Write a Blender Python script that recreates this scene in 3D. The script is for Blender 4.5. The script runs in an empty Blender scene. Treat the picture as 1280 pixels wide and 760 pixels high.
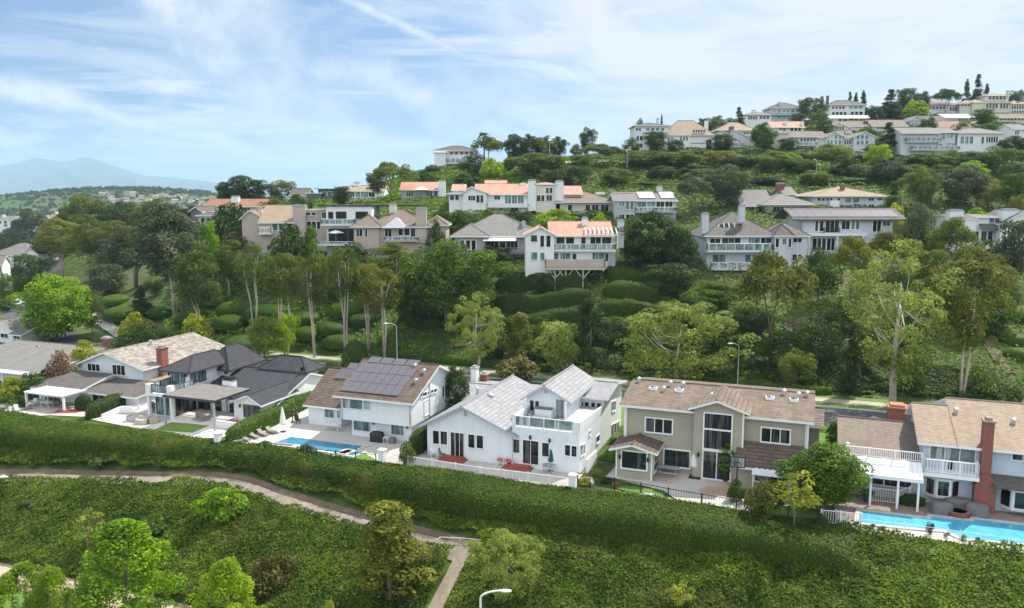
import bpy, math, random
import numpy as np
from mathutils import Vector, Matrix
R = math.radians
random.seed(7)
sc = bpy.context.scene
COL = sc.collection
# ------------------------------------------------------------------ camera model (metres; camera 25 m above the house pads)
F, CX, CY, CH = 1000.0, 640.0, 380.0, 25.0
PIT = math.atan(0.135)
CP, SP = math.cos(PIT), math.sin(PIT)
TH = R(-20.7)                       # direction of the row of houses
CT, ST = math.cos(TH), math.sin(TH)

def ray(px, py):
    a, b = (px - CX) / F, (CY - py) / F
    return Vector((a, CP + b * SP, -SP + b * CP))
CAM = Vector((0, 0, CH))
def hit(px, py, p, n):
    d = ray(px, py)
    return CAM + d * ((Vector(p) - CAM).dot(n) / d.dot(n))
def atz(px, py, z=0.0): return hit(px, py, (0, 0, z), Vector((0, 0, 1)))
def aty(px, py, Y): return hit(px, py, (0, Y, 0), Vector((0, 1, 0)))
def uv2w(u, v, z=0.0): return Vector((u * CT - v * ST, u * ST + v * CT, z))
def w2uv(x, y): return x * CT + y * ST, -x * ST + y * CT
# ------------------------------------------------------------------ tagging
def tag(o, label=None, cat=None, group=None, kind=None):
    if label: o['label'] = label
    if cat: o['category'] = cat
    if group: o['group'] = group
    if kind: o['kind'] = kind
    return o
def empty(name, loc, rz=0.0):
    o = bpy.data.objects.new(name, None); COL.objects.link(o)
    o.location = loc; o.rotation_euler = (0, 0, rz); o.empty_display_size = .5
    return o
def linkmesh(name, me, parent=None, loc=None, rz=0.0, scale=None):
    o = bpy.data.objects.new(name, me); COL.objects.link(o)
    if parent: o.parent = parent
    if loc is not None: o.location = loc
    o.rotation_euler = (0, 0, rz)
    if scale: o.scale = scale
    return o
def copy_tree(o, parent=None):
    c = o.copy(); COL.objects.link(c)
    if parent: c.parent = parent
    for ch in list(o.children): copy_tree(ch, c)
    return c
# ------------------------------------------------------------------ mesh builder
class MB:
    def __init__(s): s.v = []; s.f = []; s.m = []
    def add(s, vs, fs, m=0):
        n = len(s.v); s.v += [tuple(p) for p in vs]
        for f in fs: s.f.append([i + n for i in f]); s.m.append(m)
        return s
    def box(s, x0, x1, y0, y1, z0, z1, m=0):
        return s.add([(x0,y0,z0),(x1,y0,z0),(x1,y1,z0),(x0,y1,z0),(x0,y0,z1),(x1,y0,z1),(x1,y1,z1),(x0,y1,z1)],
            [(0,3,2,1),(4,5,6,7),(0,1,5,4),(1,2,6,5),(2,3,7,6),(3,0,4,7)], m)
    def prism(s, poly, vec, m=0, mside=None):            # poly extruded by vec
        n = len(poly); vec = Vector(vec)
        a = [Vector(p) for p in poly]; b = [p + vec for p in a]
        nrm = (a[1]-a[0]).cross(a[2]-a[0])
        if nrm.dot(vec) < 0: a.reverse(); b.reverse()
        k = len(s.v); s.v += [tuple(p) for p in a + b]
        ms = m if mside is None else mside
        s.f.append([k + i for i in reversed(range(n))]); s.m.append(ms)
        s.f.append([k + n + i for i in range(n)]); s.m.append(m)
        for i in range(n):
            j = (i + 1) % n
            s.f.append([k+i, k+j, k+n+j, k+n+i]); s.m.append(ms)
        return s
    def tube(s, pts, rads, n=8, m=0, cap=True):
        pts = [Vector(p) for p in pts]
        if not hasattr(rads, '__len__'): rads = [rads] * len(pts)
        rings = []
        for i, p in enumerate(pts):
            d = (pts[min(i+1, len(pts)-1)] - pts[max(i-1, 0)])
            d = d.normalized() if d.length > 1e-6 else Vector((0,0,1))
            a = d.cross(Vector((0,0,1)) if abs(d.z) < .95 else Vector((1,0,0))).normalized(); b = d.cross(a)
            k = len(s.v)
            for j in range(n):
                t = 2*math.pi*j/n
                s.v.append(tuple(p + (a*math.cos(t) + b*math.sin(t))*rads[i]))
            rings.append(k)
        for r0, r1 in zip(rings, rings[1:]):
            for j in range(n):
                s.f.append([r0+j, r1+j, r1+(j+1)%n, r0+(j+1)%n]); s.m.append(m)
        if cap:
            s.f.append([rings[0]+j for j in range(n)]); s.m.append(m)
            s.f.append([rings[-1]+j for j in reversed(range(n))]); s.m.append(m)
        return s
    def lathe(s, prof, c=(0,0,0), n=16, m=0):             # prof: (r, z) from bottom to top
        return s.tube([(c[0], c[1], c[2]+z) for r, z in prof], [max(r, .003) for r, z in prof], n, m)
    def ell(s, c, r, nu=10, nv=6, m=0, jit=0.0, rnd=random):
        k = len(s.v)
        for i in range(nv+1):
            ph = math.pi*i/nv
            for j in range(nu):
                t = 2*math.pi*j/nu; q = 1 + jit*(rnd.random()-.5)*2
                s.v.append((c[0]+r[0]*q*math.sin(ph)*math.cos(t), c[1]+r[1]*q*math.sin(ph)*math.sin(t), c[2]-r[2]*q*math.cos(ph)))
        for i in range(nv):
            for j in range(nu):
                s.f.append([k+i*nu+j, k+i*nu+(j+1)%nu, k+(i+1)*nu+(j+1)%nu, k+(i+1)*nu+j]); s.m.append(m)
        return s
    def mesh(s, name, mats, uv=False, smooth=False):
        me = bpy.data.meshes.new(name); me.from_pydata(s.v, [], s.f)
        for mm in (mats if isinstance(mats, (list, tuple)) else [mats]): me.materials.append(mm)
        me.polygons.foreach_set('material_index', s.m)
        if smooth: me.polygons.foreach_set('use_smooth', [True]*len(s.f))
        if uv:
            L = me.uv_layers.new(name='UVMap')
            for p in me.polygons:
                n = p.normal
                up = Vector((0,0,1)) - n*n.z
                if up.length < 1e-3: up = Vector((0,1,0)) - n*n.y
                up.normalize(); sd = up.cross(n)
                for li in p.loop_indices:
                    c = me.vertices[me.loops[li].vertex_index].co
                    L.data[li].uv = (c.dot(sd), c.dot(up))
        me.update()
        return me
    def build(s, name, mats, parent=None, loc=None, rz=0.0, uv=False, smooth=False):
        return linkmesh(name, s.mesh(name, mats, uv, smooth), parent, loc, rz)
def npmesh(name, verts, quads, mats, tint=None, smooth=False):
    me = bpy.data.meshes.new(name)
    nv, nf = len(verts), len(quads); k = quads.shape[1]
    me.vertices.add(nv); me.vertices.foreach_set('co', np.asarray(verts, np.float32).ravel())
    me.loops.add(nf*k); me.loops.foreach_set('vertex_index', np.asarray(quads, np.int32).ravel())
    me.polygons.add(nf); me.polygons.foreach_set('loop_start', np.arange(0, nf*k, k, dtype=np.int32))
    if smooth: me.polygons.foreach_set('use_smooth', np.ones(nf, bool))
    for mm in (mats if isinstance(mats, (list, tuple)) else [mats]): me.materials.append(mm)
    if tint is not None:
        a = me.attributes.new('tint', 'FLOAT', 'FACE'); a.data.foreach_set('value', np.asarray(tint, np.float32))
    me.update(calc_edges=True); me.validate()
    return me
# ------------------------------------------------------------------ materials
class NT:
    def __init__(s, m):
        s.m = m; m.use_nodes = True; s.t = m.node_tree; s.n = s.t.nodes; s.l = s.t.links; s.n.clear()
    def new(s, typ, ins=None, **kw):
        nd = s.n.new(typ)
        for k, v in kw.items(): setattr(nd, k, v)
        for k, v in (ins or {}).items(): s.set(nd, k, v)
        return nd
    def set(s, nd, k, v):
        if isinstance(v, bpy.types.NodeSocket): s.l.new(v, nd.inputs[k])
        elif isinstance(v, bpy.types.Node): s.l.new(v.outputs[0], nd.inputs[k])
        else: nd.inputs[k].default_value = v
    def math(s, op, a, b=None, c=None, clamp=False):
        nd = s.new('ShaderNodeMath', operation=op, use_clamp=clamp)
        for i, x in enumerate((a, b, c)):
            if x is not None: s.set(nd, i, x)
        return nd.outputs[0]
    def mix(s, f, a, b, mode='MIX'):
        nd = s.new('ShaderNodeMix', data_type='RGBA', blend_type=mode)
        s.set(nd, 0, f); s.set(nd, 6, a); s.set(nd, 7, b)
        return nd.outputs[2]
    def ramp(s, f, stops, interp='LINEAR'):
        nd = s.new('ShaderNodeValToRGB'); s.set(nd, 0, f)
        cr = nd.color_ramp; cr.interpolation = interp
        while len(cr.elements) < len(stops): cr.elements.new(.5)
        for e, (p, c) in zip(cr.elements, stops): e.position = p; e.color = rgba(c)
        return nd.outputs[0]
    def noise(s, vec, scale, detail=4, rough=.55, dist=0.0):
        nd = s.new('ShaderNodeTexNoise', {'Scale': scale, 'Detail': detail, 'Roughness': rough, 'Distortion': dist})
        if vec is not None: s.set(nd, 'Vector', vec)
        return nd.outputs[0]
    def out(s, sh): s.l.new(sh, s.new('ShaderNodeOutputMaterial').inputs[0])
def rgba(c):
    if not hasattr(c, '__len__'): c = (c, c, c)
    return (c[0], c[1], c[2], 1.0)
def sc_(c, k): return tuple(min(1, max(0, x*k)) for x in c)
MATS = {}
def mat(name, col, rough=.7, var=.12, scale=.8, fine=None, metal=0.0, spec=.4, bump=0.0, trans=0.0):
    """plain surface with uneven colour (wear and stains) and optional fine grain"""
    if name in MATS: return MATS[name]
    m = bpy.data.materials.new(name); t = NT(m); c = t.new('ShaderNodeTexCoord').outputs['Object']
    n1 = t.noise(c, scale, 5, .6)
    cc = t.ramp(n1, [(.25, sc_(col, 1-var)), (.75, sc_(col, 1+var))])
    if 'stucco' in name:      # rain streaks and faded patches
        st = t.noise(t.new('ShaderNodeMapping', {'Vector': c, 'Scale': (1.6, 1.6, .12)}).outputs[0], 1.5, 5, .65)
        cc = t.mix(t.ramp(st, [(.5, 0.0), (.75, .3)]), cc, rgba(sc_(col, .72)))
    b = t.new('ShaderNodeBsdfPrincipled', {'Base Color': cc, 'Roughness': rough, 'Metallic': metal, 'Specular IOR Level': spec})
    if fine:
        n2 = t.noise(c, fine, 3, .6)
        cc = t.mix(.5, cc, t.ramp(n2, [(.3, .35), (.7, .65)]), 'OVERLAY'); t.set(b, 'Base Color', cc)
        if bump:
            bp = t.new('ShaderNodeBump', {'Height': n2, 'Strength': bump, 'Distance': .05}); t.set(b, 'Normal', bp)
    t.out(b.outputs[0]); MATS[name] = m
    return m
def tilemat(name, c1, c2, mort, w=.35, h=.3, ms=.02, rough=.8, bump=.6, blot=.25, blotc=None, offs=.5, course=0.0):
    """rows of roof tiles, shakes, bricks or pavers laid out in the UVs (metres)"""
    m = bpy.data.materials.new(name); t = NT(m); tc = t.new('ShaderNodeTexCoord'); uv = tc.outputs['UV']
    wob = t.noise(uv, 2.2, 2); wv = t.new('ShaderNodeVectorMath', {0: uv}, operation='ADD')
    cx = t.new('ShaderNodeCombineXYZ', {1: t.math('MULTIPLY', t.math('SUBTRACT', wob, .5), h*.35)}); t.set(wv, 1, cx)
    b = t.new('ShaderNodeTexBrick', {'Vector': wv, 'Color1': rgba(c1), 'Color2': rgba(c2), 'Mortar': rgba(mort), 'Scale': 1.0,
        'Mortar Size': ms if not course else .006, 'Mortar Smooth': .2, 'Bias': 0.0, 'Brick Width': w, 'Row Height': h})
    b.offset = offs
    bl = t.noise(uv, .5, 5, .65)
    bc = blotc or sc_(c1, .55)
    col = t.mix(t.math('MULTIPLY', t.ramp(bl, [(.45, 0.0), (.72, 1.0)]), blot), b.outputs[0], rgba(bc))
    stk = t.noise(t.new('ShaderNodeMapping', {'Vector': uv, 'Scale': (1.1, .1, 1)}).outputs[0], 1.4, 5, .65)   # weathering runs down the slope
    col = t.mix(t.ramp(stk, [(.45, 0.0), (.75, .45)]), col, rgba(sc_(c1, .6))); col = t.mix(t.ramp(stk, [(.25, .3), (.42, 0.0)]), col, rgba(sc_(c2, 1.25)))
    gr = t.noise(uv, 9.0, 3)
    col = t.mix(.35, col, t.ramp(gr, [(.3, .35), (.7, .65)]), 'OVERLAY')
    # each course is thickest at its lower edge
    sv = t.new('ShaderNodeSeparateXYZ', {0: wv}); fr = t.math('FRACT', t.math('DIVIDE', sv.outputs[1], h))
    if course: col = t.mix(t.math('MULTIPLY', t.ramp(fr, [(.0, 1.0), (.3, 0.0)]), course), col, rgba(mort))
    hgt = t.math('SUBTRACT', t.math('SUBTRACT', 1.0, fr), t.math('MULTIPLY', b.outputs[1], .6))
    bp = t.new('ShaderNodeBump', {'Height': hgt, 'Strength': bump, 'Distance': .08})
    p = t.new('ShaderNodeBsdfPrincipled', {'Base Color': col, 'Roughness': rough, 'Specular IOR Level': .25, 'Normal': bp})
    t.out(p.outputs[0]); MATS[name] = m
    return m
def siding(name, col, pitch=.22):
    m = bpy.data.materials.new(name); t = NT(m); c = t.new('ShaderNodeTexCoord').outputs['Object']
    s = t.new('ShaderNodeSeparateXYZ', {0: c}); fr = t.math('FRACT', t.math('DIVIDE', s.outputs[2], pitch))
    n1 = t.noise(c, .6, 5, .6)
    cc = t.ramp(n1, [(.25, sc_(col, .9)), (.75, sc_(col, 1.1))])
    cc = t.mix(t.ramp(fr, [(.0, 1.0), (.14, 0.0)]), cc, rgba(sc_(col, .55)))  # lap line darkened, shade of the groove put into the colour
    bp = t.new('ShaderNodeBump', {'Height': t.math('SUBTRACT', 1.0, fr), 'Strength': .5, 'Distance': .03})
    p = t.new('ShaderNodeBsdfPrincipled', {'Base Color': cc, 'Roughness': .6, 'Specular IOR Level': .3, 'Normal': bp})
    t.out(p.outputs[0]); MATS[name] = m
    return m
def glass(name, col, rough=.06, spec=.5):
    m = bpy.data.materials.new(name); t = NT(m); c = t.new('ShaderNodeTexCoord').outputs['Object']
    n = t.noise(c, .9, 3, .6); cc = t.ramp(n, [(.35, sc_(col, .5)), (.65, sc_(col, 1.5))])
    cu = t.noise(t.new('ShaderNodeMapping', {'Vector': c, 'Scale': (1.5, 1.5, .1)}).outputs[0], 1.3, 2, .5)   # curtains drawn behind some panes
    cc = t.mix(t.ramp(cu, [(.57, 0.0), (.61, .8)]), cc, rgba(tuple(x*2.2+.06 for x in col)))
    bp = t.new('ShaderNodeBump', {'Height': t.noise(c, .7, 1), 'Strength': .06, 'Distance': .1})
    p = t.new('ShaderNodeBsdfPrincipled', {'Base Color': cc, 'Roughness': rough, 'Specular IOR Level': spec, 'Normal': bp})
    t.out(p.outputs[0]); MATS[name] = m
    return m
def leafmat(name, dark, light, tr=.3, dry=None, dryamt=0.0):
    dark = sc_(dark, .72); light = (light[0]*1.04, light[1]*.96, light[2]*.75)
    m = bpy.data.materials.new(name); t = NT(m)
    at = t.new('ShaderNodeAttribute', attribute_name='tint').outputs['Fac']
    oi = t.new('ShaderNodeObjectInfo').outputs['Random']
    f = t.math('ADD', at, t.math('MULTIPLY', t.math('SUBTRACT', oi, .5), .35), clamp=True)
    cc = t.ramp(f, [(.0, dark), (.55, tuple((a+b)/2 for a, b in zip(dark, light))), (1.0, light)])
    if dry:
        c = t.new('ShaderNodeTexCoord').outputs['Object']
        cc = t.mix(t.math('MULTIPLY', t.ramp(t.noise(c, .35, 3), [(.5, 0.0), (.68, 1.0)]), dryamt), cc, rgba(dry))
    p = t.new('ShaderNodeBsdfPrincipled', {'Base Color': cc, 'Roughness': .6, 'Specular IOR Level': .12})
    q = t.new('ShaderNodeBsdfTranslucent', {'Color': t.mix(.5, cc, rgba(sc_(light, 1.3)))})
    x = t.new('ShaderNodeMixShader', {0: tr}); t.l.new(p.outputs[0], x.inputs[1]); t.l.new(q.outputs[0], x.inputs[2])
    t.out(x.outputs[0]); MATS[name] = m
    return m
# ------------------------------------------------------------------ material library
WHITE = mat('white_stucco', (.78,.79,.8), .7, .05, .5, 6)
BLUEWHITE = mat('bluish_white_stucco', (.72,.77,.81), .7, .05, .5, 6)
CREAM = mat('cream_stucco', (.68,.64,.56), .75, .07, .5, 6)
PINKISH = mat('pinkish_stucco', (.5,.42,.37), .75, .08, .5, 6)
TANW = mat('tan_stucco', (.52,.45,.37), .75, .08, .5, 6)
GREYW = mat('grey_stucco', (.42,.43,.45), .75, .08, .5, 6)
LILAC = mat('lilac_grey_stucco', (.58,.6,.66), .75, .07, .5, 6)
BLUEGREY = mat('blue_grey_stucco', (.5,.57,.68), .75, .06, .5, 6)
DARKW = mat('charcoal_stucco', (.13,.14,.16), .7, .1, .5, 6)
TRIM = mat('white_trim_paint', (.8,.81,.82), .5, .03)
TRIMB = mat('blue_grey_trim_paint', (.4,.44,.53), .5, .05)
DTRIM = mat('dark_trim_paint', (.06,.06,.065), .5, .1)
BTRIM = mat('brown_trim_paint', (.2,.15,.12), .6, .1)
GTRIM = mat('grey_trim_paint', (.35,.36,.37), .6, .1)
OLIVE = siding('sage_siding', (.375,.355,.275))
LAP = siding('pale_lap_siding', (.62,.68,.72), .2)
GL = glass('dark_window_glass', (.012,.015,.018))
GLB = glass('window_with_pale_blind', (.16,.2,.2), .1)
GLT = glass('teal_tinted_glass', (.09,.17,.17), .08)
GLR = glass('clear_balustrade_glass', (.2,.26,.28), .05)
RSHAKE = tilemat('weathered_shake', (.22,.19,.16), (.46,.42,.365), (.1,.09,.075), .5, .36, .03, blot=.35, blotc=(.2,.17,.14), course=.75)
RDGREY = tilemat('dark_wood_shingle', (0.111,0.102,0.0978), (0.17,0.153,0.14), (0.051,0.051,0.051), .3, .26, .02, blot=.3, course=.75)
RSLATE = tilemat('charcoal_shingle', (.05,.052,.062), (.072,.074,.085), (.035,.035,.04), .3, .2, .012, .9, .3, .15, course=.75)
RBROWN = tilemat('brown_flat_tile', (0.119,0.085,0.068), (0.178,0.132,0.106), (0.0382,0.0298,0.0255), .5, .4, .03, blot=.2, course=.75)
RLAV = tilemat('pale_grey_tile', (.265,.27,.285), (.35,.35,.365), (.2,.19,.2), .5, .42, .03, blot=.15, course=.75)
RTANB = tilemat('tan_brown_tile', (0.144,0.112,0.0864), (0.216,0.173,0.133), (0.0504,0.0396,0.0324), .5, .42, .04, blot=.25, blotc=(.34,.22,.12), course=.75)
RYEL = tilemat('golden_tan_shingle', (.26,.2,.14), (.34,.275,.2), (0.153,0.119,0.085), .4, .24, .02, blot=.3, blotc=(.33,.27,.22), course=.75)
RTAUPE = tilemat('taupe_shingle', (0.198,0.155,0.125), (0.251,0.205,0.165), (0.112,0.0924,0.0759), .4, .24, .02, blot=.25, course=.75)
RGREY = tilemat('grey_shingle', (0.188,0.18,0.173), (0.247,0.24,0.225), (0.105,0.105,0.0975), .4, .25, .02, blot=.2, course=.75)
RTERRA = tilemat('terracotta_tile', (.5,.26,.19), (.58,.35,.27), (.3,.15,.11), .3, .36, .03, blot=.25, blotc=(.42,.2,.15), course=.75)
RRUST = tilemat('rust_brown_tile', (.3,.15,.09), (.38,.2,.13), (.14,.08,.05), .3, .34, .03, blot=.3, course=.75)
RTAN = tilemat('sandy_shingle', (0.33,0.247,0.173), (0.39,0.307,0.225), (0.188,0.143,0.0975), .4, .25, .02, blot=.25, course=.75)
RROSE = tilemat('dusty_rose_tile', (0.281,0.162,0.136), (0.357,0.221,0.187), (0.145,0.085,0.068), .3, .34, .03, blot=.25, course=.75)
RWHITE = mat('white_membrane', (.7,.71,.72), .6, .06, .4)
RBLACK = mat('black_roof_edge', (.03,.03,.035), .6, .15)
BRICK = tilemat('red_brick', (.26,.075,.05), (.33,.11,.075), (.3,.26,.23), .24, .08, .008, blot=.2)
PAVER = tilemat('brown_brick_paving', (.26,.2,.17), (.34,.27,.23), (.2,.16,.14), .3, .15, .01, blot=.3)
STONEP = tilemat('pale_slab_paving', (.54,.52,.49), (.6,.58,.55), (.36,.34,.32), 1.2, 1.2, .02, bump=.15, blot=.2, blotc=(.5,.47,.43), offs=0)
CONC = mat('concrete', (.5,.47,.43), .85, .14, .35, 5)
CONCP = mat('pale_concrete', (.52,.49,.44), .85, .1, .3, 5)
CONCS = mat('stained_concrete', (.47,.42,.37), .8, .25, .22, 3)
CONCW = mat('sunbaked_path_concrete', (.29,.24,.19), .9, .3, .5, 3)
CONCSIDE = mat('sand_coloured_sidewalk', (.42,.33,.24), .9, .12, .3, 4)
ASPH = mat('asphalt', (.085,.085,.09), .9, .2, .25, 8)
WOODG = mat('weathered_wood', (.25,.235,.22), .8, .2, 2, 12)
WOODD = mat('dark_wood', (.1,.07,.055), .7, .2, 2)
REDP = mat('red_step_paint', (.32,.075,.055), .7, .15)
REDF = mat('red_striped_fabric', (.5,.14,.11), .8, .25, 14)
GREENF = mat('dark_green_canvas', (.02,.09,.07), .8, .15)
CANVAS = mat('white_canvas', (.75,.75,.73), .8, .05)
GREYF = mat('grey_cover_fabric', (.16,.155,.16), .85, .15, 2)
LILF = mat('lilac_grey_cover', (.27,.26,.3), .85, .1, 2)
BLACK = mat('black_metal', (.02,.02,.022), .5, .2, 3)
STEEL = mat('galvanised_steel', (.5,.51,.52), .45, .1, 3, metal=.6)
BEIGEF = mat('beige_cushion', (.5,.45,.4), .85, .1, 3)
WICKER = mat('grey_wicker', (.28,.25,.22), .85, .2, 9)
PINK = mat('pink_vinyl', (.75,.12,.3), .4, .1)
TERRAP = mat('terracotta_pot', (.4,.17,.1), .8, .15, 4)
TEALP = mat('dark_teal_pot', (.03,.07,.085), .3, .15, 4)
ROCK = mat('white_boulder_stone', (.62,.61,.59), .9, .25, 3, 12, bump=.4)
SOIL = mat('brown_soil', (.17,.12,.085), .95, .3, .8, 5)
BARK = mat('grey_brown_bark', (.17,.13,.1), .9, .3, 1.5, 8)
BARKW = mat('pale_eucalyptus_bark', (.46,.4,.34), .85, .3, .9, 5)
BARKS = mat('mottled_sycamore_bark', (.42,.38,.32), .85, .35, 1.2, 5)
SOLAR = None
def _solar():
    m = bpy.data.materials.new('solar_cells'); t = NT(m); uv = t.new('ShaderNodeTexCoord').outputs['UV']
    b = t.new('ShaderNodeTexBrick', {'Vector': uv, 'Color1': rgba((.115,.105,.12)), 'Color2': rgba((.13,.12,.135)), 'Mortar': rgba((.24,.23,.25)),
        'Scale': 1, 'Mortar Size': .008, 'Brick Width': .16, 'Row Height': .16}); b.offset = 0  # cells lightened to grey-mauve, the sky's reflection put into their colour
    p = t.new('ShaderNodeBsdfPrincipled', {'Base Color': b.outputs[0], 'Roughness': .22, 'Specular IOR Level': .55})
    t.out(p.outputs[0]); return m
SOLAR = _solar()
def _pool(name, a, b_):
    m = bpy.data.materials.new(name); t = NT(m); c = t.new('ShaderNodeTexCoord').outputs['Object']
    w = t.new('ShaderNodeTexVoronoi', {'Vector': c, 'Scale': 1.6}, feature='SMOOTH_F1').outputs[0]
    cc = t.ramp(w, [(.1, b_), (.7, a)])  # caustic light network painted into the water colour
    bp = t.new('ShaderNodeBump', {'Height': t.noise(c, 3.0, 3), 'Strength': .3, 'Distance': .1})
    p = t.new('ShaderNodeBsdfPrincipled', {'Base Color': cc, 'Roughness': .04, 'Specular IOR Level': .5, 'Normal': bp})
    t.out(p.outputs[0]); return m
POOLA = _pool('deep_blue_pool_water', (.025,.19,.33), (.045,.25,.39))
POOLB = _pool('turquoise_pool_water', (.075,.37,.55), (.12,.45,.62))
# leaves
LV = dict(
 mid=leafmat('mid_green_leaves', (.034,.075,.012), (.15,.28,.04)),
 deep=leafmat('deep_green_leaves', (.018,.042,.011), (.09,.17,.034), .24),
 olive=leafmat('olive_leaves', (.05,.082,.018), (.21,.3,.06), .3),
 gold=leafmat('golden_olive_leaves', (.07,.09,.016), (.3,.34,.055), .32),
 rust=leafmat('rusty_olive_leaves', (.055,.075,.018), (.23,.28,.06), .28, (.28,.22,.07), .3),
 grey=leafmat('grey_green_leaves', (.036,.058,.032), (.15,.2,.11), .22),
 lime=leafmat('lime_green_leaves', (.12,.23,.012), (.36,.56,.03), .4),
 bright=leafmat('bright_green_leaves', (.08,.19,.009), (.3,.54,.028), .38),
 pale=leafmat('pale_yellow_green_leaves', (.1,.155,.03), (.36,.47,.12), .38),
 yell=leafmat('yellow_green_leaves', (.15,.2,.02), (.46,.52,.06), .38),
 brown=leafmat('brown_dry_leaves', (.06,.062,.02), (.21,.21,.07), .25),
 copper=leafmat('coppery_leaves', (.2,.135,.095), (.46,.34,.25), .25),
 purple=leafmat('dark_purple_leaves', (.014,.012,.016), (.05,.035,.045), .2),
 mound=leafmat('clipped_mound_leaves', (.05,.11,.014), (.2,.36,.045), .28),
 hedge=leafmat('hedge_leaves', (.02,.054,.008), (.125,.205,.026), .25),
 hedgel=leafmat('left_hedge_leaves', (.022,.066,.008), (.14,.25,.024), .25, (.22,.17,.04), .35),
 ivy=leafmat('ivy_leaves', (.026,.066,.008), (.18,.3,.028), .28, (.15,.17,.035), .5),
 hill=leafmat('slope_cover_leaves', (.032,.08,.01), (.16,.3,.032), .28),
 flower=leafmat('orange_flower_heads', (.3,.1,.03), (.6,.25,.06), .2))
# ------------------------------------------------------------------ terrain
def PH(px, py, Y):
    p = aty(px, py, Y); return (p.x, p.y, p.z)
ctl = []
for u in range(-70, 121, 15):
    for v in (100, 107):
        p = uv2w(u, v); ctl.append((p.x, p.y, 0.0))
ctl += [(-95,150,0),(-112,190,-1),(-132,240,-3),(-150,300,-5),(-175,370,-8),(-130,150,-1),(-160,220,-5),(-200,300,-8)]
ctl += [PH(*a) for a in (
 (220,414,147),(165,363,185),(250,330,190),(310,302,172),(345,296,166),(430,306,158),(490,306,156),(620,320,148),(715,347,135),(790,335,140),(940,340,138),
 (1050,322,146),(1150,322,150),(1240,322,150),(1290,330,152),(1240,345,140),
 (300,266,212),(400,254,232),(470,254,228),(535,252,200),(640,265,172),(740,266,172),(820,272,170),(970,265,172),(1058,262,178),(1180,262,182),(1280,258,185),
 (545,211,262),(570,210,262),(510,228,250),(600,225,225),(640,215,238),(720,199,240),(760,196,238),(820,192,258),(910,187,262),(1030,193,258),(1160,195,258),(1225,192,258),(1290,188,260),
 (560,245,208),(640,240,205),(800,230,210),(950,228,210),(1100,225,212),(1250,225,215),
 (860,170,295),(985,155,330),(1060,150,335),(1100,148,345),(1200,143,355),(1290,138,360),(920,168,300),
 (1060,150,380),(1250,140,420),(860,190,330),(700,215,290),(560,225,310),(420,262,300),(300,270,270),(250,272,250),(200,285,260),(150,300,290),(110,300,300))]
ctl = np.array(ctl)
def tps(d2): return np.where(d2 > 1e-9, d2*np.log(np.maximum(d2, 1e-9))*.5, 0.0)
def rbf_fit(c):
    n = len(c); S = c[:, :2]/100.0
    d2 = ((S[:,None]-S[None])**2).sum(-1)
    K = tps(d2) + np.eye(n)*.02; P = np.c_[np.ones(n), S]
    A = np.zeros((n+3, n+3)); A[:n,:n] = K; A[:n,n:] = P; A[n:,:n] = P.T
    return S, np.linalg.solve(A, np.r_[c[:,2], np.zeros(3)])
_S, _W = rbf_fit(ctl)
def smooth(a, b, x):
    t = np.clip((x-a)/(b-a), 0, 1); return t*t*(3-2*t)
def vnoise(x, y, seed=0):
    xi, yi = np.floor(x), np.floor(y); fx, fy = x-xi, y-yi
    fx = fx*fx*(3-2*fx); fy = fy*fy*(3-2*fy)
    def h(a, b):
        s = np.sin(a*127.1 + b*311.7 + seed*74.7)*43758.5453; return s - np.floor(s)
    return (h(xi,yi)*(1-fx)+h(xi+1,yi)*fx)*(1-fy) + (h(xi,yi+1)*(1-fx)+h(xi+1,yi+1)*fx)*fy
def fbm(x, y, o=4, seed=0):
    a = np.zeros_like(x); k = 1.0; t = 0
    for i in range(o): a = a + k*vnoise(x*2**i, y*2**i, seed+i); t += k; k *= .5
    return a/t
def THs(X, Y):
    X = np.asarray(X, float); Y = np.asarray(Y, float); sh = X.shape; X = X.ravel(); Y = Y.ravel()
    u, v = w2uv(X, Y)
    S = np.c_[X, Y]/100.0
    hill = np.empty(len(X))
    for i in range(0, len(X), 20000):
        d2 = ((S[i:i+20000,None]-_S[None])**2).sum(-1)
        hill[i:i+20000] = tps(d2)@_W[:-3] + _W[-3] + S[i:i+20000]@_W[-2:]
    hill = hill + (fbm(X/9, Y/9, 3, 5)-.5)*1.6*smooth(108, 118, v)
    pad = smooth(104.5, 110, v)
    near = hill*pad + np.where(X < -60, 0, 0)
    near = np.where((v < 112) & (near < 0), 0, near)
    far = -6 + 26*(fbm(X/700, Y/700, 3, 11)-.5) + 12*smooth(700, 3000, np.hypot(X, Y))
    # distant ridge carrying houses on the left, low rolling ground elsewhere
    far = far + 44*np.exp(-((X+780)/330)**2 - ((Y-1650)/260)**2) + 30*np.exp(-((X+1500)/350)**2 - ((Y-2300)/300)**2)
    dx = np.maximum(np.maximum(-190 - X, X - 260), 0); dy = np.maximum(Y - 430, 0)
    w = smooth(0, 220, np.hypot(dx, dy)) * smooth(110, 160, v)
    wl = smooth(0, 120, np.maximum(-u-105, 0))*(v < 160)*0
    z = near*(1-w) + far*w
    fr = np.where(v < 63.2, -(63.2-np.maximum(v, 47.5))*.5, 0.0)
    z = np.where(v < 100, np.where(v < 63.2, fr, 0.0), z)
    z = z - .06
    return z.reshape(sh)
def T(x, y): return float(THs(np.array([x]), np.array([y]))[0])

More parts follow.
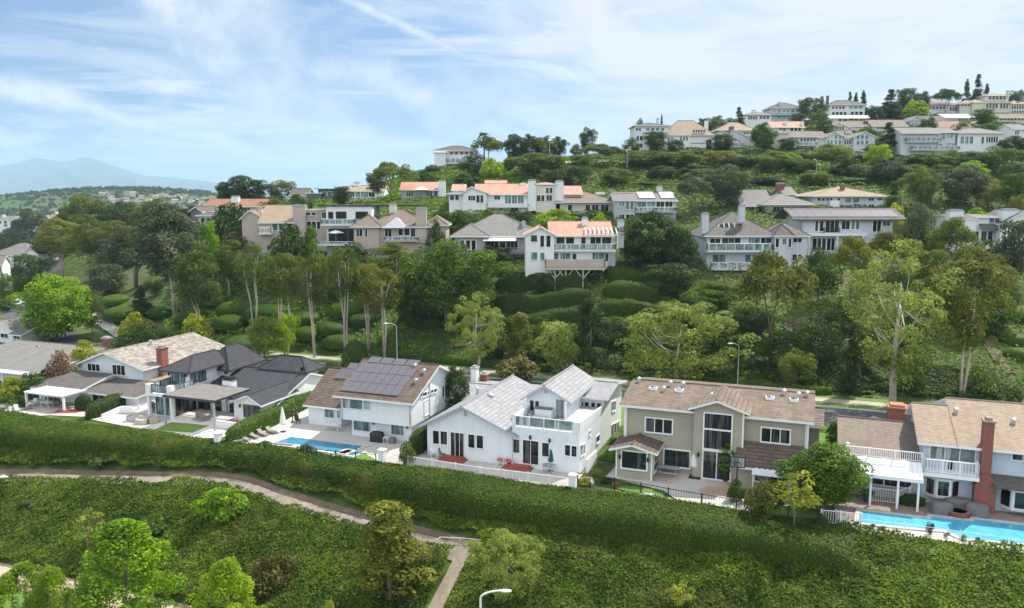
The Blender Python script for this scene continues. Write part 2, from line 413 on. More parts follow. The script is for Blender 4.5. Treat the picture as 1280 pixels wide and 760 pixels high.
def spread(a, b, st, far, g=1.13):
    xs = list(np.arange(a, b+.01, st)); d = st; x = b
    while x < far: d *= g; x += d; xs.append(x)
    d = st; x = a; pre = []
    while x > -far: d *= g; x -= d; pre.append(x)
    return np.array(pre[::-1] + xs)
us = spread(-230, 150, 2.2, 15000)
vs = np.array(sorted(set(list(np.arange(-20, 47, 6.0)) + [47.5, 63.2, 63.25] + list(np.arange(48.5, 63, 1.0)) + list(np.arange(64, 104, 4.0)) + [104, 106] + list(np.arange(108, 430, 2.2)))))
ext = []; d = 2.2; x = vs[-1]
while x < 15000: d *= 1.13; x += d; ext.append(x)
vs = np.concatenate([[-15000, -4000, -1000, -300, -100], vs, ext])
U, V = np.meshgrid(us, vs)
GX, GY = U*CT - V*ST, U*ST + V*CT
GZ = THs(GX, GY)
nu, nv = len(us), len(vs)
ii = np.arange(nu*nv).reshape(nv, nu)
quads = np.stack([ii[:-1,:-1], ii[:-1,1:], ii[1:,1:], ii[1:,:-1]], -1).reshape(-1, 4)
def _ground():
    m = bpy.data.materials.new('hillside_ground'); t = NT(m); c = t.new('ShaderNodeTexCoord').outputs['Object']
    n1 = t.noise(c, .05, 5, .6); n2 = t.noise(c, .5, 5, .65); n3 = t.noise(c, .006, 3)
    g = t.ramp(n2, [(.3, (.03,.055,.014)), (.5, (.06,.1,.02)), (.7, (.13,.19,.035))])
    g = t.mix(t.math('MULTIPLY', t.ramp(n1, [(.55, 0.0), (.7, 1.0)]), .55), g, rgba((.13,.1,.06)))
    g = t.mix(t.math('MULTIPLY', t.ramp(n3, [(.45, 0.0), (.6, 1.0)]), .3), g, rgba((.2,.17,.1)))
    bp = t.new('ShaderNodeBump', {'Height': n2, 'Strength': .8, 'Distance': .5})
    p = t.new('ShaderNodeBsdfPrincipled', {'Base Color': g, 'Roughness': .9, 'Specular IOR Level': .15, 'Normal': bp})
    t.out(p.outputs[0]); return m
GROUND = _ground()
tag(linkmesh('ground', npmesh('ground', np.c_[GX.ravel(), GY.ravel(), GZ.ravel()], quads, GROUND, smooth=True)), kind='structure')
# ------------------------------------------------------------------ mountains and far ridges
def mountain(name, pts, Y, base_py, depth, matl, seed):
    xs = np.linspace(pts[0][0], pts[-1][0], 160); ys = np.interp(xs, [p[0] for p in pts], [p[1] for p in pts])
    rows = 40; V_ = []
    for r in range(rows+1):
        t = r/rows
        for px, py in zip(xs, ys):
            top = aty(px, py, Y)
            q = aty(px, base_py+6, Y - depth*(1-t)*.9)
            hh = max(top.z - 0, 1)
            fall = t**1.25
            rid = (fbm(np.array([px/14.0]), np.array([t*5.0]), 5, seed)[0]-.5)*.55*hh*t*(1-t)*2.2
            x = aty(px, 300, Y - depth*(1-t)).x*(.85+.15*t)
            V_.append((x, Y - depth*(1-t), hh*fall + rid - 4*(1-t)))
    for px, py in zip(xs, ys):                            # far side falls away again
        top = aty(px, py, Y); V_.append((top.x, Y + depth, -4))
    n = len(xs); k = np.arange(n*(rows+2)).reshape(rows+2, n)
    q = np.stack([k[:-1,:-1], k[:-1,1:], k[1:,1:], k[1:,:-1]], -1).reshape(-1, 4)
    return tag(linkmesh(name, npmesh(name, np.array(V_), q, matl, smooth=True)), kind='structure')
MTN = mat('chaparral_mountain', (.06,.065,.06), .95, .4, .0015, .006)
mountain('mountains', [(-260,262),(-120,230),(-40,213),(0,209),(28,204),(45,199),(54,197),(66,199),(85,202),(100,200),(112,196.5),(124,198),(138,203),(155,210),(175,217),(190,220),(215,221),(240,224),(265,227),(290,231),(330,237),(380,243),(440,250)], 11000, 252, 3200, MTN, 3)
mountain('hills', [(-300,268),(-100,258),(0,254),(40,257),(75,262),(110,258),(140,260),(180,262)], 3200, 268, 700, MTN, 9)
# ------------------------------------------------------------------ roads, paths, pads
def sheet(name, poly, z, m, th=0.0, kind='structure', uv=False):
    b = MB(); q = [Vector((p[0], p[1], z)) for p in poly]
    if th: b.prism([p - Vector((0,0,th)) for p in q], (0,0,th))
    else: b.add(q, [list(range(len(q)))])
    o = b.build(name, m, uv=uv); return tag(o, kind=kind)
def strip(name, pts, w, m, lift=.05, kind='structure', n=6):
    """a path draped on the terrain along (x, y) points"""
    pts = [Vector((p[0], p[1])) for p in pts]; P = []
    for a, b in zip(pts, pts[1:]):
        for i in range(n): P.append(a.lerp(b, i/n))
    P.append(pts[-1]); b = MB(); vs_ = []
    for i, p in enumerate(P):
        d = (P[min(i+1,len(P)-1)] - P[max(i-1,0)]).normalized(); s = Vector((-d.y, d.x))
        for k in (-1, -.33, .33, 1):
            q = p + s*w*.5*k; vs_.append((q.x, q.y, T(q.x, q.y) + lift + (.0 if abs(k) < 1 else -.01)))
    fs = []
    for i in range(len(P)-1):
        for k in range(3): fs.append([i*4+k+1, i*4+k, i*4+k+5-1+0, i*4+k+5])
    fs = [[a, b_, c, d_] for a, b_, c, d_ in fs]
    b.add(vs_, fs); return tag(b.build(name, m, smooth=True), kind=kind)
def rowpoly(u0, u1, v0, v1): return [uv2w(u0,v0), uv2w(u1,v0), uv2w(u1,v1), uv2w(u0,v1)]
sheet('street', rowpoly(-88, 110, 93, 100.3), -.03, ASPH)
sheet('pavement', rowpoly(-80, 110, 102.6, 104.6), .09, mat('beige_sidewalk_concrete', (.38,.34,.29), .9, .15, .4, 4), .15)
sheet('kerb', rowpoly(-82, 110, 100.3, 100.6), .09, CONC, .15)
LAWN = mat('mown_lawn', (.1,.19,.03), .9, .25, .5, 6)
sheet('lawn', rowpoly(-82, 110, 100.6, 102.6), .05, LAWN, .1)
sheet('verge', rowpoly(-82, 110, 104.6, 107.0), .05, LAWN, .1)
# pad behind the houses
sheet('front_yards', rowpoly(-110, 110, 84, 93), -.02, LAWN)
# left-hand road that runs away from the row
strip('road', [(-73,131),(-84,142),(-97,158),(-108,175),(-122,200),(-140,235),(-152,262),(-160,300)], 8.0, ASPH, .12)
_p = [atz(*q) for q in ((152,421),(140,412),(122,404),(105,396))]
strip('path', [(q.x, q.y) for q in _p], 2.2, CONCP, .14)
sheet('grass', [atz(*q, .02) for q in ((104,420),(124,414),(140,420),(120,425))], .03, LAWN)
# lower slope: drainage path, its spur, sidewalk and street at the foot
def slope_pt(px, py):
    """pixel onto the planted front slope"""
    d = ray(px, py); n = Vector((ST*.5, -CT*.5, 1)).normalized()
    # plane z = -(63.2 - v)/2 - .06
    p0 = uv2w(0, 63.2, -.06); return hit(px, py, p0, n)
_pp = [slope_pt(*q) for q in ((-60,598),(0,598),(60,598.5),(110,600),(160,601),(215,602),(262,602),(290,605),(318,613),(345,624),(372,632),(400,641),(440,653),(480,664),(520,674),(560,684),(592,690))]
strip('footpath', [(q.x, q.y) for q in _pp], 1.0, CONCW, .1)
_pd = [(w2uv(q.x, q.y)[0], w2uv(q.x, q.y)[1] + .85) for q in _pp]; _pd = [uv2w(a, b_) for a, b_ in _pd]
strip('dirt_strip', [(q.x, q.y) for q in _pd], .55, SOIL, .07)
_ps = [slope_pt(*q) for q in ((586,689),(575,704),(566,722),(556,740),(545,762),(535,785))]
strip('drain_path', [(q.x, q.y) for q in _ps], 1.3, CONCW, .11)
strip('drain_path', [(q.x, q.y) for q in (slope_pt(556,683), slope_pt(578,690.5), slope_pt(598,689.5))], 2.0, CONCW, .09)
sheet('sidewalk', rowpoly(-120, 60, 44.6, 47.6), -7.72, CONCSIDE, .2)
sheet('lower_street', rowpoly(-130, 70, 10, 41), -7.8, ASPH)
sheet('parkway', rowpoly(-130, 70, 41.2, 44.6), -7.74, LAWN)
# ------------------------------------------------------------------ camera, light, sky
cd = bpy.data.cameras.new('camera'); cam = bpy.data.objects.new('camera', cd); COL.objects.link(cam)
cam.location = CAM; cam.rotation_euler = (math.pi/2 - PIT, 0, 0)
cd.sensor_width = 36; cd.lens = 36*F/1280; cd.clip_end = 40000; cd.clip_start = .5
sc.camera = cam
SUN = Vector((.62, .56, 0)).normalized()*math.cos(R(53)) + Vector((0,0,math.sin(R(53))))
sd = bpy.data.lights.new('sun', 'SUN'); so = bpy.data.objects.new('sun', sd); COL.objects.link(so)
sd.energy = 4.3; sd.angle = R(.6); sd.color = (1, .94, .84)
so.rotation_euler = SUN.to_track_quat('Z', 'Y').to_euler()
w = bpy.data.worlds.new('World'); sc.world = w; t = NT(w)
sky = t.new('ShaderNodeTexSky', sky_type='NISHITA', sun_disc=False, sun_elevation=R(54), sun_rotation=math.atan2(SUN.x, SUN.y), altitude=50, air_density=1.0, dust_density=.3, ozone_density=2.0)
tc = t.new('ShaderNodeTexCoord').outputs['Generated']
sx = t.new('ShaderNodeSeparateXYZ', {0: tc})
hi = t.new('ShaderNodeVectorMath', {0: tc, 1: (0, 0, .38)}, operation='ADD').outputs[0]
t.set(sky, 0, t.new('ShaderNodeVectorMath', {0: hi}, operation='NORMALIZE').outputs[0])
zc = t.math('ADD', t.math('MAXIMUM', sx.outputs[2], 0.0), .12)
pv = t.new('ShaderNodeCombineXYZ', {0: t.math('DIVIDE', sx.outputs[0], zc), 1: t.math('DIVIDE', sx.outputs[1], zc)}).outputs[0]
def rotmap(rz, sx_, sy_):
    return t.new('ShaderNodeMapping', {'Vector': pv, 'Rotation': (0,0,R(rz)), 'Scale': (sx_, sy_, 1)}).outputs[0]
ay = t.math('MAXIMUM', t.math('ABSOLUTE', sx.outputs[1]), .2)
azr = t.math('DIVIDE', sx.outputs[0], ay)     # right of the view is hazier
pv = t.new('ShaderNodeCombineXYZ', {0: azr, 1: t.math('DIVIDE', sx.outputs[2], ay)}).outputs[0]
soft = t.noise(rotmap(24, 2.2, 6.5), 1.0, 9, .6, 1.1)
fib = t.noise(rotmap(30, 3.0, 20.0), 1.0, 10, .66, .7)
cov = t.ramp(t.math('MULTIPLY_ADD', azr, .8, .5), [(.0, 0.0), (.3, .06), (.55, .15), (.75, .22), (1.0, .25)])
cov = t.new('ShaderNodeSeparateColor', {0: cov}).outputs[0]
m1 = t.ramp(t.math('ADD', soft, cov), [(.53, 0.0), (.74, 1.0)])
m2 = t.math('MULTIPLY', t.ramp(t.math('ADD', fib, t.math('MULTIPLY', cov, .4)), [(.5, 0.0), (.66, 1.0)]), .85)
mk = t.math('MAXIMUM', m1, m2)
def streak(pa, pb, width, amp, wob=.02):
    a, b = ray(*pa).normalized(), ray(*pb).normalized(); n = a.cross(b).normalized(); mid = (a+b).normalized()
    half = mid.dot(a)
    dn = t.new('ShaderNodeVectorMath', {0: tc, 1: n}, operation='DOT_PRODUCT').outputs['Value']
    dm = t.new('ShaderNodeVectorMath', {0: tc, 1: mid}, operation='DOT_PRODUCT').outputs['Value']
    wn = t.math('MULTIPLY', t.math('SUBTRACT', t.noise(tc, 9, 6, .65), .5), wob)
    e = t.math('POWER', t.math('DIVIDE', t.math('ADD', dn, wn), width), 2.0)
    e = t.math('EXPONENT', t.math('MULTIPLY', e, -1.0))
    rg = t.math('SMOOTH_MIN', t.math('DIVIDE', t.math('SUBTRACT', dm, half - .0015), .004), 1.0, .2); rg = t.math('MAXIMUM', rg, 0.0)
    br = t.ramp(t.noise(tc, 16, 7, .7), [(.3, .35), (.6, 1.0)])
    return t.math('MULTIPLY', t.math('MULTIPLY', e, rg), t.math('MULTIPLY', br, amp))
for a in (((425,-6),(590,75),.006,1.0,.012), ((560,68),(690,88),.005,.9,.01), ((-40,98),(330,190),.012,1.0,.05), ((150,-40),(310,95),.03,.95,.12),
          ((375,80),(560,128),.016,.9,.08), ((480,-5),(520,20),.006,.6,.01), ((80,88),(150,66),.01,.4,.05), ((520,150),(820,60),.035,.5,.14)):
    mk = t.math('MAXIMUM', mk, streak(*a))
mk = t.math('MINIMUM', mk, .93)
hz = t.ramp(sx.outputs[2], [(0.0, .5), (.04, .22), (.11, 0.0)])                                # milky air near the horizon
mk = t.math('MAXIMUM', mk, hz)
# unseen bright cloud added behind the camera to fill the shaded facades
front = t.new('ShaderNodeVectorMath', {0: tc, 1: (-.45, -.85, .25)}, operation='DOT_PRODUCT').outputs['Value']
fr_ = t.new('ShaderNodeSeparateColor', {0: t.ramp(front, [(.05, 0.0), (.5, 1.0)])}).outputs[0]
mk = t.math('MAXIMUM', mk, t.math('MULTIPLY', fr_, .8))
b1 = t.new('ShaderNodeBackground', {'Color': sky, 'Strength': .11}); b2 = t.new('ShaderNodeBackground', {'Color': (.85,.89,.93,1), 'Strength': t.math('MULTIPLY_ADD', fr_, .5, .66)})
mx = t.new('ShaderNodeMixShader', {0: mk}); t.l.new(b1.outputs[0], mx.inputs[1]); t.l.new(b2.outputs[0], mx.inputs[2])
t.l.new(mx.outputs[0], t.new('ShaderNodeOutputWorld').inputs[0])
# air: far things fade to pale blue
b = MB().box(-9000, 9000, -300, 13500, -40, 600)
hm = bpy.data.materials.new('pale_blue_air'); t = NT(hm)
vol = t.new('ShaderNodeVolumePrincipled', {'Color': (.54,.76,1,1), 'Density': .000105, 'Anisotropy': .0})
t.l.new(vol.outputs[0], t.new('ShaderNodeOutputMaterial').inputs['Volume'])
tag(b.build('haze', hm), kind='stuff')
vs_ = sc.view_settings; vs_.view_transform = 'Standard'; vs_.look = 'None'; vs_.exposure = .7; vs_.gamma = 1; vs_.use_curve_mapping = False
cy = sc.cycles; cy.max_bounces = 6; cy.diffuse_bounces = 2; cy.glossy_bounces = 2; cy.transmission_bounces = 3; cy.volume_bounces = 2; cy.transparent_max_bounces = 6
cy.use_denoising = True; cy.use_adaptive_sampling = True; cy.adaptive_threshold = .015; cy.caustics_reflective = False; cy.caustics_refractive = False
cy.sample_clamp_indirect = 4
# ------------------------------------------------------------------ foliage
def leaves(C, N, size, rng, jit=.6, asp=.75):
    """quads at C facing roughly N"""
    n = len(C)
    N = N + rng.normal(0, jit, (n, 3)); N /= np.linalg.norm(N, axis=1)[:,None] + 1e-9
    A = np.cross(N, rng.normal(0, 1, (n, 3))); A /= np.linalg.norm(A, axis=1)[:,None] + 1e-9
    B = np.cross(N, A)
    s = (np.asarray(size)*rng.uniform(.6, 1.35, n))[:,None]*.5
    a, b = A*s, B*s*asp
    bend = N*s*.25
    V_ = np.stack([C - a, C - b*1.0 + bend, C + a, C + b + bend], 1).reshape(-1, 3)
    return V_, np.arange(n*4).reshape(n, 4)
def sph(n, rng):
    d = rng.normal(0, 1, (n, 3)); return d/np.linalg.norm(d, axis=1)[:,None]
SPEC = {  # H, R, crown centre (of H), crown half-height (of H), clumps, clump radius, leaves each, leaf size, trunks, bark, lean of clump spread
 'airy':   (10, 6, .55, .44, 140, .85, 95, .25, 1, 'BARKS', 'ell'),
 'globe':  (8, 3.6, .56, .43, 120, .95, 150, .24, 1, 'BARK', 'ell'),
 'round':  (8, 4, .58, .40, 56, 1.1, 150, .27, 1, 'BARK', 'ell'),
 'broad':  (12, 6, .57, .42, 110, 1.25, 190, .3, 1, 'BARK', 'ell'),
 'syc':    (16, 6, .58, .41, 125, .85, 100, .25, 1, 'BARKS', 'ell'),
 'euc':    (16, 4.8, .775, .21, 50, 1.15, 190, .27, 3, 'BARKW', 'ell'),
 'tall':   (16, 4.5, .67, .32, 70, 1.2, 170, .29, 2, 'BARKW', 'ell'),
 'umb':    (9, 5, .72, .25, 64, 1.05, 150, .27, 2, 'BARK', 'top'),
 'cone':   (12, 2.6, .53, .46, 80, .7, 120, .24, 1, 'BARK', 'cone'),
 'col':    (10, 2.4, .55, .45, 70, .7, 140, .22, 1, 'BARK', 'col'),
 'street': (9, 2.9, .55, .45, 130, .55, 110, .19, 1, 'BARK', 'egg'),
 'sparse': (6, 2, .66, .32, 24, .5, 50, .22, 2, 'BARK', 'ell'),
 'bush':   (2.4, 1.7, .52, .48, 34, .55, 80, .2, 3, 'BARK', 'ell'),
 'shrub':  (1.2, .8, .5, .48, 14, .32, 60, .13, 3, 'BARK', 'ell'),
}
PROTO = {}
def proto(kind, k):
    if (kind, k) in PROTO: return PROTO[kind, k]
    H, Rr, cf, hf, nc, cr, nl, ls, nt, bark, shp = SPEC[kind]
    rng = np.random.default_rng(abs(hash_(kind))*10 + k); rnd = random.Random(k*17 + len(kind))
    d = sph(nc, rng); r = rng.uniform(.35, 1, nc)**.5
    C = d*r[:,None]
    if shp == 'top': C[:,2] = np.abs(C[:,2])*.9 - .5*(np.hypot(C[:,0], C[:,1]) > .5)*rng.uniform(0, 1, nc)
    # uneven outline: whole sectors grow further than others
    ph = rng.uniform(0, 6.28, 3); az = np.arctan2(C[:,1], C[:,0])
    lump = 1 + .16*np.sin(2*az + ph[0] + 2*C[:,2]) + .12*np.sin(3*az + ph[1]) + .1*np.sin(4*C[:,2] + ph[2])
    cx = (C[:,0]*lump)*(Rr - cr*.8); cy_ = (C[:,1]*lump)*(Rr - cr*.8); cz = C[:,2]
    if shp in ('cone', 'egg', 'col'):
        zz = rng.uniform(-1, 1, nc); q = {'cone': (1-zz)/2*.95+.05, 'egg': np.sqrt(np.clip(1-((zz+.25)/1.25)**2, .03, 1))*(1-.3*np.maximum(zz, 0)), 'col': np.sqrt(np.clip(1-zz**4, .05, 1))*(1-.35*zz)/1.2}[shp]
        a = rng.uniform(0, 6.28, nc); rr = np.sqrt(rng.uniform(.2, 1, nc))*q*(Rr - cr*.5)*rng.uniform(.75, 1.15, nc)
        cx, cy_, cz = rr*np.cos(a), rr*np.sin(a), zz
    cen = np.c_[cx, cy_, (cf + cz*(hf))*H - (cr*.4 if shp not in ('cone', 'egg') else 0)]
    cen[:,2] = np.minimum(cen[:,2], H - cr*.75)
    rad = cr*rng.uniform(.65, 1.25, nc)
    if shp == 'cone': rad *= np.clip(1.15 - cz*.5, .35, 1.4)
    CT_, NN, TI = [], [], []
    for c, q in zip(cen, rad):
        n = int(nl*(q/cr)**2)
        dd = sph(n, rng); dd[:,2] = np.where(rng.uniform(0,1,n) < (.25 if shp == 'egg' else .55), np.abs(dd[:,2]), dd[:,2])
        rr = q*(.6 + .4*rng.uniform(0, 1, n)**.5)
        CT_.append(c + dd*rr[:,None]*np.array([1, 1, 1.35 if shp == 'egg' else .78])); NN.append(dd + np.array([0, 0, .35]))
        TI.append(np.clip(rng.normal(.45, .16) + rng.normal(0, .2, n), 0, 1))
    CT_, NN, TI = np.concatenate(CT_), np.concatenate(NN), np.concatenate(TI)
    Vv, Q = leaves(CT_, NN, ls, rng, .55)
    crown = npmesh(kind + '_crown', Vv, Q, LV['mid'], TI)
    # trunk and limbs
    b = MB(); tr = max(.05, H*.014)*(1.35 if kind in ('syc', 'broad') else 1)
    low = (cf - hf*.55)*H
    for i in range(nt):
        a = rnd.uniform(0, 6.28); ln = (.0 if nt == 1 else .35)*Rr
        fx, fy = math.cos(a)*ln, math.sin(a)*ln
        p0 = (fx*.12, fy*.12, -.6); p1 = (fx*.3 + rnd.uniform(-.045,.045)*H, fy*.3 + rnd.uniform(-.03,.03)*H, low*.55)
        p2 = (fx*.75 + rnd.uniform(-.045,.045)*H, fy*.75, low*1.0); p3 = (fx*.9, fy*.9 + rnd.uniform(-.02,.02)*H, (cf + hf*.35)*H)
        k_ = 1.0 if nt == 1 else .72
        b.tube([p0, p1, p2, p3], [tr*1.35*k_, tr*k_, tr*.8*k_, tr*.25*k_], 7)
        for j in range(max(4, int((12 if kind in ('syc', 'euc', 'tall', 'umb') else 6)/nt))):
            c = cen[rnd.randrange(nc)]; s = Vector(p1).lerp(Vector(p2), rnd.uniform(.5, 1.0)) if rnd.random() < .5 else Vector(p2).lerp(Vector(p3), rnd.uniform(0, .7))
            m_ = s.lerp(Vector(c), .5) + Vector((0, 0, -.04*H))
            b.tube([s, m_, c], [tr*.34*k_, tr*.2*k_, tr*.06], 5)
    trunk = b.mesh(kind + '_trunk', globals()[bark], smooth=True)
    zs = Vv.reshape(-1, 4, 3).mean(1)
    Htop = float(np.percentile(zs[:,2], 99.7)); Rx = float(np.percentile(np.abs(zs[:,0]), 98.5))
    PROTO[kind, k] = (trunk, crown, Htop, Rx)
    return PROTO[kind, k]
def hash_(s):
    h = 7
    for ch in s: h = (h*31 + ord(ch)) % 100003
    return h
NTREE = [0]
def ground_at(px, py, y0=40.0, y1=420.0):
    """where the line of sight through a pixel meets the terrain"""
    ys = np.arange(y0, y1, .75); d = ray(px, py); t_ = ys/d.y
    zz = CH + d.z*t_; g = THs(d.x*t_, ys); k = np.nonzero(zz <= g)[0]
    y = ys[k[0]] if len(k) else y1
    return Vector((d.x*y/d.y, y, 0))
def tree(name, kind, colr, px, Y, top, wpx, label, cat='tree', group=None, by=None, bark=None, z=None, rz=None):
    """a tree standing on the ground at depth Y, its top at row `top`, its crown wpx wide"""
    if by is not None: Y = ground_at(px, by).y
    X = (px - CX)/F*Y
    for _ in range(4):
        zg = T(X, Y) if z is None else z
        dep = Y*CP - (zg + 8 - CH)*SP; X = (px - CX)/F*dep
    zt = aty(px, top, Y).z; Hh = zt - zg
    if Hh < .25: print('TREE too low', label, round(Hh, 2)); Hh = .4
    i = NTREE[0]; NTREE[0] += 1
    trunk, crown, H0, R0 = proto(kind, i % 3)
    r = wpx/2/F*dep
    o = empty(name, (X, Y, zg), rz if rz is not None else (i*2.399) % 6.28)
    sx_ = r/R0; sz = Hh/H0
    tag(o, label, cat, group)
    tk = linkmesh('trunk', trunk, o, scale=(sx_, sx_, sz))
    c = linkmesh('crown', crown, o, scale=(sx_, sx_, sz))
    c.material_slots[0].link = 'OBJECT'; c.material_slots[0].material = LV[colr]
    if bark: tk.material_slots[0].link = 'OBJECT'; tk.material_slots[0].material = bark
    return o
# rounded, clipped masses: an inner body under a skin of leaves
def clipped(name, pts, nrm, leafsize, colr, rng, core=None, label=None, cat='hedge', group=None, tintshift=0.0):
    Vv, Q = leaves(pts, nrm, leafsize, rng, .5)
    TI = np.clip(rng.normal(.45 + tintshift, .2, len(pts)) + .5*(fbm(pts[:,0]/2.5, pts[:,1]/2.5 + pts[:,2]/2, 3, 2)-.5), 0, 1)
    if core is not None:
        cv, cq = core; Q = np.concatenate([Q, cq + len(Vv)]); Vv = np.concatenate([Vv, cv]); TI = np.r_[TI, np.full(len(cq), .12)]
    o = linkmesh(name, npmesh(name, Vv, Q, LV[colr], TI)); return tag(o, label, cat, group)
def surf_hedge(name, Gp, dens, leafsize, colr, seed, label, cat='hedge', group=None, puff=.12, tint=0.0):
    """Gp: grid (a, b, 3) of a closed-looking surface; leaves sit on it, the grid itself is the inner body"""
    rng = np.random.default_rng(seed); A, B = Gp.shape[:2]
    P00, P01, P11, P10 = Gp[:-1,:-1], Gp[:-1,1:], Gp[1:,1:], Gp[1:,:-1]
    n = np.cross(P01-P00, P10-P00) + np.cross(P11-P01, P11-P10)*0
    ar = np.linalg.norm(n, axis=2); nn = n/(ar[...,None]+1e-9)
    cnt = rng.poisson(ar*dens).ravel()
    idx = np.repeat(np.arange(cnt.size), cnt); i, j = idx//(B-1), idx % (B-1)
    s, q = rng.uniform(0,1,len(idx))[:,None], rng.uniform(0,1,len(idx))[:,None]
    pts = (P00[i,j]*(1-s)+P10[i,j]*s)*(1-q) + (P01[i,j]*(1-s)+P11[i,j]*s)*q
    nr = nn[i,j]; pts = pts + nr*rng.uniform(-.05, puff, len(idx))[:,None]
    k = np.arange(A*B).reshape(A, B); cq = np.stack([k[:-1,:-1],k[:-1,1:],k[1:,1:],k[1:,:-1]], -1).reshape(-1,4)
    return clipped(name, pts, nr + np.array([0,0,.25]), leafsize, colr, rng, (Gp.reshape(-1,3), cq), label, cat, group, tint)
def line_hedge(label, pts, w_, h, colr='hedge', dens=22, leaf=.2, seed=1, group=None, cat='hedge', name='hedge', zbase=None, tint=0.0, lump=.15):
    """hedge along world (x, y) points; height h above the ground, rounded top"""
    pts = [Vector(p[:2]) for p in pts]; P = []
    for a, b in zip(pts, pts[1:]):
        n = max(2, int((b-a).length/.6))
        P += [a.lerp(b, i/n) for i in range(n)]
    P.append(pts[-1])
    G_ = []
    prof = [(-1,-.15),(-1.02,.3),(-1,.7),(-.82,.93),(-.4,1),(0,1.02),(.4,1),(.82,.93),(1,.7),(1.02,.3),(1,-.15)]
    L = len(P)
    for i, p in enumerate(P):
        d = (P[min(i+1,L-1)]-P[max(i-1,0)]).normalized(); s = Vector((-d.y, d.x))
        e = min(i, L-1-i)/max(1, min(4, L/2)); e = min(1, e); e = math.sqrt(max(.0, 1-(1-e)**2))*.75+.25
        if i in (0, L-1): e = .05
        row = []
        for a, z in prof:
            q = p - s*a*w_*.5*e
            zb = T(p.x, p.y) if zbase is None else zbase
            wob = 1 + lump*(fbm(np.array([q.x*.5+seed]), np.array([q.y*.5+z]), 2, seed)[0]-.5)*2
            row.append((q.x, q.y, zb + z*h*wob*(e*.4+.6)))
        G_.append(row)
    return surf_hedge(name, np.array(G_), dens, leaf, colr, seed, label, cat, group, tint=tint)
def mound(label, px, Y, top, wpx, colr='hedge', seed=1, group=None, dep=1.0, leaf=.22, dens=16, name='clipped_shrub', cat='shrub', z=None):
    """a clipped, rounded shrub"""
    Y = ground_at(px, top + .42*wpx, Y-45).y if z is None else Y
    X = (px-CX)/F*(Y*CP + 1.0); zg = T(X, Y) if z is None else z; zt = aty(px, top, Y).z
    h = max(.5, zt - zg)*(1 if z is not None else .8); dpt = Y*CP-(zg-CH)*SP; X = (px-CX)/F*dpt; r = wpx/2/F*dpt
    A = []; rs = np.random.default_rng(seed); o1, o2 = rs.uniform(0, 6.28, 2)
    for i in range(9):
        f = i/8*math.pi*.62; row = []
        for j in range(17):
            t_ = j/16*2*math.pi; q = 1 + .09*math.sin(2*t_+o1) + .07*math.sin(3*t_+o2)
            row.append((X + r*q*math.sin(f)**.8*math.cos(t_) if i else X, Y + r*dep*q*math.sin(f)**.8*math.sin(t_) if i else Y, zg - .3 + (h+.3)*((math.cos(f)-math.cos(math.pi*.62))/(1-math.cos(math.pi*.62)))**.75))
        A.append(row)
    A = np.array(A); nz = fbm(A[...,0]*.9+seed, A[...,1]*.9+A[...,2]*.9, 3, seed)-.5; ctr = np.array([X, Y, zg]); A = A + (A-ctr)*nz[...,None]*.3*(np.arange(9)/8)[:,None,None]
    A[:,-1] = A[:,0]
    return surf_hedge(name, A, dens*1.3, leaf*(1.15 if z is not None else 1.5), colr, seed, label, cat, group, puff=.2 if z is not None else .5)
# ------------------------------------------------------------------ the long hedge below the yards
def big_hedge(u0, u1, label, colr, seed, tint=0.0, roundl=False, roundr=False, fadeL=None):
    n = int((u1-u0)/.45); G_ = []
    for i in range(n+1):
        u = u0 + (u1-u0)*i/n
        fb = np.interp(u, _pu, _pv) if u < 8 else np.interp(u, [8, 40], [57.4, 57.5])
        e = 1.0
        if roundl: e = min(e, math.sqrt(max(0, 1-(1-min(1, (u-u0)/3.5))**2)))
        if roundr: e = min(e, math.sqrt(max(0, 1-(1-min(1, (u1-u)/3.5))**2)))
        vb = min(max(fb + 2.3, 58.4), 60.4); vt = 63.4 - (63.4-vb-1.4)*e; zt = (.35*e - .9*(1-e)) + .25*math.sin(u*.31+seed)*.5
        zb = -(63.2-vb)*.5 - .3; row = []
        for k, (a, b_) in enumerate([(0,0),(.01,.3),(.03,.55),(.09,.77),(.22,.91),(.45,.97)]):
            v = vb + (vt-vb+.9)*a*1.0; row.append((v, zb + (zt-zb)*b_*(e*.8+.2)))
        for a in (.15,.35,.55,.75,.9): row.append((vt + (63.6-vt)*a, zt + .04*math.sin(a*9+u)))
        row += [(63.75, zt-.3), (63.8, -.3)]
        rr = []
        for v, z in row:
            wv = (fbm(np.array([u*.28]), np.array([v*.5+z*.5]), 3, seed)[0]-.5)
            p = uv2w(u, v - wv*.55*(1 if v < 62.5 else .2), z + wv*.4*(1 if v < 62.8 else .25)); rr.append(p)
        G_.append(rr)
    Gp = np.array([[tuple(p) for p in r] for r in G_])[:, ::-1]
    return surf_hedge('hedge', Gp, 85, .16, colr, seed, label, 'hedge', None, .14, tint)
_pu = [w2uv(p.x, p.y)[0] for p in _pp]; _pv = [w2uv(p.x, p.y)[1] for p in _pp]
def U_at(px, py): q = atz(px, py); return w2uv(q.x, q.y)[0]
_ua, _ub, _uc, _ud = -100, U_at(255,562), U_at(596,594), U_at(1092,676)
big_hedge(_ua, _ub, 'long bronze-tipped hedge below the patios at the left end of the row', 'hedgel', 3)
big_hedge(_ub-.3, _uc, 'middle stretch of long green hedge below the two pools and the white fence', 'hedgel', 4, .05)
big_hedge(_uc-.3, _ud, 'tall shaded hedge below the sage house, ending beside the turquoise pool', 'hedge', 5, -.1, roundr=True)
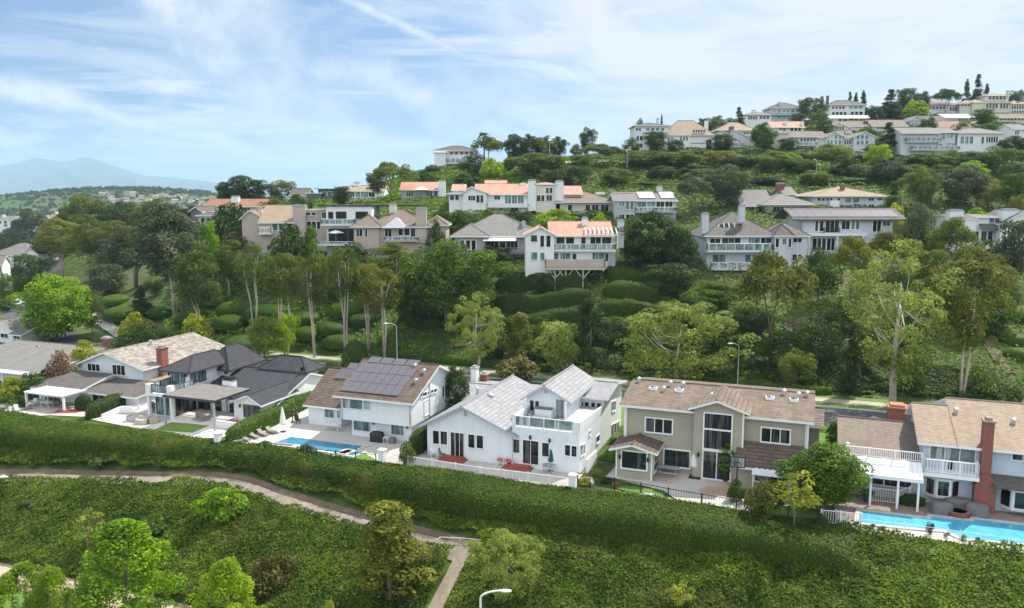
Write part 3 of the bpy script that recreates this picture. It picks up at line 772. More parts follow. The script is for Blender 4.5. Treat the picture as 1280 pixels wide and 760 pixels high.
# ------------------------------------------------------------------ ground cover on the slopes (nobody could count it)
def cover(name, X, Y, size, colr, seed, lift=.1, tint=0.0, keep=None, jit=.5):
    rng = np.random.default_rng(seed); Z = THs(X, Y); e = .4
    nx, ny = -(THs(X+e, Y)-Z)/e, -(THs(X, Y+e)-Z)/e
    N = np.c_[nx, ny, np.ones(len(X))]; N /= np.linalg.norm(N, axis=1)[:,None]
    mnd = fbm(X/3.2, Y/3.2, 4, seed); mnd2 = fbm(X/.9, Y/.9, 2, seed+3)
    C = np.c_[X, Y, Z + lift + (mnd-.35)*1.1*np.minimum(1, lift*5) + mnd2*.35*np.minimum(1, lift*5) + rng.uniform(-.05, .12, len(X))]
    Vv, Q = leaves(C, N + np.array([0,0,.3]), size, rng, jit)
    TI = np.clip(rng.normal(.38 + tint, .2, len(X)) + .9*(fbm(X/4, Y/4, 3, seed+9)-.5) + .5*(mnd2-.5), 0, 1)
    return tag(linkmesh(name, npmesh(name, Vv, Q, LV[colr], TI)), kind='stuff')
rng = np.random.default_rng(21)
n = 500000
u = rng.uniform(-96, 52, n); v = rng.uniform(47.6, 63.2, n)
pvv = np.interp(u, _pu, _pv, left=_pv[0], right=-99); du = np.array([w2uv(p.x, p.y) for p in _ps])
dd = np.abs(u - np.interp(v, du[::-1,1], du[::-1,0])) + (v > 57)*9
ok = ((v - pvv > 1.15 + .7*(fbm(u*.6, v*.6, 2, 8)-.5)) | (pvv - v > .62)) & (np.abs(v-pvv) > .55 + .5*(fbm(u*.8, v*.8, 2, 4)-.5)) & (dd > .8) & ((v < np.maximum(pvv, 57.5)+3.4) | (u > _ud-2.5)) & (v < 62.9)
X, Y = u[ok]*CT - v[ok]*ST, u[ok]*ST + v[ok]*CT
cover('ground_cover', X, Y, .2, 'ivy', 31, .3, tint=.16*smooth(_ud-1, _ud+2, u[ok]) - .06*smooth(-10, 0, u[ok])*(u[ok] < _ud))
n = 420000
X = rng.uniform(-150, 190, n); Y = 96 + 260*rng.uniform(0, 1, n)**1.5
u, v = w2uv(X, Y)
ok = (v > 107) & (np.abs(X) < .68*Y) & ~((X < -62) & (Y > 120) & (X < -50-.32*(Y-100)))
bare = fbm(X/7, Y/7, 3, 77); ok &= bare < .70
X, Y = X[ok], Y[ok]; v_ = v[ok]
slope_tint = np.where((X > -8) & (v_ < 128), -.2, 0.0) + .3*smooth(15, 40, -X) - .12*smooth(140, 170, v_)  # lighter leaves on the left, darker lower right and higher up
cover('slope_cover', X, Y, .0034*Y+.03, 'hill', 33, .2, tint=slope_tint, jit=.4)
# ------------------------------------------------------------------ houses
def zoomer(ox, oy, k): return lambda x, y: (ox + x/k, oy + y/k)
class House:
    def __init__(s, name, label, O, rz=TH, group=None, cat='house', wall=None, roof=None, fascia=None, frame=None, gl=None):
        s.O = Vector(O); s.rz = rz; s.e = tag(empty(name, O, rz), label, cat, group)
        s.wall = wall or WHITE; s.roof = roof or RGREY; s.fascia = fascia or TRIM; s.frame = frame or TRIM; s.gl = gl or GL
        s.c, s.s = math.cos(rz), math.sin(rz)
        s.Z = lambda x, y: (x, y)
        s.walls = {}; s.roofs = []
    def loc(s, w): d = w - s.O; return Vector((d.x*s.c + d.y*s.s, -d.x*s.s + d.y*s.c, d.z))
    def L(s, px, py, y=None, x=None, z=None):
        if y is not None: n = Vector((-s.s, s.c, 0)); p = s.O + n*y
        elif x is not None: n = Vector((s.c, s.s, 0)); p = s.O + n*x
        else: n = Vector((0,0,1)); p = s.O + Vector((0,0,z))
        return s.loc(hit(px, py, p, n))
    def P(s, zx, zy, **k): return s.L(*s.Z(zx, zy), **k)
    def part(s, name, mb, mats, uv=False, smooth=False, label=None, parent=None):
        o = mb.build(name, mats, parent or s.e, uv=uv, smooth=smooth)
        if label: o['label'] = label
        return o
    # --- walls: one mesh per wall material
    def W(s, m=None):
        m = m or s.wall
        if m.name not in s.walls: s.walls[m.name] = (MB(), m)
        return s.walls[m.name][0]
    def block(s, x0, x1, y0, y1, z0, ze, zr=None, style='gx', yr=None, xr=None, wall=None, roof=None, fascia=None, oe=.5, og=.4, t=.2, hipr=None, fr=None):
        """walls and roof of one wing, local metres. gx: ridge along the facade; gy: gable to the front; hip; shed; flat; none"""
        wb = s.W(wall); roof = roof or s.roof; fascia = fascia or s.fascia
        ov = (x0, x1, y0, y1); polys = []; u = .012
        if style == 'gx':
            yr = (y0+y1)/2 if yr is None else yr
            wb.prism([(x0,y0,z0),(x0,y1,z0),(x0,y1,ze),(x0,yr,zr),(x0,y0,ze)], (x1-x0,0,0))
            a = (zr-ze)/(yr-y0); b_ = (zr-ze)/(y1-yr); xa, xb = x0-og, x1+og
            polys += [[(xa,y0-oe,ze-a*oe),(xb,y0-oe,ze-a*oe),(xb,yr,zr),(xa,yr,zr)], [(xa,yr,zr),(xb,yr,zr),(xb,y1+oe,ze-b_*oe),(xa,y1+oe,ze-b_*oe)]]
        elif style == 'gy':
            xr = (x0+x1)/2 if xr is None else xr
            wb.prism([(x0,y0,z0),(x1,y0,z0),(x1,y0,ze),(xr,y0,zr),(x0,y0,ze)], (0,y1-y0,0))
            a = (zr-ze)/(xr-x0); b_ = (zr-ze)/(x1-xr); ya, yb = y0-og, y1+og
            polys += [[(x0-oe,ya,ze-a*oe),(xr,ya,zr),(xr,yb,zr),(x0-oe,yb,ze-a*oe)], [(xr,ya,zr),(x1+oe,ya,ze-b_*oe),(x1+oe,yb,ze-b_*oe),(xr,yb,zr)]]
        elif style == 'hip':
            wb.box(x0,x1,y0,y1,z0,ze)
            X0,X1,Y0,Y1 = x0-oe,x1+oe,y0-oe,y1+oe; w_, d_ = X1-X0, Y1-Y0
            k = hipr if hipr is not None else min(w_, d_)/2
            if w_ >= d_:
                A, B_ = (X0+k,(Y0+Y1)/2,zr), (X1-k,(Y0+Y1)/2,zr); zz = ze - .1
                polys += [[(X0,Y0,zz),(X1,Y0,zz),B_,A], [(X1,Y1,zz),(X0,Y1,zz),A,B_], [(X1,Y0,zz),(X1,Y1,zz),B_], [(X0,Y1,zz),(X0,Y0,zz),A]]
            else:
                A, B_ = ((X0+X1)/2,Y0+k,zr), ((X0+X1)/2,Y1-k,zr); zz = ze - .1
                polys += [[(X0,Y1,zz),(X0,Y0,zz),A,B_], [(X1,Y0,zz),(X1,Y1,zz),B_,A], [(X0,Y0,zz),(X1,Y0,zz),A], [(X1,Y1,zz),(X0,Y1,zz),B_]]
            u = .11
        elif style == 'shed':       # low at the front, high against the wall behind
            wb.prism([(x0,y0,z0),(x0,y1,z0),(x0,y1,zr),(x0,y0,ze)], (x1-x0,0,0))
            a = (zr-ze)/(y1-y0); polys += [[(x0-og,y0-oe,ze-a*oe),(x1+og,y0-oe,ze-a*oe),(x1+og,y1,zr),(x0-og,y1,zr)]]
        elif style == 'flat':
            wb.box(x0,x1,y0,y1,z0,ze); polys += [[(x0-oe,y0-oe,ze),(x1+oe,y0-oe,ze),(x1+oe,y1+oe,ze),(x0-oe,y1+oe,ze)]]
        elif style == 'none': wb.box(x0,x1,y0,y1,z0,ze)
        if polys:
            r = MB()
            for p in polys: r.prism([(a[0],a[1],a[2]+u) for a in p], (0,0,t), 0, 1)
            # flip so that the upper face carries the roof material
            for i, f in enumerate(r.f):
                pass
            me = r.mesh('roof', [roof, fascia], uv=True)
            for p in me.polygons: p.material_index = 0 if p.normal.z > .25 else 1
            s.roofs.append(linkmesh('roof', me, s.e))
            if style in ('gx', 'hip', 'gy') and s.wall is not None and t > .1:
                rc = MB()
                if style == 'gx': rc.tube([(x0-og,yr,zr+t+u),(x1+og,yr,zr+t+u)], .1, 6)
                elif style == 'gy': rc.tube([(xr,ya,zr+t+u),(xr,yb,zr+t+u)], .1, 6)
                else:
                    up = t + u + .0
                    cs = [(X0,Y0,zz),(X1,Y0,zz),(X1,Y1,zz),(X0,Y1,zz)]
                    near = (A, B_, B_, A) if w_ >= d_ else (A, A, B_, B_)
                    for c0, q in zip(cs, near): rc.tube([(c0[0],c0[1],c0[2]+up),(q[0],q[1],q[2]+up)], .08, 5)
                    rc.tube([(A[0],A[1],A[2]+up),(B_[0],B_[1],B_[2]+up)], .09, 5)
                linkmesh('ridge_cap', rc.mesh('ridge_cap', roof, uv=True), s.roofs[-1])
        return dict(x0=x0, x1=x1, y0=y0, y1=y1, z0=z0, ze=ze, zr=zr)
    def bpx(s, y, d, l, r, base, eave, ridge=None, style='gx', z0=None, **k):
        """same, measured on the photo: l, r = left/right wall edges, base, eave, ridge = points (zoom coordinates)"""
        le = s.P(*l, y=y); re = s.P(*r, y=y)
        zb = z0 if z0 is not None else s.P(*base, y=y).z
        ze = s.P(*eave, y=y).z if not isinstance(eave, (int, float)) else eave
        zr = None
        if ridge is not None and not isinstance(ridge, (int, float)):
            if style in ('gx', 'hip'): zr = s.P(*ridge, y=(k['yr'] if k.get('yr') is not None else y + d/2)).z
            elif style == 'gy':
                q = s.P(*ridge, y=y); zr = q.z; k.setdefault('xr', q.x)
            elif style == 'shed': zr = s.P(*ridge, y=y+d).z
        elif ridge is not None: zr = ridge
        return s.block(le.x, re.x, y, y+d, zb, ze, zr, style, **k)
    def done(s):
        for m in s.walls.values(): s.part('wall', m[0], m[1])
        return s
    # --- openings
    def opening(s, face, c, a0, a1, z0, z1, nx=1, ny=1, fw=.08, gl=None, frame=None, name='window', mid=None, sill=True, out=.07):
        if a0 > a1: a0, a1 = a1, a0
        if z0 > z1: z0, z1 = z1, z0
        fx = {'F': lambda a, o, z: (a, c-o, z), 'B': lambda a, o, z: (a, c+o, z), 'R': lambda a, o, z: (c+o, a, z), 'L': lambda a, o, z: (c-o, a, z)}[face]
        def bx(mb, A0, A1, o0, o1, Z0, Z1):
            p, q = fx(A0, o0, Z0), fx(A1, o1, Z1)
            mb.box(min(p[0],q[0]), max(p[0],q[0]), min(p[1],q[1]), max(p[1],q[1]), min(p[2],q[2]), max(p[2],q[2]))
        f = MB()
        bx(f, a0-fw, a1+fw, -.02, out, z1, z1+fw); bx(f, a0-fw, a1+fw, -.02, out+(.05 if sill else 0), z0-fw, z0)
        bx(f, a0-fw, a0, -.02, out, z0, z1); bx(f, a1, a1+fw, -.02, out, z0, z1)
        m = fw*.65
        for i in range(1, nx):
            x = a0 + (a1-a0)*i/nx; bx(f, x-m/2, x+m/2, -.02, out-.012, z0, z1)
        for i in range(1, ny):
            z = z0 + (z1-z0)*i/ny; bx(f, a0, a1, -.02, out-.02, z-m/2, z+m/2)
        o = s.part(name, f, frame or s.frame)
        g = MB(); bx(g, a0, a1, -.015, .018, z0, z1); g.build('pane', gl or s.gl, o)
        return o
    def win(s, y, zx0, zy0, zx1, zy1, nx=1, ny=1, **k):
        xm, ym = (zx0+zx1)/2, (zy0+zy1)/2
        return s.opening('F', y, s.P(zx0,ym,y=y).x, s.P(zx1,ym,y=y).x, s.P(xm,zy1,y=y).z, s.P(xm,zy0,y=y).z, nx, ny, **k)
    def winR(s, x, zx0, zy0, zx1, zy1, nx=1, ny=1, **k):
        xm, ym = (zx0+zx1)/2, (zy0+zy1)/2
        return s.opening('R', x, s.P(zx0,ym,x=x).y, s.P(zx1,ym,x=x).y, s.P(xm,zy1,x=x).z, s.P(xm,zy0,x=x).z, nx, ny, **k)
    # --- trimmings
    def chimney(s, x0, x1, y0, y1, z0, z1, m=None, cap=None, parent=None, label=None):
        b = MB().box(x0, x1, y0, y1, z0, z1); o = s.part('chimney', b, m or s.wall, uv=True, label=label)
        b = MB().box(x0-.08, x1+.08, y0-.08, y1+.08, z1, z1+.14); b.box(x0+.15, x1-.15, y0+.15, y1-.15, z1+.14, z1+.34)
        b.build('chimney_cap', cap or GTRIM, o); return o
    def chim(s, y, zx0, zx1, ztop, zbot, d=1.0, **k):
        ym = (ztop+zbot)/2; a, b = s.P(zx0, ym, y=y).x, s.P(zx1, ym, y=y).x; xm = (zx0+zx1)/2
        return s.chimney(a, b, y, y+d, s.P(xm, zbot, y=y).z, s.P(xm, ztop, y=y).z, **k)
    def rail(s, pts, z, h=1.0, kind='baluster', m=None, gap=.35, name='railing', post=1.6):
        """railing along local (x, y) points at deck height z"""
        b = MB(); g = MB(); m = m or TRIM
        for p, q in zip(pts, pts[1:]):
            p, q = Vector((p[0],p[1],z)), Vector((q[0],q[1],z)); L_ = (q-p).length; up = Vector((0,0,1))
            b.tube([p+up*h, q+up*h], .05, 4); b.tube([p+up*.12, q+up*.12], .035, 4)
            n = max(1, round(L_/post))
            for i in range(n+1): c_ = p.lerp(q, i/n); b.box(c_.x-.05, c_.x+.05, c_.y-.05, c_.y+.05, z-.02, z+h+.06)
            if kind == 'baluster':
                n = max(1, round(L_/gap))
                for i in range(1, n): c_ = p.lerp(q, i/n); b.box(c_.x-.022, c_.x+.022, c_.y-.022, c_.y+.022, z+.12, z+h)
            elif kind in ('glass', 'solid'):
                d = (q-p).normalized(); nn = Vector((-d.y, d.x, 0))*.012
                g.prism([p+d*.06+up*.15-nn, q-d*.06+up*.15-nn, q-d*.06+up*(h-.06)-nn, p+d*.06+up*(h-.06)-nn], nn*2)
        o = s.part(name, b, m)
        if g.v: g.build('glass_panel' if kind == 'glass' else 'infill_panel', GLR if kind == 'glass' else m, o)
        return o
    def slab(s, name, x0, x1, y0, y1, z0, z1, m, **k):
        return s.part(name, MB().box(x0, x1, y0, y1, z0, z1), m, **k)
    def lamp(s, face, c, a, z):
        b = MB()
        p = {'F': (a, c-.14, z), 'R': (c+.14, a, z)}[face]
        b.lathe([(.03,-.2),(.1,-.16),(.12,.1),(.05,.22)], p, 8)
        q = {'F': (a, c, z), 'R': (c, a, z)}[face]; b.tube([q, p], .03, 5)
        return s.part('wall_lamp', b, BLACK)
    def vent(s, x, y, z):
        b = MB().lathe([(.16,-.3),(.16,.25),(.24,.27),(.2,.42),(.02,.5)], (x,y,z), 8); return s.part('roof_vent', b, STEEL)
    def skylight(s, x, y, z, w_=.8, d_=.8):
        b = MB().box(x-w_/2, x+w_/2, y-d_/2, y+d_/2, z-.3, z+.16); o = s.part('skylight', b, TRIM)
        b = MB().ell((x,y,z+.16), (w_*.45, d_*.45, .16), 10, 5); b.build('dome', GLB, o, smooth=True); return o
# ================================================================== the row of houses above the hedge
# ---- sage house
h = House('sage_house', 'sage green two-storey house with tall central gable window and tan tiled roof', atz(879, 595), wall=OLIVE, roof=RTANB)
h.Z = zoomer(740, 460, 4)
m = h.bpx(0, 11, (165,300), (1078,330), (560,545), (640,228), (680,105), fascia=TRIM, og=.5, oe=.55)
print('sage', {k: round(v, 2) for k, v in m.items()})
c = h.bpx(-.7, 5, (508,300), (757,330), (0,0), (757,222), (628,168), 'gy', z0=0, oe=.45, og=.5)
bay = h.bpx(-3.0, 3, (120,480), (300,480), (0,0), (120,400), (205,385), 'gy', z0=0, roof=RBROWN, oe=.55, og=.6)
rw = h.bpx(-1.9, 1.95, (722,520), (1050,540), (0,0), (880,488), (900,385), 'shed', z0=0, roof=RBROWN, oe=.6, og=.15)
print('bay', bay, 'rw', rw)
cx0, cx1 = h.P(562,300,y=-.7).x, h.P(697,300,y=-.7).x
zz = [h.P(628, q, y=-.7).z for q in (231,302,308,406,415)]
h.opening('F', -.7, cx0, cx1, zz[1]-.05, zz[0], 1, fw=.12, gl=GL); h.opening('F', -.7, cx0, cx1, zz[3], zz[2]-.1, 1, fw=.12)
h.opening('F', -.7, cx0, cx1, .12, zz[4]-.1, 2, fw=.12, name='sliding_door', sill=False)
h.win(0, 270,255,400,322, 3, fw=.12); h.win(0, 848,305,988,372, 3, fw=.12); h.win(0, 362,412,488,492, 1, fw=.13)
h.win(-3.0, 150,420,272,503, 1, fw=.13); h.winR(bay['x1'], 308,428,334,500, 1, 2, fw=.1)
h.win(-1.9, 815,522,990,572, 3, fw=.1)
for f, c_, a, z in (('F',-.7,h.P(532,437,y=-.7).x,2.2),('F',-3.0,bay['x0']+.35,1.95),('F',-3.0,bay['x1']-.35,1.95),('F',-1.9,h.P(790,495,y=-1.9).x,2.1)): h.lamp(f, c_, a, z)
# trims at the corners
b = MB()
for x, y in ((m['x0'],0),(m['x1'],0)): h.part('corner_trim', MB().box(x-.1, x+.1, y-.03, y+.12, 0, m['ze']-.05), TRIM)
for k_ in ((c['x1']-.12, c['x1']+.03, -.73, -.6, 0, c['ze']-.05), (bay['x1']-.1, bay['x1']+.03, -3.03, -2.9, 0, bay['ze']-.02), (bay['x0']-.03, bay['x0']+.1, -3.03, -2.9, 0, bay['ze']-.02), (rw['x0']-.03, rw['x0']+.1, -1.93, -1.8, 0, rw['ze']-.02)): h.part('corner_trim', MB().box(*k_), TRIM)
# white corrugated awning over the kitchen window
aw = MB(); a0, a1 = h.P(805,500,y=-1.9).x, h.P(995,500,y=-1.9).x; za = h.P(900,495,y=-2.0).z
n = 14
for i in range(n):
    xa = a0+(a1-a0)*i/n; xb = a0+(a1-a0)*(i+1)/n; zz_ = .03*(i % 2)
    aw.prism([(xa,-1.95,za+zz_),(xb,-1.95,za+zz_),(xb,-3.3,za-.45+zz_),(xa,-3.3,za-.45+zz_)], (0,0,.05))
o = h.part('awning', aw, RWHITE)
p = MB(); p.tube([(a0+.1,-3.2,0),(a0+.1,-3.2,za-.42)], .05, 6); p.tube([(a1-.1,-3.2,0),(a1-.1,-3.2,za-.42)], .05, 6); p.build('post', TRIM, o)
rs_ = (m['zr']-m['ze'])/5.5
for zx, zy in ((307,100),(436,108),(890,150),(1010,160)):
    q = h.P(zx, zy, y=3.6); h.skylight(q.x, 3.6, m['ze']+rs_*3.6+.25, .75, .75)
for zx, y_ in ((392,4.6),(235,4.9),(455,4.7),(600,2.6),(700,2.2),(960,4.8),(1032,4.4),(1075,4.8),(360,3.2)):
    q = h.P(zx, 90+(zx-392)*.09, y=y_); h.vent(q.x, y_, m['ze']+rs_*y_+.25)
b2 = h.block(m['x1']-6, m['x1']+1.1, 11.05, 16, 0, 2.6, 3.6, 'gx', oe=.4)
for x in (m['x0']+.16, m['x1']-.16): h.part('downpipe', MB().tube([(x,-.06,m['ze']-.1),(x,-.06,.0)], .045, 6), TRIM)
h.done(); SAGE = h
# ---- white house with roof terrace
h = House('terrace_house', 'long white house with pale grey tiled gables and a glass-railed roof terrace', atz(639, 582), wall=BLUEWHITE, roof=RLAV, fascia=TRIMB)
h.Z = zoomer(520, 460, 4.571)
g = h.bpx(0, 13, (65,430), (547,450), (300,530), (540,372), (270,222), 'gy', z0=0, oe=.75, og=.55)
print('terrace', g)
rb = h.bpx(11, 8, (215,150), (600,150), (0,0), 2.9, (400,104), 'gx', z0=0, oe=.5, fascia=TRIM)
dk = h.bpx(-.1, 9.2, (551,450), (930,450), (0,0), (740,352), None, 'none', z0=0)
zd = dk['ze']; x0, x1 = dk['x0'], dk['x1']
xg0 = h.P(633,220,y=4).x; xg1 = h.P(866,240,y=4).x
h.W(); zt = zd + 1.0
h.W().box(x0-.02, x0+.3, -.12, 4, zd, zt); h.W().prism([(x1-.18,-.12,zd-.3),(x1-.18,9.1,zd-.3),(x1-.18,9.1,zd+.3),(x1-.18,-.12,zt-.05)], (.2,0,0))
xr0, xr1 = h.P(566,310,y=-.1).x, h.P(897,340,y=-.1).x
h.W().box(x0-.02, xr0, -.13, .1, zd, zt); h.W().box(xr1, x1+.02, -.13, .1, zd, zt)
h.slab('terrace_floor', x0, x1-.2, .1, 9.1, zd, zd+.03, GREYW)
h.rail([(xr0, -.02), (xr1, -.02)], zd, 1.0, 'glass', post=1.45)
g2 = h.bpx(4, 9, (633,220), (866,240), (0,0), (870,188), (740,105), 'gy', z0=zd-.5, oe=.5, og=.5, fascia=TRIMB)
mb_ = h.block(xg1-.5, x1, 9.1, 16.8, 0, h.P(1000,168,y=9.1).z, h.P(980,82,y=12.9).z, 'gx', oe=.5, og=.5, wall=WHITE, fascia=TRIM)
print('upper', g2, mb_)
for a in ((98,358,132,432),(142,362,178,436),(300,380,336,454),(348,386,384,458)): h.win(0, *a, 1, fw=.07)
h.win(0, 200,370,274,505, 3, fw=.06, name='sliding_door', sill=False); h.win(0, 275,238,292,274, 1, ny=4, fw=.04, gl=GTRIM)
for a in ((556,408,592,484),(722,428,760,504),(852,440,881,500),(890,446,918,505)): h.win(-.1, *a, 1, fw=.06)
h.win(-.1, 612,415,700,548, 2, fw=.06, name='sliding_door', sill=False)
for a in ((652,184,674,242),(682,188,704,242)): h.win(4, *a, 1, fw=.05)
h.win(4, 733,128,752,142, 1, ny=3, fw=.04, gl=GTRIM)
h.win(4, 800,180,845,290, 1, fw=.06, name='terrace_door', sill=False, gl=GLB)
for a in ((932,192,956,248),(964,194,988,250),(1002,196,1024,252),(1034,200,1056,254)): h.win(9.1, *a, 1, fw=.05)
h.win(9.1, 880,190,910,262, 1, fw=.05, name='terrace_door', sill=False)
for a in ((938,440,948,500),(954,436,962,492),(1030,385,1046,425),(988,358,996,380)): h.winR(x1, *a, 1, fw=.05)
for a in ((1118,192,1126,246),(1130,190,1138,242),(1116,322,1126,392),(1130,316,1140,388),(1146,308,1156,376)): h.winR(x1, *a, 1, fw=.06)
p = MB().tube([(h.P(852,240,y=3.2).x, 3.4, zd),(h.P(852,240,y=3.2).x, 3.4, g2['ze'])], .12, 8); h.part('porch_post', p, TRIM)
for x, z in ((h.P(655,370,y=-.1).x, 3.0),(h.P(765,405,y=-.1).x, 2.9)): h.lamp('F', -.1, x, z)
p = MB(); p.tube([(g['x1']+.05,-.2,g['ze']-.3),(g['x1']+.05,-.2,0)], .05, 6); h.part('downpipe', p, TRIM)
h.chim(17, 313,345, 5, 100, .8, m=WHITE, label='white rendered chimney'); h.chim(18, 366,402, 40, 100, .9, m=BRICK, label='red brick chimney')
for zx, zy in ((420,245),(432,252),(350,165)): q = h.P(zx, zy, y=5); h.vent(q.x, 5, g['ze']+(g['x1']-q.x)*(g['zr']-g['ze'])/(g['x1']-(g['x0']+g['x1'])/2)*.8+.2)
# steps in front of the doors
for a0, a1 in ((150,305),(565,730)):
    s_ = MB(); xa = h.P(a0,510,z=0).x; xb = h.P(a1,520,z=0).x
    s_.box(xa, xb, -1.15, -.05 if a0 < 400 else -.15, .0, .16); s_.box(xa+.25, xb-.25, -.75, -.05 if a0 < 400 else -.15, .16, .32); h.part('door_step', s_, REDP)
h.done(); TERR = h
# ---- white house with solar panels
h = House('solar_house', 'white two-storey house with brown tiled roof covered in solar panels', atz(514.6, 553), wall=BLUEWHITE, roof=RBROWN)
h.Z = zoomer(360, 430, 5.317)
lo = h.bpx(0, 10.2, (425,560), (822,600), (0,0), (600,510), None, 'none', z0=0)
up = h.bpx(-.8, 11, (352,430), (820,450), (0,0), (580,352), (770,132), 'gx', z0=lo['ze'], oe=.7, og=.55)
print('solar', lo, up)
wing = h.bpx(2.0, 9.5, (135,450), (352,450), (0,0), (240,400), (380,176), 'gx', z0=0, oe=.6, og=.3)
print('wing', wing)
h.win(-.8, 365,352,404,425, 1, gl=GLB, fw=.06); h.win(-.8, 410,352,496,430, 1, gl=GLT, fw=.06); h.win(-.8, 504,362,545,434, 1, gl=GLB, fw=.06)
h.win(0, 438,510,550,576, 1, gl=GLT, fw=.08); h.win(0, 688,530,768,602, 1, gl=GLT, fw=.08)
h.win(2.0, 245,412,306,488, 2, gl=GLT, fw=.06, name='sliding_door'); h.win(2.0, 327,418,350,490, 1, gl=GLT, fw=.06)
for a in ((878,326,888,350),(894,322,920,346),(926,314,934,338),(948,304,962,326),(968,298,986,320),(1022,278,1036,352),(1040,270,1066,345)): h.winR(up['x1'], *a, 1, fw=.05)
h.winR(up['x1'], 905,372,938,470, 1, fw=.06, name='side_door', gl=WHITE, sill=False)
h.lamp('F', 0, h.P(572,512,y=0).x, lo['ze']-.25); h.lamp('F', 0, h.P(795,530,y=0).x, lo['ze']-.25)
sl = (up['zr']-up['ze'])/5.5; cs = math.cos(math.atan(sl)); sn = math.sin(math.atan(sl))
def panel(H_, x, y, w_, l_, y0, ze, sl_):
    b = MB(); c_ = math.cos(math.atan(sl_)); z = lambda yy: ze + (yy-y0)*sl_ + .32
    b.prism([(x,y,z(y)),(x+w_,y,z(y)),(x+w_,y+l_*c_,z(y+l_*c_)),(x,y+l_*c_,z(y+l_*c_))], (0,0,.05)); 
    me = b.mesh('solar_panel', [SOLAR, STEEL], uv=True)
    for p in me.polygons: p.material_index = 0 if p.normal.z > .4 else 1
    return linkmesh('solar_panel', me, H_.e)
q0 = h.P(355,318,y=-.6); q1 = h.P(735,350,y=-.6); xa, xb = q0.x-.1, q1.x
zf = up['ze']; yy = -.75
for r, n in enumerate((6, 6, 6)):
    wd = (xb-xa)/7
    for i in range(7): panel(h, xa + wd*i + .03, yy + r*1.72*cs, wd-.06, 1.58, -.8, zf, sl)
wd = (xb-xa)*.9/4
for i in range(4): panel(h, xa + .5 + wd*i, yy + 3*1.72*cs + .05, wd-.16, 1.0, -.8, zf, sl)
sw = (wing['zr']-wing['ze'])/4.75
qa = h.P(250,280,y=5.0); 
for i in range(3): panel(h, wing['x0']+ (wing['x1']-wing['x0'])*.34 + i*1.12, 5.2, 1.06, 1.6, 2.0, wing['ze'], sw)
for i in range(2): panel(h, wing['x0']+ (wing['x1']-wing['x0'])*.5 + i*1.12, 5.2+1.75*math.cos(math.atan(sw)), 1.06, .9, 2.0, wing['ze'], sw)
for zx, zy, y_ in ((845,130,3.9),(905,178,3.2),(850,262,1.6)): q = h.P(zx, zy, y=y_); h.vent(q.x, y_, up['ze']+sl*(y_+.8)+.2)
for x in (up['x0']+.15, up['x1']-.15): h.part('downpipe', MB().tube([(x,-.86,up['ze']-.1),(x,-.86,lo['ze'])], .04, 6), GTRIM)
h.part('downpipe', MB().tube([(up['x1']+.05,3.2,up['ze']+.8),(up['x1']+.05,3.2,0)], .045, 6), GTRIM)
h.done(); SOLH = h
# ---- white house with charcoal hip roofs
h = House('charcoal_roof_house', 'white house with charcoal hip roofs, balcony and slatted patio cover', atz(196, 519), wall=WHITE, roof=RSLATE, fascia=DTRIM, frame=DTRIM)
h.Z = zoomer(180, 420, 5.317)
lo = h.bpx(0, 9, (75,450), (190,470), (0,0), (150,372), None, 'none', z0=0)
h.opening('R', lo['x1'], .5, 3.6, .1, 2.3, 3, name='sliding_door', sill=False)
A = h.bpx(2.6, 8.5, (165,290), (300,290), (0,0), (235,238), (432,128), 'hip', z0=lo['ze'], oe=.8, hipr=3.2)
print('char', lo, A)
Bk = h.bpx(8.0, 5.5, (425,240), (562,240), (0,0), (500,222), (600,72), 'hip', z0=2, oe=.8)
xm1 = h.P(880,440,y=4).x
Mn = h.block(A['x0'], xm1, 4.0, 17, 0, h.P(880,452,y=4).z, h.P(1100,255,y=10.2).z, 'gx', yr=10.2, oe=.5, og=.35, fascia=TRIM)
Dm = h.bpx(10.5, 2.6, (810,225), (1070,225), (0,0), (940,232), (900,140), 'hip', z0=3, oe=.7)
sg = h.bpx(1.0, 6.5, (598,480), (772,480), (0,0), (600,440), (695,402), 'gy', z0=0, oe=.35, og=.3, fascia=TRIM)
print('Bk', Bk, 'Mn', Mn, 'Dm', Dm, 'sg', sg)
h.win(1.0, 665,462,768,540, 3, 2, fw=.06, name='french_door', sill=False)
h.win(2.6, 190,243,270,316, 2, gl=GLT, name='balcony_door', sill=False)
h.winR(A['x1'], 312,245,360,305, 2, gl=GLT, fw=.07); h.winR(A['x1'], 366,236,408,295, 2, gl=GLT, fw=.07)
h.win(8.0, 538,234,556,248, 1, fw=.05)
h.win(0, 86,408,186,518, 3, gl=GLT, name='sliding_door', sill=False)
h.win(4.0, 215,425,300,500, 2, name='sliding_door', sill=False); h.win(4.0, 328,430,440,500, 3, name='sliding_door', sill=False); h.win(4.0, 460,430,512,490, 1)
h.win(4.0, 575,440,600,510, 1)
h.winR(Dm['x1'], 1040,208,1058,238, 1, fw=.05)
for a in ((170,250),(283,260)): h.lamp('F', 2.6, h.P(*a, y=2.6).x, h.P(*a, y=2.6).z)
for a in ((642,462),(782,470)): h.lamp('F', 1.0, h.P(*a, y=1.0).x, h.P(*a, y=1.0).z)
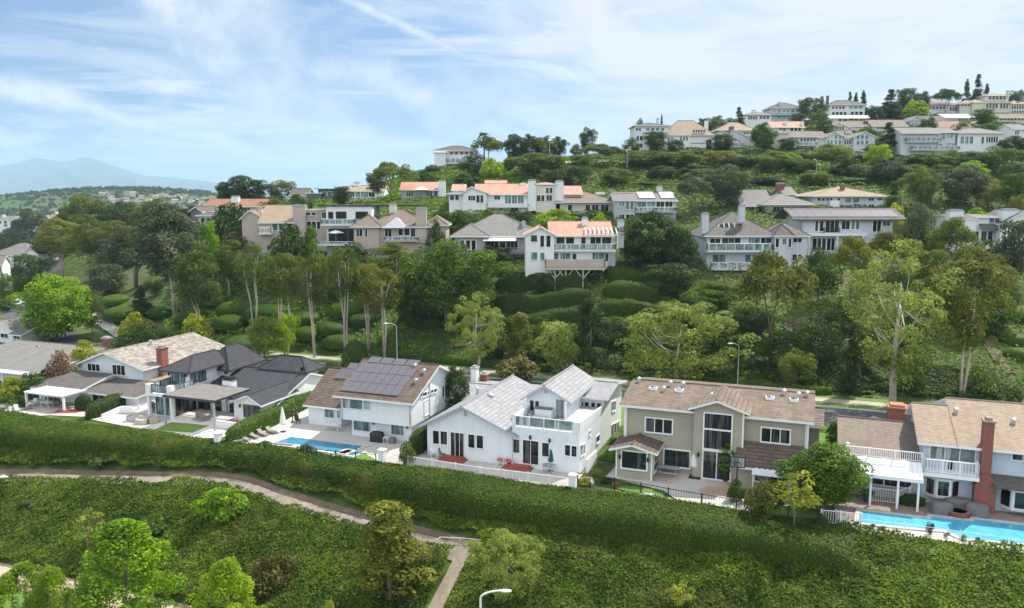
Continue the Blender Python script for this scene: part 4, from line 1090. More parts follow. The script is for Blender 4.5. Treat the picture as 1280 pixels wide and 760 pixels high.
# balcony over the left front
zb = lo['ze']; xl = lo['x0']
bx_ = h.P(225,350,y=0).x
h.slab('balcony', xl-.1, bx_+.1, -1.2, 2.6, zb-.28, zb, WHITE)
h.part('balcony_pier', MB().box(xl-.1, xl+.55, -1.2, -.6, zb, zb+1.05), WHITE); h.part('balcony_pier', MB().box(bx_-.5, bx_+.1, -1.2, -.6, zb, zb+1.05), WHITE)
h.rail([(xl+.55,-.95),(bx_-.5,-.95)], zb, 1.0, 'glass', BLACK); h.rail([(xl,-.6),(xl,2.5)], zb, 1.0, 'glass', BLACK); h.rail([(bx_,-.6),(bx_,2.5)], zb, 1.0, 'glass', BLACK)
for x in (xl+.1, bx_-.1): h.part('balcony_post', MB().box(x-.15, x+.15, -1.1, -.8, 0, zb-.28), WHITE)
# slatted patio cover
f0 = h.P(120,392,y=-2.6); f1 = h.P(455,428,y=-2.6); zp = (f0.z+f1.z)/2
b = MB(); y1 = 3.4; xp0, xp1 = h.P(125,392,z=zp).x, h.P(455,430,z=zp).x
yf = h.P(455,430,z=zp).y
xb1 = xp1 + .2
b.box(xp0, xb1, yf, yf+.12, zp-.22, zp); b.box(xp0, xp0+.12, yf+.12, y1, zp-.22, zp); b.box(xb1-.12, xb1, yf+.12, y1, zp-.22, zp); b.box(xp0+.12, xb1-.12, y1-.12, y1, zp-.22, zp)
o = h.part('patio_cover', b, DTRIM)
b = MB(); n = int((y1-yf)/.34)
for i in range(n): b.box(xp0-.1, xb1+.1, yf+.05+i*.34, yf+.05+i*.34+.22, zp+.003, zp+.06)
b.build('slat', WOODG, o)
for x, y in ((xp0+.15,yf+.06),(xb1-.15,yf+.06),((xp0+xb1)/2,y1-.1)):
    MB().box(x-.09, x+.09, y-.05, y+.12, 0, zp-.22).build('post', GTRIM, o)
h.chim(3.4, 522,578, 296, 378, 1.0, m=WHITE, cap=BLACK)
for a in ((600,90,12.0),(875,172,13.5)):
    q = h.P(a[0], a[1], y=a[2]); h.vent(q.x, q.y, q.z-.1)
b = MB().box(h.P(470,560,y=-1.5).x, h.P(640,540,y=-1.5).x, -1.6, -1.4, 0, .8); h.part('parapet_wall', b, WHITE)
h.done(); CHAR = h
# ---- shake-roofed house
h = House('shake_roof_house', 'pale blue gabled house with patchy weathered shake roof and brick chimney', atz(125, 506), wall=LAP, roof=RSHAKE, fascia=TRIM)
h.Z = zoomer(0, 400, 4)
up = h.bpx(5, 15, (412,260), (714,270), (0,0), (714,246), (530,166), 'gy', z0=2, oe=.55, og=.5)
print('shake', up)
l1 = h.bpx(0, 5.05, (405,390), (690,390), (0,0), (560,372), (560,292), 'shed', z0=0, wall=WHITE, roof=RDGREY, oe=.7)
l2 = h.bpx(-.5, 9, (195,380), (400,380), (0,0), (300,345), (330,256), 'gx', z0=0, wall=WHITE, roof=RDGREY, oe=.8)
l3 = h.block(up['x1']-.5, up['x1']+2.4, 1.5, 12, 0, 1.5, 2.2, 'shed', wall=CREAM, roof=RTAN)
print(l1, l2)
h.win(5, 440,220,500,254, 3, fw=.08); h.win(5, 565,226,626,274, 3, fw=.08)
h.win(0, 465,372,530,420, 2, name='sliding_door', sill=False)
h.win(-.5, 215,385,300,440, 3, name='sliding_door', sill=False)
xc = up['x1']; q0 = h.P(800,210,x=xc+.4); 
h.chimney(xc-.15, xc+.75, q0.y, q0.y+1.1, 0, h.P(815,140,x=xc+.4).z, m=BRICK, cap=BRICK)
q = h.P(752,104,x=(up['x0']+up['x1'])/2); h.vent(q.x, q.y, up['zr']+.2)
h.chim(24, 508,540, 95, 180, 1.0, m=BRICK)
zc = 1.75; a = h.P(108,372,z=zc); b_ = h.P(392,350,z=zc); c_ = h.P(262,382,z=zc)
x0_, x1_ = h.P(108,368,z=zc).x, h.P(300,378,z=zc).x; yf = c_.y
b = MB().box(x0_, x1_+1.2, yf, yf+3.2, zc, zc+.14); n = 10
for i in range(n+1): x = x0_ + (x1_+1.2-x0_)*i/n; b.box(x-.04, x+.04, yf-.02, yf+3.2, zc+.145, zc+.2)
o = h.part('patio_cover', b, RWHITE)
for x, y in ((x0_+.15, yf+.15), (x1_+1.05, yf+.15), (x0_+.15, yf+3.0)): MB().box(x-.11, x+.11, y-.11, y+.11, 0, zc-.002).build('post', TRIM, o)
h.done(); SHAKE = h
# ---- blue-grey house at the right edge
h = House('blue_house', 'blue-grey house with golden shingle roof, white balcony and tall brick chimney', atz(1152, 627), wall=BLUEGREY, roof=RYEL)
h.Z = zoomer(1000, 480, 3.4536)
m1 = h.bpx(0, 9, (527,350), (640,350), (0,0), (560,250), (570,98), 'gx', z0=0, oe=.6, og=.5, yr=5.6)
k_ = (m1['zr']-m1['ze'])/5.6
m2 = h.block(m1['x1']+.42, m1['x1']+17, 0, 13.4, 0, m1['ze'], m1['ze']+k_*6.9, 'gx', oe=.6, og=.0, yr=6.9)
print('blue', m1, m2)
lf = h.bpx(0, 12.4, (180,320), (525,350), (0,0), 2.75, (350,165), 'gx', z0=0, roof=RTAUPE, oe=.5, og=.3, wall=GREYW)
print('lf', lf)
h.win(0, 562,258,756,330, 3, fw=.09, gl=GLB, name='sliding_door', sill=False)
h.win(0, 917,286,1010,330, 2, fw=.1)
# bay windows
def baywin(x0, x1, z0, z1, d=.7, roof=None):
    b = MB().prism([(x0,0,z0),(x1,0,z0),(x1-.7,-d,z0),(x0+.7,-d,z0)], (0,0,z1-z0)); h.part('bay', b, TRIM)
    h.opening('F', -d, x0+.85, x1-.85, z0+.25, z1-.2, 1, fw=.07)
    for sx in (x0, x1):
        q = [(sx+(.12 if sx == x0 else -.12), -.15), (sx+(.58 if sx == x0 else -.58), -d+.08)]
        g_ = MB(); dx = Vector((q[1][0]-q[0][0], q[1][1]-q[0][1], 0)).normalized(); n_ = Vector((dx.y, -dx.x, 0))*(.03 if sx == x0 else -.03)
        g_.prism([Vector((q[0][0],q[0][1],z0+.25))+n_, Vector((q[1][0],q[1][1],z0+.25))+n_, Vector((q[1][0],q[1][1],z1-.2))+n_, Vector((q[0][0],q[0][1],z1-.2))+n_], n_*.8)
        h.part('side_pane', g_, GL)
xa, xb = h.P(540,430,y=0).x, h.P(688,440,y=0).x
baywin(xa, xb, .7, 2.35)
xa2 = h.P(862,470,y=0).x; baywin(xa2, xa2+5.2, .45, 2.2, .9)
b = MB().prism([(xa2-.9,0,2.9),(xa2+6,0,2.9),(xa2+6,-1.5,2.3),(xa2-.6,-1.5,2.3)], (0,0,.12)); h.part('bay_roof', b, RDGREY, uv=True)
# balcony
zb = h.P(650,392,y=-1.4).z; x0_, x1_ = m1['x0']-.1, h.P(776,380,y=-1.4).x
h.slab('balcony', x0_, x1_, -1.5, -.002, zb-.3, zb, TRIM)
h.rail([(x0_+.08,-.1),(x0_+.08,-1.42),(x1_-.08,-1.42),(x1_-.08,-.1)], zb, 1.1, 'baluster', gap=.22, post=1.3)
# white patio cover with a railing along its rear edge
yq = -2.6; zc = h.P(350,398,y=yq).z; zr_ = h.P(350,322,y=-.9).z; xl, xr_ = h.P(186,330,y=-1.5).x, m1['x0']-.15
b = MB(); n = 16
for i in range(n):
    xa_ = xl+(xr_-xl)*i/n; xb_ = xl+(xr_-xl)*(i+1)/n
    e_ = .05 if i % 4 == 0 else 0; b.prism([(xa_,yq,zc+e_),(xb_-(0 if e_ else .02),yq,zc+e_),(xb_-(0 if e_ else .02),-1.0,zr_+e_),(xa_,-1.0,zr_+e_)], (0,0,.05))
b.box(xl, xr_, yq-.1, yq-.003, zc-.2, zc+.1)
o = h.part('patio_cover', b, TRIM)
for zx in (306, 424, 514):
    x = h.P(zx, 440, y=yq).x; MB().box(x-.08, x+.08, yq+.02, yq+.18, 0, zc-.01).build('post', TRIM, o)
h.rail([(xl,-.9),(xr_,-.9)], zr_, max(.8, h.P(350,284,y=-.9).z - zr_), 'baluster', gap=.16, post=1.7)
for a in ((312,385,362,432),(363,388,425,440),(430,400,480,445)): h.win(0, *a, 1, fw=.06, name='sliding_door')
# stepped brick chimney
q0, q1 = h.P(788,250,y=-.6).x, h.P(834,250,y=-.6).x
h.chimney(q0, q1, -.75, .25, 0, h.P(810,165,y=-.6).z, m=BRICK, cap=BRICK)
b = MB().prism([(q0-.35,-.9,0),(q1+.45,-.9,0),(q1+.45,-.9,2.2),(q1+.02,-.9,3.1),(q0-.02,-.9,3.1),(q0-.35,-.9,2.2)], (0,.9,0)); h.part('chimney_breast', b, BRICK, uv=True)
h.chim(11.5, 380,458, 108, 190, 1.6, m=BRICK, cap=TERRAP)
for zx, zy, y_ in ((675,95,4.5),(925,125,3.6),(205,250,1.6),(1000,110,4.6)):
    q = h.P(zx, zy, y=y_); h.vent(q.x, y_, (m1['ze'] if zx > 500 else 2.75)+(k_ if zx > 500 else (lf['zr']-2.75)/6.2)*y_+.2)
h.done(); BLUE = h
# ---- roofs at the left edge
h = House('grey_roof_house', 'low house with broad light grey shingle roof, cut off at the left edge', atz(30, 492), wall=WHITE, roof=RGREY)
h.Z = zoomer(0, 400, 4)
m = h.bpx(4, 14, (-260,280), (215,290), (0,0), 1.75, (100,108), 'gx', z0=0, oe=.6, yr=15)
print('grey', m)
b = MB(); q = h.P(140,280,z=1.6); q2 = h.P(0,262,z=1.6); b.box(q.x-9, q.x, q.y, q.y+3, 1.6, 1.72); o = h.part('patio_cover', b, RWHITE)
for x in (q.x-.2, q.x-5): MB().box(x-.1, x+.1, q.y+.1, q.y+.3, 0, 1.6).build('post', TRIM, o)
h.win(4, 20,300,90,330, 2, name='sliding_door'); h.skylight(h.P(190,118,y=13).x, 13, m['zr']-.2)
h.done()
h = House('corner_house', 'small white house with grey roofs beside the road at the left edge', atz(4, 428), wall=WHITE, roof=RGREY)
h.Z = zoomer(0, 400, 4)
m = h.bpx(0, 9, (-70,70), (62,70), (0,0), (30,48), (0,8), 'gy', z0=0)
h.bpx(-1, 5, (62,80), (110,80), (0,0), (80,72), (80,30), 'gx', z0=0, wall=GREYW)
h.win(0, 5,68,40,88, 2); h.win(-1, 72,78,100,94, 2); h.done()
# ================================================================== yards
def psheet(name, pts, z, m, kind='structure', uv=False):
    return sheet(name, [atz(x, y, z) for x, y in pts], z, m, 0, kind, uv)
psheet('patio', [(-20,520),(20,506),(60,494),(100,489),(160,497),(108,521),(60,519),(0,524)], .02, CONCS)
psheet('patio', [(108,523),(165,508),(200,500),(300,503),(325,520),(286,546),(235,549),(180,537)], .024, STONEP, uv=True)
psheet('lawn', [(192,537),(214,527.5),(262,531.5),(240,541)], .04, LAWN)
psheet('patio', [(284,557),(322,530),(385,500),(440,500),(545,552),(478,577),(400,573)], .022, CONCP)
psheet('lawn', [(392,572),(455,566),(475,577),(440,578)], .035, LAWN)
psheet('patio', [(474,576),(520,556),(640,568),(735,586),(712,611),(600,598)], .023, CONCS)
psheet('patio', [(757,596),(772,580),(1010,598),(990,626),(935,636),(885,633),(848,626),(829,613),(800,606)], .025, CONC)
def _stain():
    m = bpy.data.materials.new('rust_stained_concrete'); t = NT(m); c = t.new('ShaderNodeTexCoord').outputs['Object']
    n = t.noise(c, .28, 4, .6); g = t.noise(c, 4, 3)
    cc = t.mix(t.ramp(n, [(.47, 0.0), (.6, 1.0)]), rgba((.5,.46,.42)), rgba((.42,.27,.17)))
    cc = t.mix(.4, cc, t.ramp(g, [(.3, .35), (.7, .65)]), 'OVERLAY')
    p = t.new('ShaderNodeBsdfPrincipled', {'Base Color': cc, 'Roughness': .8}); t.out(p.outputs[0]); return m
psheet('patio', [(770,590),(785,583),(985,600),(970,622),(930,628),(880,618),(840,606),(800,599)], .032, _stain())
psheet('lawn', [(760,606),(795,608),(824,614),(838,628),(790,617)], .03, LAWN)
psheet('lawn', [(885,636),(930,640),(990,630),(1035,646),(985,650),(920,641)], .03, LAWN)
psheet('patio', [(1040,632),(1100,612),(1300,638),(1300,668),(1160,652),(1060,648)], .022, PAVER, uv=True)
psheet('patio', [(1062,648),(1160,650),(1300,664),(1300,694),(1180,678),(1050,662)], .018, CONCP)
def pool(label, pts, water, coping, w_=.35):
    P = [atz(x, y, .1) for x, y in pts]; n = len(P); c = sum(P, Vector())/n
    e = empty('swimming_pool', (c.x, c.y, 0)); tag(e, label, 'pool')
    Q = [p - c for p in P]; 
    area = sum(Q[i].x*Q[(i+1)%n].y - Q[(i+1)%n].x*Q[i].y for i in range(n))
    if area < 0: Q.reverse()
    O = []
    for i in range(n):
        a, b, d = Q[i-1], Q[i], Q[(i+1)%n]
        n1 = Vector(((b-a).y, -(b-a).x)).normalized(); n2 = Vector(((d-b).y, -(d-b).x)).normalized()
        m_ = (n1+n2); m_ = m_/max(.35, m_.dot(n1)) if m_.length > 1e-4 else n1
        O.append(Vector((b.x+m_.x*w_, b.y+m_.y*w_, 0)))
    b = MB().add([(q.x, q.y, .065) for q in Q], [list(range(n))]); b.build('water', water, e)
    b = MB(); vs_ = [(q.x,q.y,.03) for q in Q]+[(q.x,q.y,.12) for q in Q]+[(q.x,q.y,.12) for q in O]+[(q.x,q.y,.0) for q in O]; fs = []
    for i in range(n):
        j = (i+1)%n
        for k in range(3): fs.append([k*n+i, k*n+j, (k+1)*n+j, (k+1)*n+i])
    b.add(vs_, fs); b.build('coping', coping, e); return e
pool('deep blue rectangular pool in the pale patio of the solar panel house', [(342,553.8),(363,546.2),(455,557.5),(431,567.3)], POOLA, CONCP)
pool('small square blue spa beside the deep blue pool', [(420,566.5),(434,561.8),(456,564.3),(441,570)], POOLA, CONCP, .25)
pool('long stepped turquoise pool at the foot of the blue house', [(1076,638),(1163.6,648.3),(1165,645),(1217,651.3),(1219,648.5),(1330,662),(1330,684),(1203,672.5),(1180,662.5),(1160,661.5),(1072,653)], POOLB, CONC)
# ---- fences, pillars, walls
def fence(label, pts, h, m, gap=.2, post=2.2, name='fence', zb=0.0, cat='fence', pk=.022, rl=.035):
    P = [atz(x, y, zb) for x, y in pts]; c = P[0].copy(); e = tag(empty(name, c), label, cat); b = MB(); up = Vector((0,0,1))
    for p, q in zip(P, P[1:]):
        p, q = p-c, q-c; L_ = (q-p).length
        b.tube([p+up*(h-.04), q+up*(h-.04)], rl, 4); b.tube([p+up*.15, q+up*.15], rl*.85, 4)
        n = max(1, int(L_/gap))
        for i in range(1, n): k = p.lerp(q, i/n); b.tube([k+up*.15, k+up*(h-.04)], pk, 4)
    b.build('panel', m, e)
    for p, q in zip(P, P[1:]):
        p, q = p-c, q-c; n = max(1, round((q-p).length/post))
        for i in range(n + (1 if q+c == P[-1] else 0)):
            k = p.lerp(q, i/n); w_ = min(.05, rl*1.6); MB().box(k.x-w_, k.x+w_, k.y-w_, k.y+w_, -.1, h+.06).build('post', m, e)
    return e
fence('white railing fence along the terrace of the house with the roof terrace', [(481,579),(540,588),(600,598),(660,605),(713,612)], 1.05, TRIM, .16, 2.4)
fence('thin black wire fence around the patio of the sage house', [(722,606),(768,613),(835,626),(920,641),(985,650),(1022,656)], 1.1, BLACK, .22, 2.6, pk=.012)
fence('white railing fence at the hedge end beside a white chair', [(1026,655),(1050,657),(1076,660)], 1.15, TRIM, .16, 1.6)
fence('low pale fence along the front edge of the turquoise pool', [(1076,660.5),(1130,667),(1200,676.5),(1300,691)], .8, TRIM, .3, 3.4, pk=.009, rl=.016)
fence('white picket gate under the white patio cover of the blue house', [(1074,618),(1088,627),(1122,631),(1150,622)], 1.25, TRIM, .18, 1.4, name='picket_fence')
fence('thin black pool fence in front of the small spa', [(372,570),(420,575),(470,579)], .9, BLACK, .5, 2.0, pk=.012)
def pillar(label, px, py, w_=.28, h=1.35, m=WHITE):
    p = atz(px, py); e = tag(empty('gate_pillar', p, TH), label, 'pillar')
    MB().box(-w_, w_, -w_, w_, -.2, h).build('shaft', m, e); MB().box(-w_-.06, w_+.06, -w_-.06, w_+.06, h, h+.1).build('cap', m, e)
pillar('white square pillar at the left end of the white railing fence', 478, 580); pillar('white square pillar where the white fence meets the black fence', 716, 613)
pillar('short white pillar between the dark hedge and the long hedge', 273, 555, .3, 1.1)
def gwall(label, pts, h, t_=.2, m=WHITE, zb=-.1, name='garden_wall', cat='wall'):
    P = [atz(x, y, 0) for x, y in pts]; b = MB()
    for p, q in zip(P, P[1:]):
        d = (q-p).normalized(); n = Vector((-d.y, d.x, 0))*t_/2
        b.prism([p-n+Vector((0,0,zb)), q-n+Vector((0,0,zb)), q+n+Vector((0,0,zb)), p+n+Vector((0,0,zb))], (0,0,h-zb))
    return tag(b.build(name, m), label, cat)
gwall('white garden wall between the charcoal roof house and the solar panel house', [(321,536),(352,522),(384,506.5)], 1.0)
gwall('white side wall beside the terrace house and the sage house', [(733,590),(745,578)], 1.2)
gwall('low grey retaining wall along the front of the turquoise pool', [(1040,661),(1076,663),(1130,670),(1200,680),(1310,695.5)], .12, .35, CONC, -.75, 'retaining_wall')
gwall('low brick planter edge by the white pillar', [(722,603),(738,601),(741,609)], .35, .25, BRICK)
gwall('low white wall of the charcoal roof house patio', [(128,524),(153,513),(175,512)], .55, .25)
# ---- furniture makers: every one builds parts on an Empty
def thing(name, label, cat, px, py, rz=0.0, s=1.0, group=None, z=0.0):
    e = tag(empty(name, atz(px, py, z), TH + rz), label, cat, group); e.scale = (s, s, s); return e
def legs(e, xs, ys, h, m, r=.03):
    for x in xs:
        for y in ys: MB().box(x-r, x+r, y-r, y+r, 0, h).build('leg', m, e)
def chair(label, px, py, rz, m, fm, s=1.0, group=None, z=0.0):
    e = thing('patio_chair', label, 'chair', px, py, rz, s, group, z)
    MB().box(-.28,.28,-.28,.28,.38,.5).build('seat', m, e)
    MB().prism([(-.28,.24,.5),(.28,.24,.5),(.28,.42,1.1),(-.28,.42,1.1)], (0,.09,0)).build('backrest', m, e)
    legs(e, (-.25,.25), (-.25,.25), .38, fm)
    for x in (-.3,.3): MB().tube([(x,-.25,.4),(x,-.25,.66),(x,.3,.68)], .03, 5).build('armrest', fm, e)
    return e
def table(label, px, py, rz, m, w_=1.6, d_=.8, s=1.0, rnd=False, h=.74, lm=None):
    e = thing('patio_table', label, 'table', px, py, rz, s)
    if rnd: MB().lathe([(w_/2,0),(w_/2,.04)], (0,0,h), 20).build('table_top', m, e)
    else: MB().box(-w_/2,w_/2,-d_/2,d_/2,h,h+.06).build('table_top', m, e)
    k = .62 if rnd else .9
    legs(e, (-w_/2*k, w_/2*k), (-d_/2*k, d_/2*k), h, lm or m); return e
def umbrella(label, px, py, m, h=2.6, s=1.0):
    e = thing('closed_umbrella', label, 'umbrella', px, py, 0, s)
    MB().tube([(0,0,.05),(0,0,h)], .03, 6).build('pole', GTRIM, e)
    b = MB()
    for k in range(3): b.lathe([(.1,.75),(.3,.95+.02*k),(.26,1.5),(.15,2.1),(.04,h+.02)], (.03*math.cos(k*2.1), .03*math.sin(k*2.1), 0), 8)
    b.build('canopy', m, e); MB().lathe([(.32,0),(.32,.07),(.08,.12)], (0,0,0), 12).build('base', BLACK, e); return e
def cover_(label, px, py, w_, d_, h, m, rz=0.0, name='covered_furniture', cat='cover', s=1.0):
    e = thing(name, label, cat, px, py, rz, s); b = MB(); r = random.Random(px); G_ = []
    prof = [(1.08,0),(1.02,.3),(1.0,.7),(.93,.92),(.7,1.0),(.0,1.03)]
    k = len(b.v)
    for q, z in prof:
        for j in range(20):
            a = 2*math.pi*j/20; c_, s_ = math.cos(a), math.sin(a)
            sx_, sy_ = math.copysign(abs(c_)**.45, c_), math.copysign(abs(s_)**.45, s_); f = q*(1 + r.uniform(-.04,.04))
            b.v.append((sx_*w_/2*f, sy_*d_/2*f, z*h*(1+r.uniform(-.04,.04)*(z > 0))))
    for i in range(len(prof)-1):
        for j in range(20): b.f.append([i*20+j, i*20+(j+1)%20, (i+1)*20+(j+1)%20, (i+1)*20+j]); b.m.append(0)
    b.build('fabric', m, e, smooth=True); return e
def sofa(label, px, py, w_, rz, m, s=1.0, cm=None):
    e = thing('outdoor_sofa', label, 'sofa', px, py, rz, s)
    MB().box(-w_/2,w_/2,-.4,.4,.05,.36).build('base', m, e); MB().box(-w_/2,w_/2,.25,.42,.36,.8).build('backrest', m, e)
    n = max(1, round(w_/.7))
    for i in range(n): MB().box(-w_/2+.06+i*(w_-.12)/n, -w_/2+.03+(i+1)*(w_-.12)/n, -.4,.24,.362,.5).build('seat_cushion', cm or m, e)
    for x in (-w_/2, w_/2): MB().box(x-.09,x+.09,-.42,.43,.05,.6).build('armrest', m, e)
    return e
def lounger(label, px, py, rz, m, fm, s=1.0, group=None):
    e = thing('sun_lounger', label, 'lounger', px, py, rz, s, group)
    MB().box(-.32,.32,-.95,.95,.22,.3).build('frame', fm, e); MB().box(-.3,.3,-.93,.3,.3,.4).build('mattress', m, e)
    MB().prism([(-.3,.3,.32),(.3,.3,.32),(.3,.92,.68),(-.3,.92,.68)], (0,-.05,.09)).build('backrest', m, e); legs(e, (-.28,.28), (-.85,.85), .22, fm); return e
def potplant(label, px, py, s, colr, pm, kind='bush', ph=.55, cat='potted plant', z=0.0, top=1.3):
    e = thing('potted_plant', label, cat, px, py, 0, s, None, z)
    MB().lathe([(.22,0),(.34,ph*.9),(.36,ph),(.3,ph-.05)], (0,0,0), 14).build('pot', pm, e)
    tk, cr, H0, R0 = proto(kind, 1); c = linkmesh('foliage', cr, e, (0,0,ph*.7), 0, (.55/R0,.55/R0,top/H0)); c.material_slots[0].link = 'OBJECT'; c.material_slots[0].material = LV[colr]; return e
def palm(label, px, Y, base_z, top_py, s, colr='mid', name='palm_tree', cat='palm'):
    """slender trunk and a head of drooping fronds"""
    X = (px-CX)/F*(Y*CP); z = T(X, Y) if base_z is None else base_z
    X = (px-CX)/F*(Y*CP-(z-CH)*SP); H_ = aty(px, top_py, Y).z - z; e = tag(empty(name, (X, Y, z)), label, cat); r = random.Random(int(px))
    ht = max(.15, H_ - .55*s)
    MB().tube([(0,0,-.2),(.05*s,0,ht*.5),(0,0,ht)], [.13*s+.03,.1*s+.02,.09*s+.02], 8).build('trunk', BARK, e, smooth=True)
    V_, C_ = [], []
    for i in range(26):
        a = r.uniform(0, 6.28); el = r.uniform(-.1, 1.2); L_ = s*r.uniform(.9,1.25); prev = None
        for k in range(9):
            t_ = k/8; d = L_*t_; p = Vector((math.cos(a)*d*math.cos(el*(1-t_*.3)), math.sin(a)*d*math.cos(el*(1-t_*.3)), ht + d*math.sin(el) - 1.15*t_*t_*L_*.8))
            if prev is not None:
                sd = Vector((-math.sin(a), math.cos(a), 0))*s*.17*(1-t_*.6)
                for sg in (-1, 1):
                    k0 = len(V_); V_ += [prev, p, p + sd*sg + Vector((0,0,-.1*s)), prev + sd*sg*.9 + Vector((0,0,-.1*s))]; C_.append([k0,k0+1,k0+2,k0+3])
            prev = p
    me = npmesh('palm_fronds', np.array([tuple(v) for v in V_]), np.array(C_), LV[colr], np.random.default_rng(3).uniform(.2,.8,len(C_))); linkmesh('crown', me, e); return e
# shake-roof house patio
for i, a in enumerate(((42,508,.2),(52,505,-.4),(66,506,2.6),(76,508,1.7))):
    chair(['pale patio chair at the left post of the white patio cover','white patio chair in the middle under the white patio cover','grey patio chair facing away under the white patio cover','grey patio chair nearest the red steps'][i], *a, (CANVAS, CANVAS, GREYF, GREYF)[i], STEEL, .85)
table('pale patio table under the white patio cover of the shake-roof house', 59, 509, 0, CANVAS, 1.6, .9, .8)
b = MB().box(-1.3,1.3,-.5,.5,0,.1).box(-1.1,1.1,-.1,.5,.1,.2); e = thing('garden_steps', 'brick-red garden steps beside the round shrub', 'steps', 84, 515, .5); b.build('step', REDP, e)
for i, (x, y) in enumerate(((10,519),(22,516),(4,512))): chair(['white garden chair nearest the hedge at the left edge','white garden chair by the left end of the brick ledge','white garden chair cut by the left edge of the picture'][i], x, y, i*1.3, CANVAS, STEEL, .85)
gwall('low brick ledge at the left end of the first patio', [(14,516),(40,511)], .3, .3, BRICK)
for i, (x, y) in enumerate(((112,512),(122,508),(133,507))): chair(['dark patio chair by the brown glass door','dark patio chair between two others by the house wall','dark patio chair beside the dark hedge'][i], x, y, 2+i, BLACK, BLACK, .8)
# charcoal roof house
for i, (x, y, w_, rz) in enumerate(((161,516,1.5,3.3),(170,526,1.6,.1),(178,530,1.0,.4),(190,528,1.2,-.5))):
    sofa(['white outdoor sofa by the low white wall','beige outdoor sofa facing the lawn','beige one-seat sofa beside the hedge','beige two-seat sofa beside the lawn'][i], x, y, w_, rz, WHITE if i == 0 else BEIGEF, 1.05, CANVAS if i == 0 else BEIGEF)
sofa('dark wicker sofa at the back under the slatted patio cover', 227, 512, 2.0, 0, GREYF, .95); sofa('beige wicker sofa at the right post of the patio cover', 254, 524, 2.0, 2.7, WICKER, 1.0, BEIGEF)
potplant('tall grey pot with spiky plant by the left sliding door', 192, 516, .7, 'deep', WICKER, ph=.9); potplant('grey pot with plant at the middle of the patio front', 215.5, 519, .7, 'deep', WICKER, ph=.9)
potplant('small plant on the balcony of the charcoal roof house', 199, 484, .5, 'deep', BLACK, z=2.95)
e = thing('pool_float', 'pink pool float lying behind the white parapet wall', 'float', 291, 529, .4, .8); b = MB()
pts = [(math.cos(a)*.5, math.sin(a)*.5, .18) for a in np.linspace(0, 6.28, 17)]; b.tube(pts, .18, 8).build('ring', PINK, e, smooth=True)
MB().tube([(.5,0,.2),(.62,0,.6),(.5,0,.85),(.35,0,.8)], [.12,.09,.08,.05], 8).build('neck', PINK, e, smooth=True)
# solar house
umbrella('closed pale umbrella beside the dark hedge of the solar panel house', 354, 540, CANVAS, 2.7)
for i, (x, y) in enumerate(((306,551),(317,547.5),(328,544.5),(339,541.5))):
    lounger(['weathered lounger nearest the long hedge in the row of four','second weathered lounger from the long hedge','third weathered lounger from the long hedge','weathered lounger nearest the closed pale umbrella'][i], x, y, 1.25, WICKER, WOODG, .8, 'loungers beside the blue pool')
cover_('tall lilac-grey cover over a barbecue by the white garden wall', 396, 524, 1.4, .8, 1.5, LILF)
sofa('dark grey sofa against the wall of the low solar wing', 424, 527, 2.6, 0, GREYF, .8)
table('pale dining table on the patio beside the dark grey sofa', 416, 538, 0, CANVAS, 2.0, .9, .9)
e = thing('storage_heater', 'black patio heater stack beside the white garden wall', 'patio heater', 366, 528, 0, .8)
MB().lathe([(.3,0),(.3,.12),(.08,.16),(.06,1.5),(.14,1.55),(.12,1.8)], (0,0,0), 12).build('stand', BLACK, e); MB().lathe([(.4,1.82),(.1,1.98)], (0,0,0), 12).build('hood', BLACK, e)
chair('black armchair beside the patio heater', 372, 529, 1, BLACK, BLACK, .85)
cover_('black covered barbecue in front of the tall teal window', 471.5, 552, 1.5, .75, 1.05, BLACK, 0, 'covered_grill', 'grill')
table('small white side table with a bin beside the black grill', 483, 554, 0, CANVAS, .7, .5, .8); cover_('dark low bin beside the white side table', 490.5, 554, .7, .6, .6, GREYF, 0, 'covered_bin', 'bin')
e = thing('fire_pit', 'long rectangular stone fire pit at the edge of the blue pool', 'fire pit', 354, 561, 0.05); MB().box(-1.7,1.7,-.45,.45,0,.45).build('body', CONC, e); MB().box(-1.1,1.1,-.22,.22,.45,.5).build('burner_tray', GREYF, e)
palm('small dark fan palm left of the fire pit', 330, atz(330,562).y, 0, 548, 1.0, 'deep', 'sago_palm'); palm('small dark fan palm right of the fire pit', 384, atz(384,569).y, 0, 551.5, 1.05, 'deep', 'sago_palm')
e = thing('log_pile', 'rusty red log pile at the end of the dark hedge', 'log pile', 297, 555, .9, .8); r_ = random.Random(4)
for i in range(9): MB().tube([(-.6+r_.uniform(-.1,.1), -.4+.25*(i%4), .12+.2*(i//4)), (.6, -.4+.25*(i%4), .12+.2*(i//4))], .12, 7).build('log', TERRAP if i % 2 else WOODG, e)
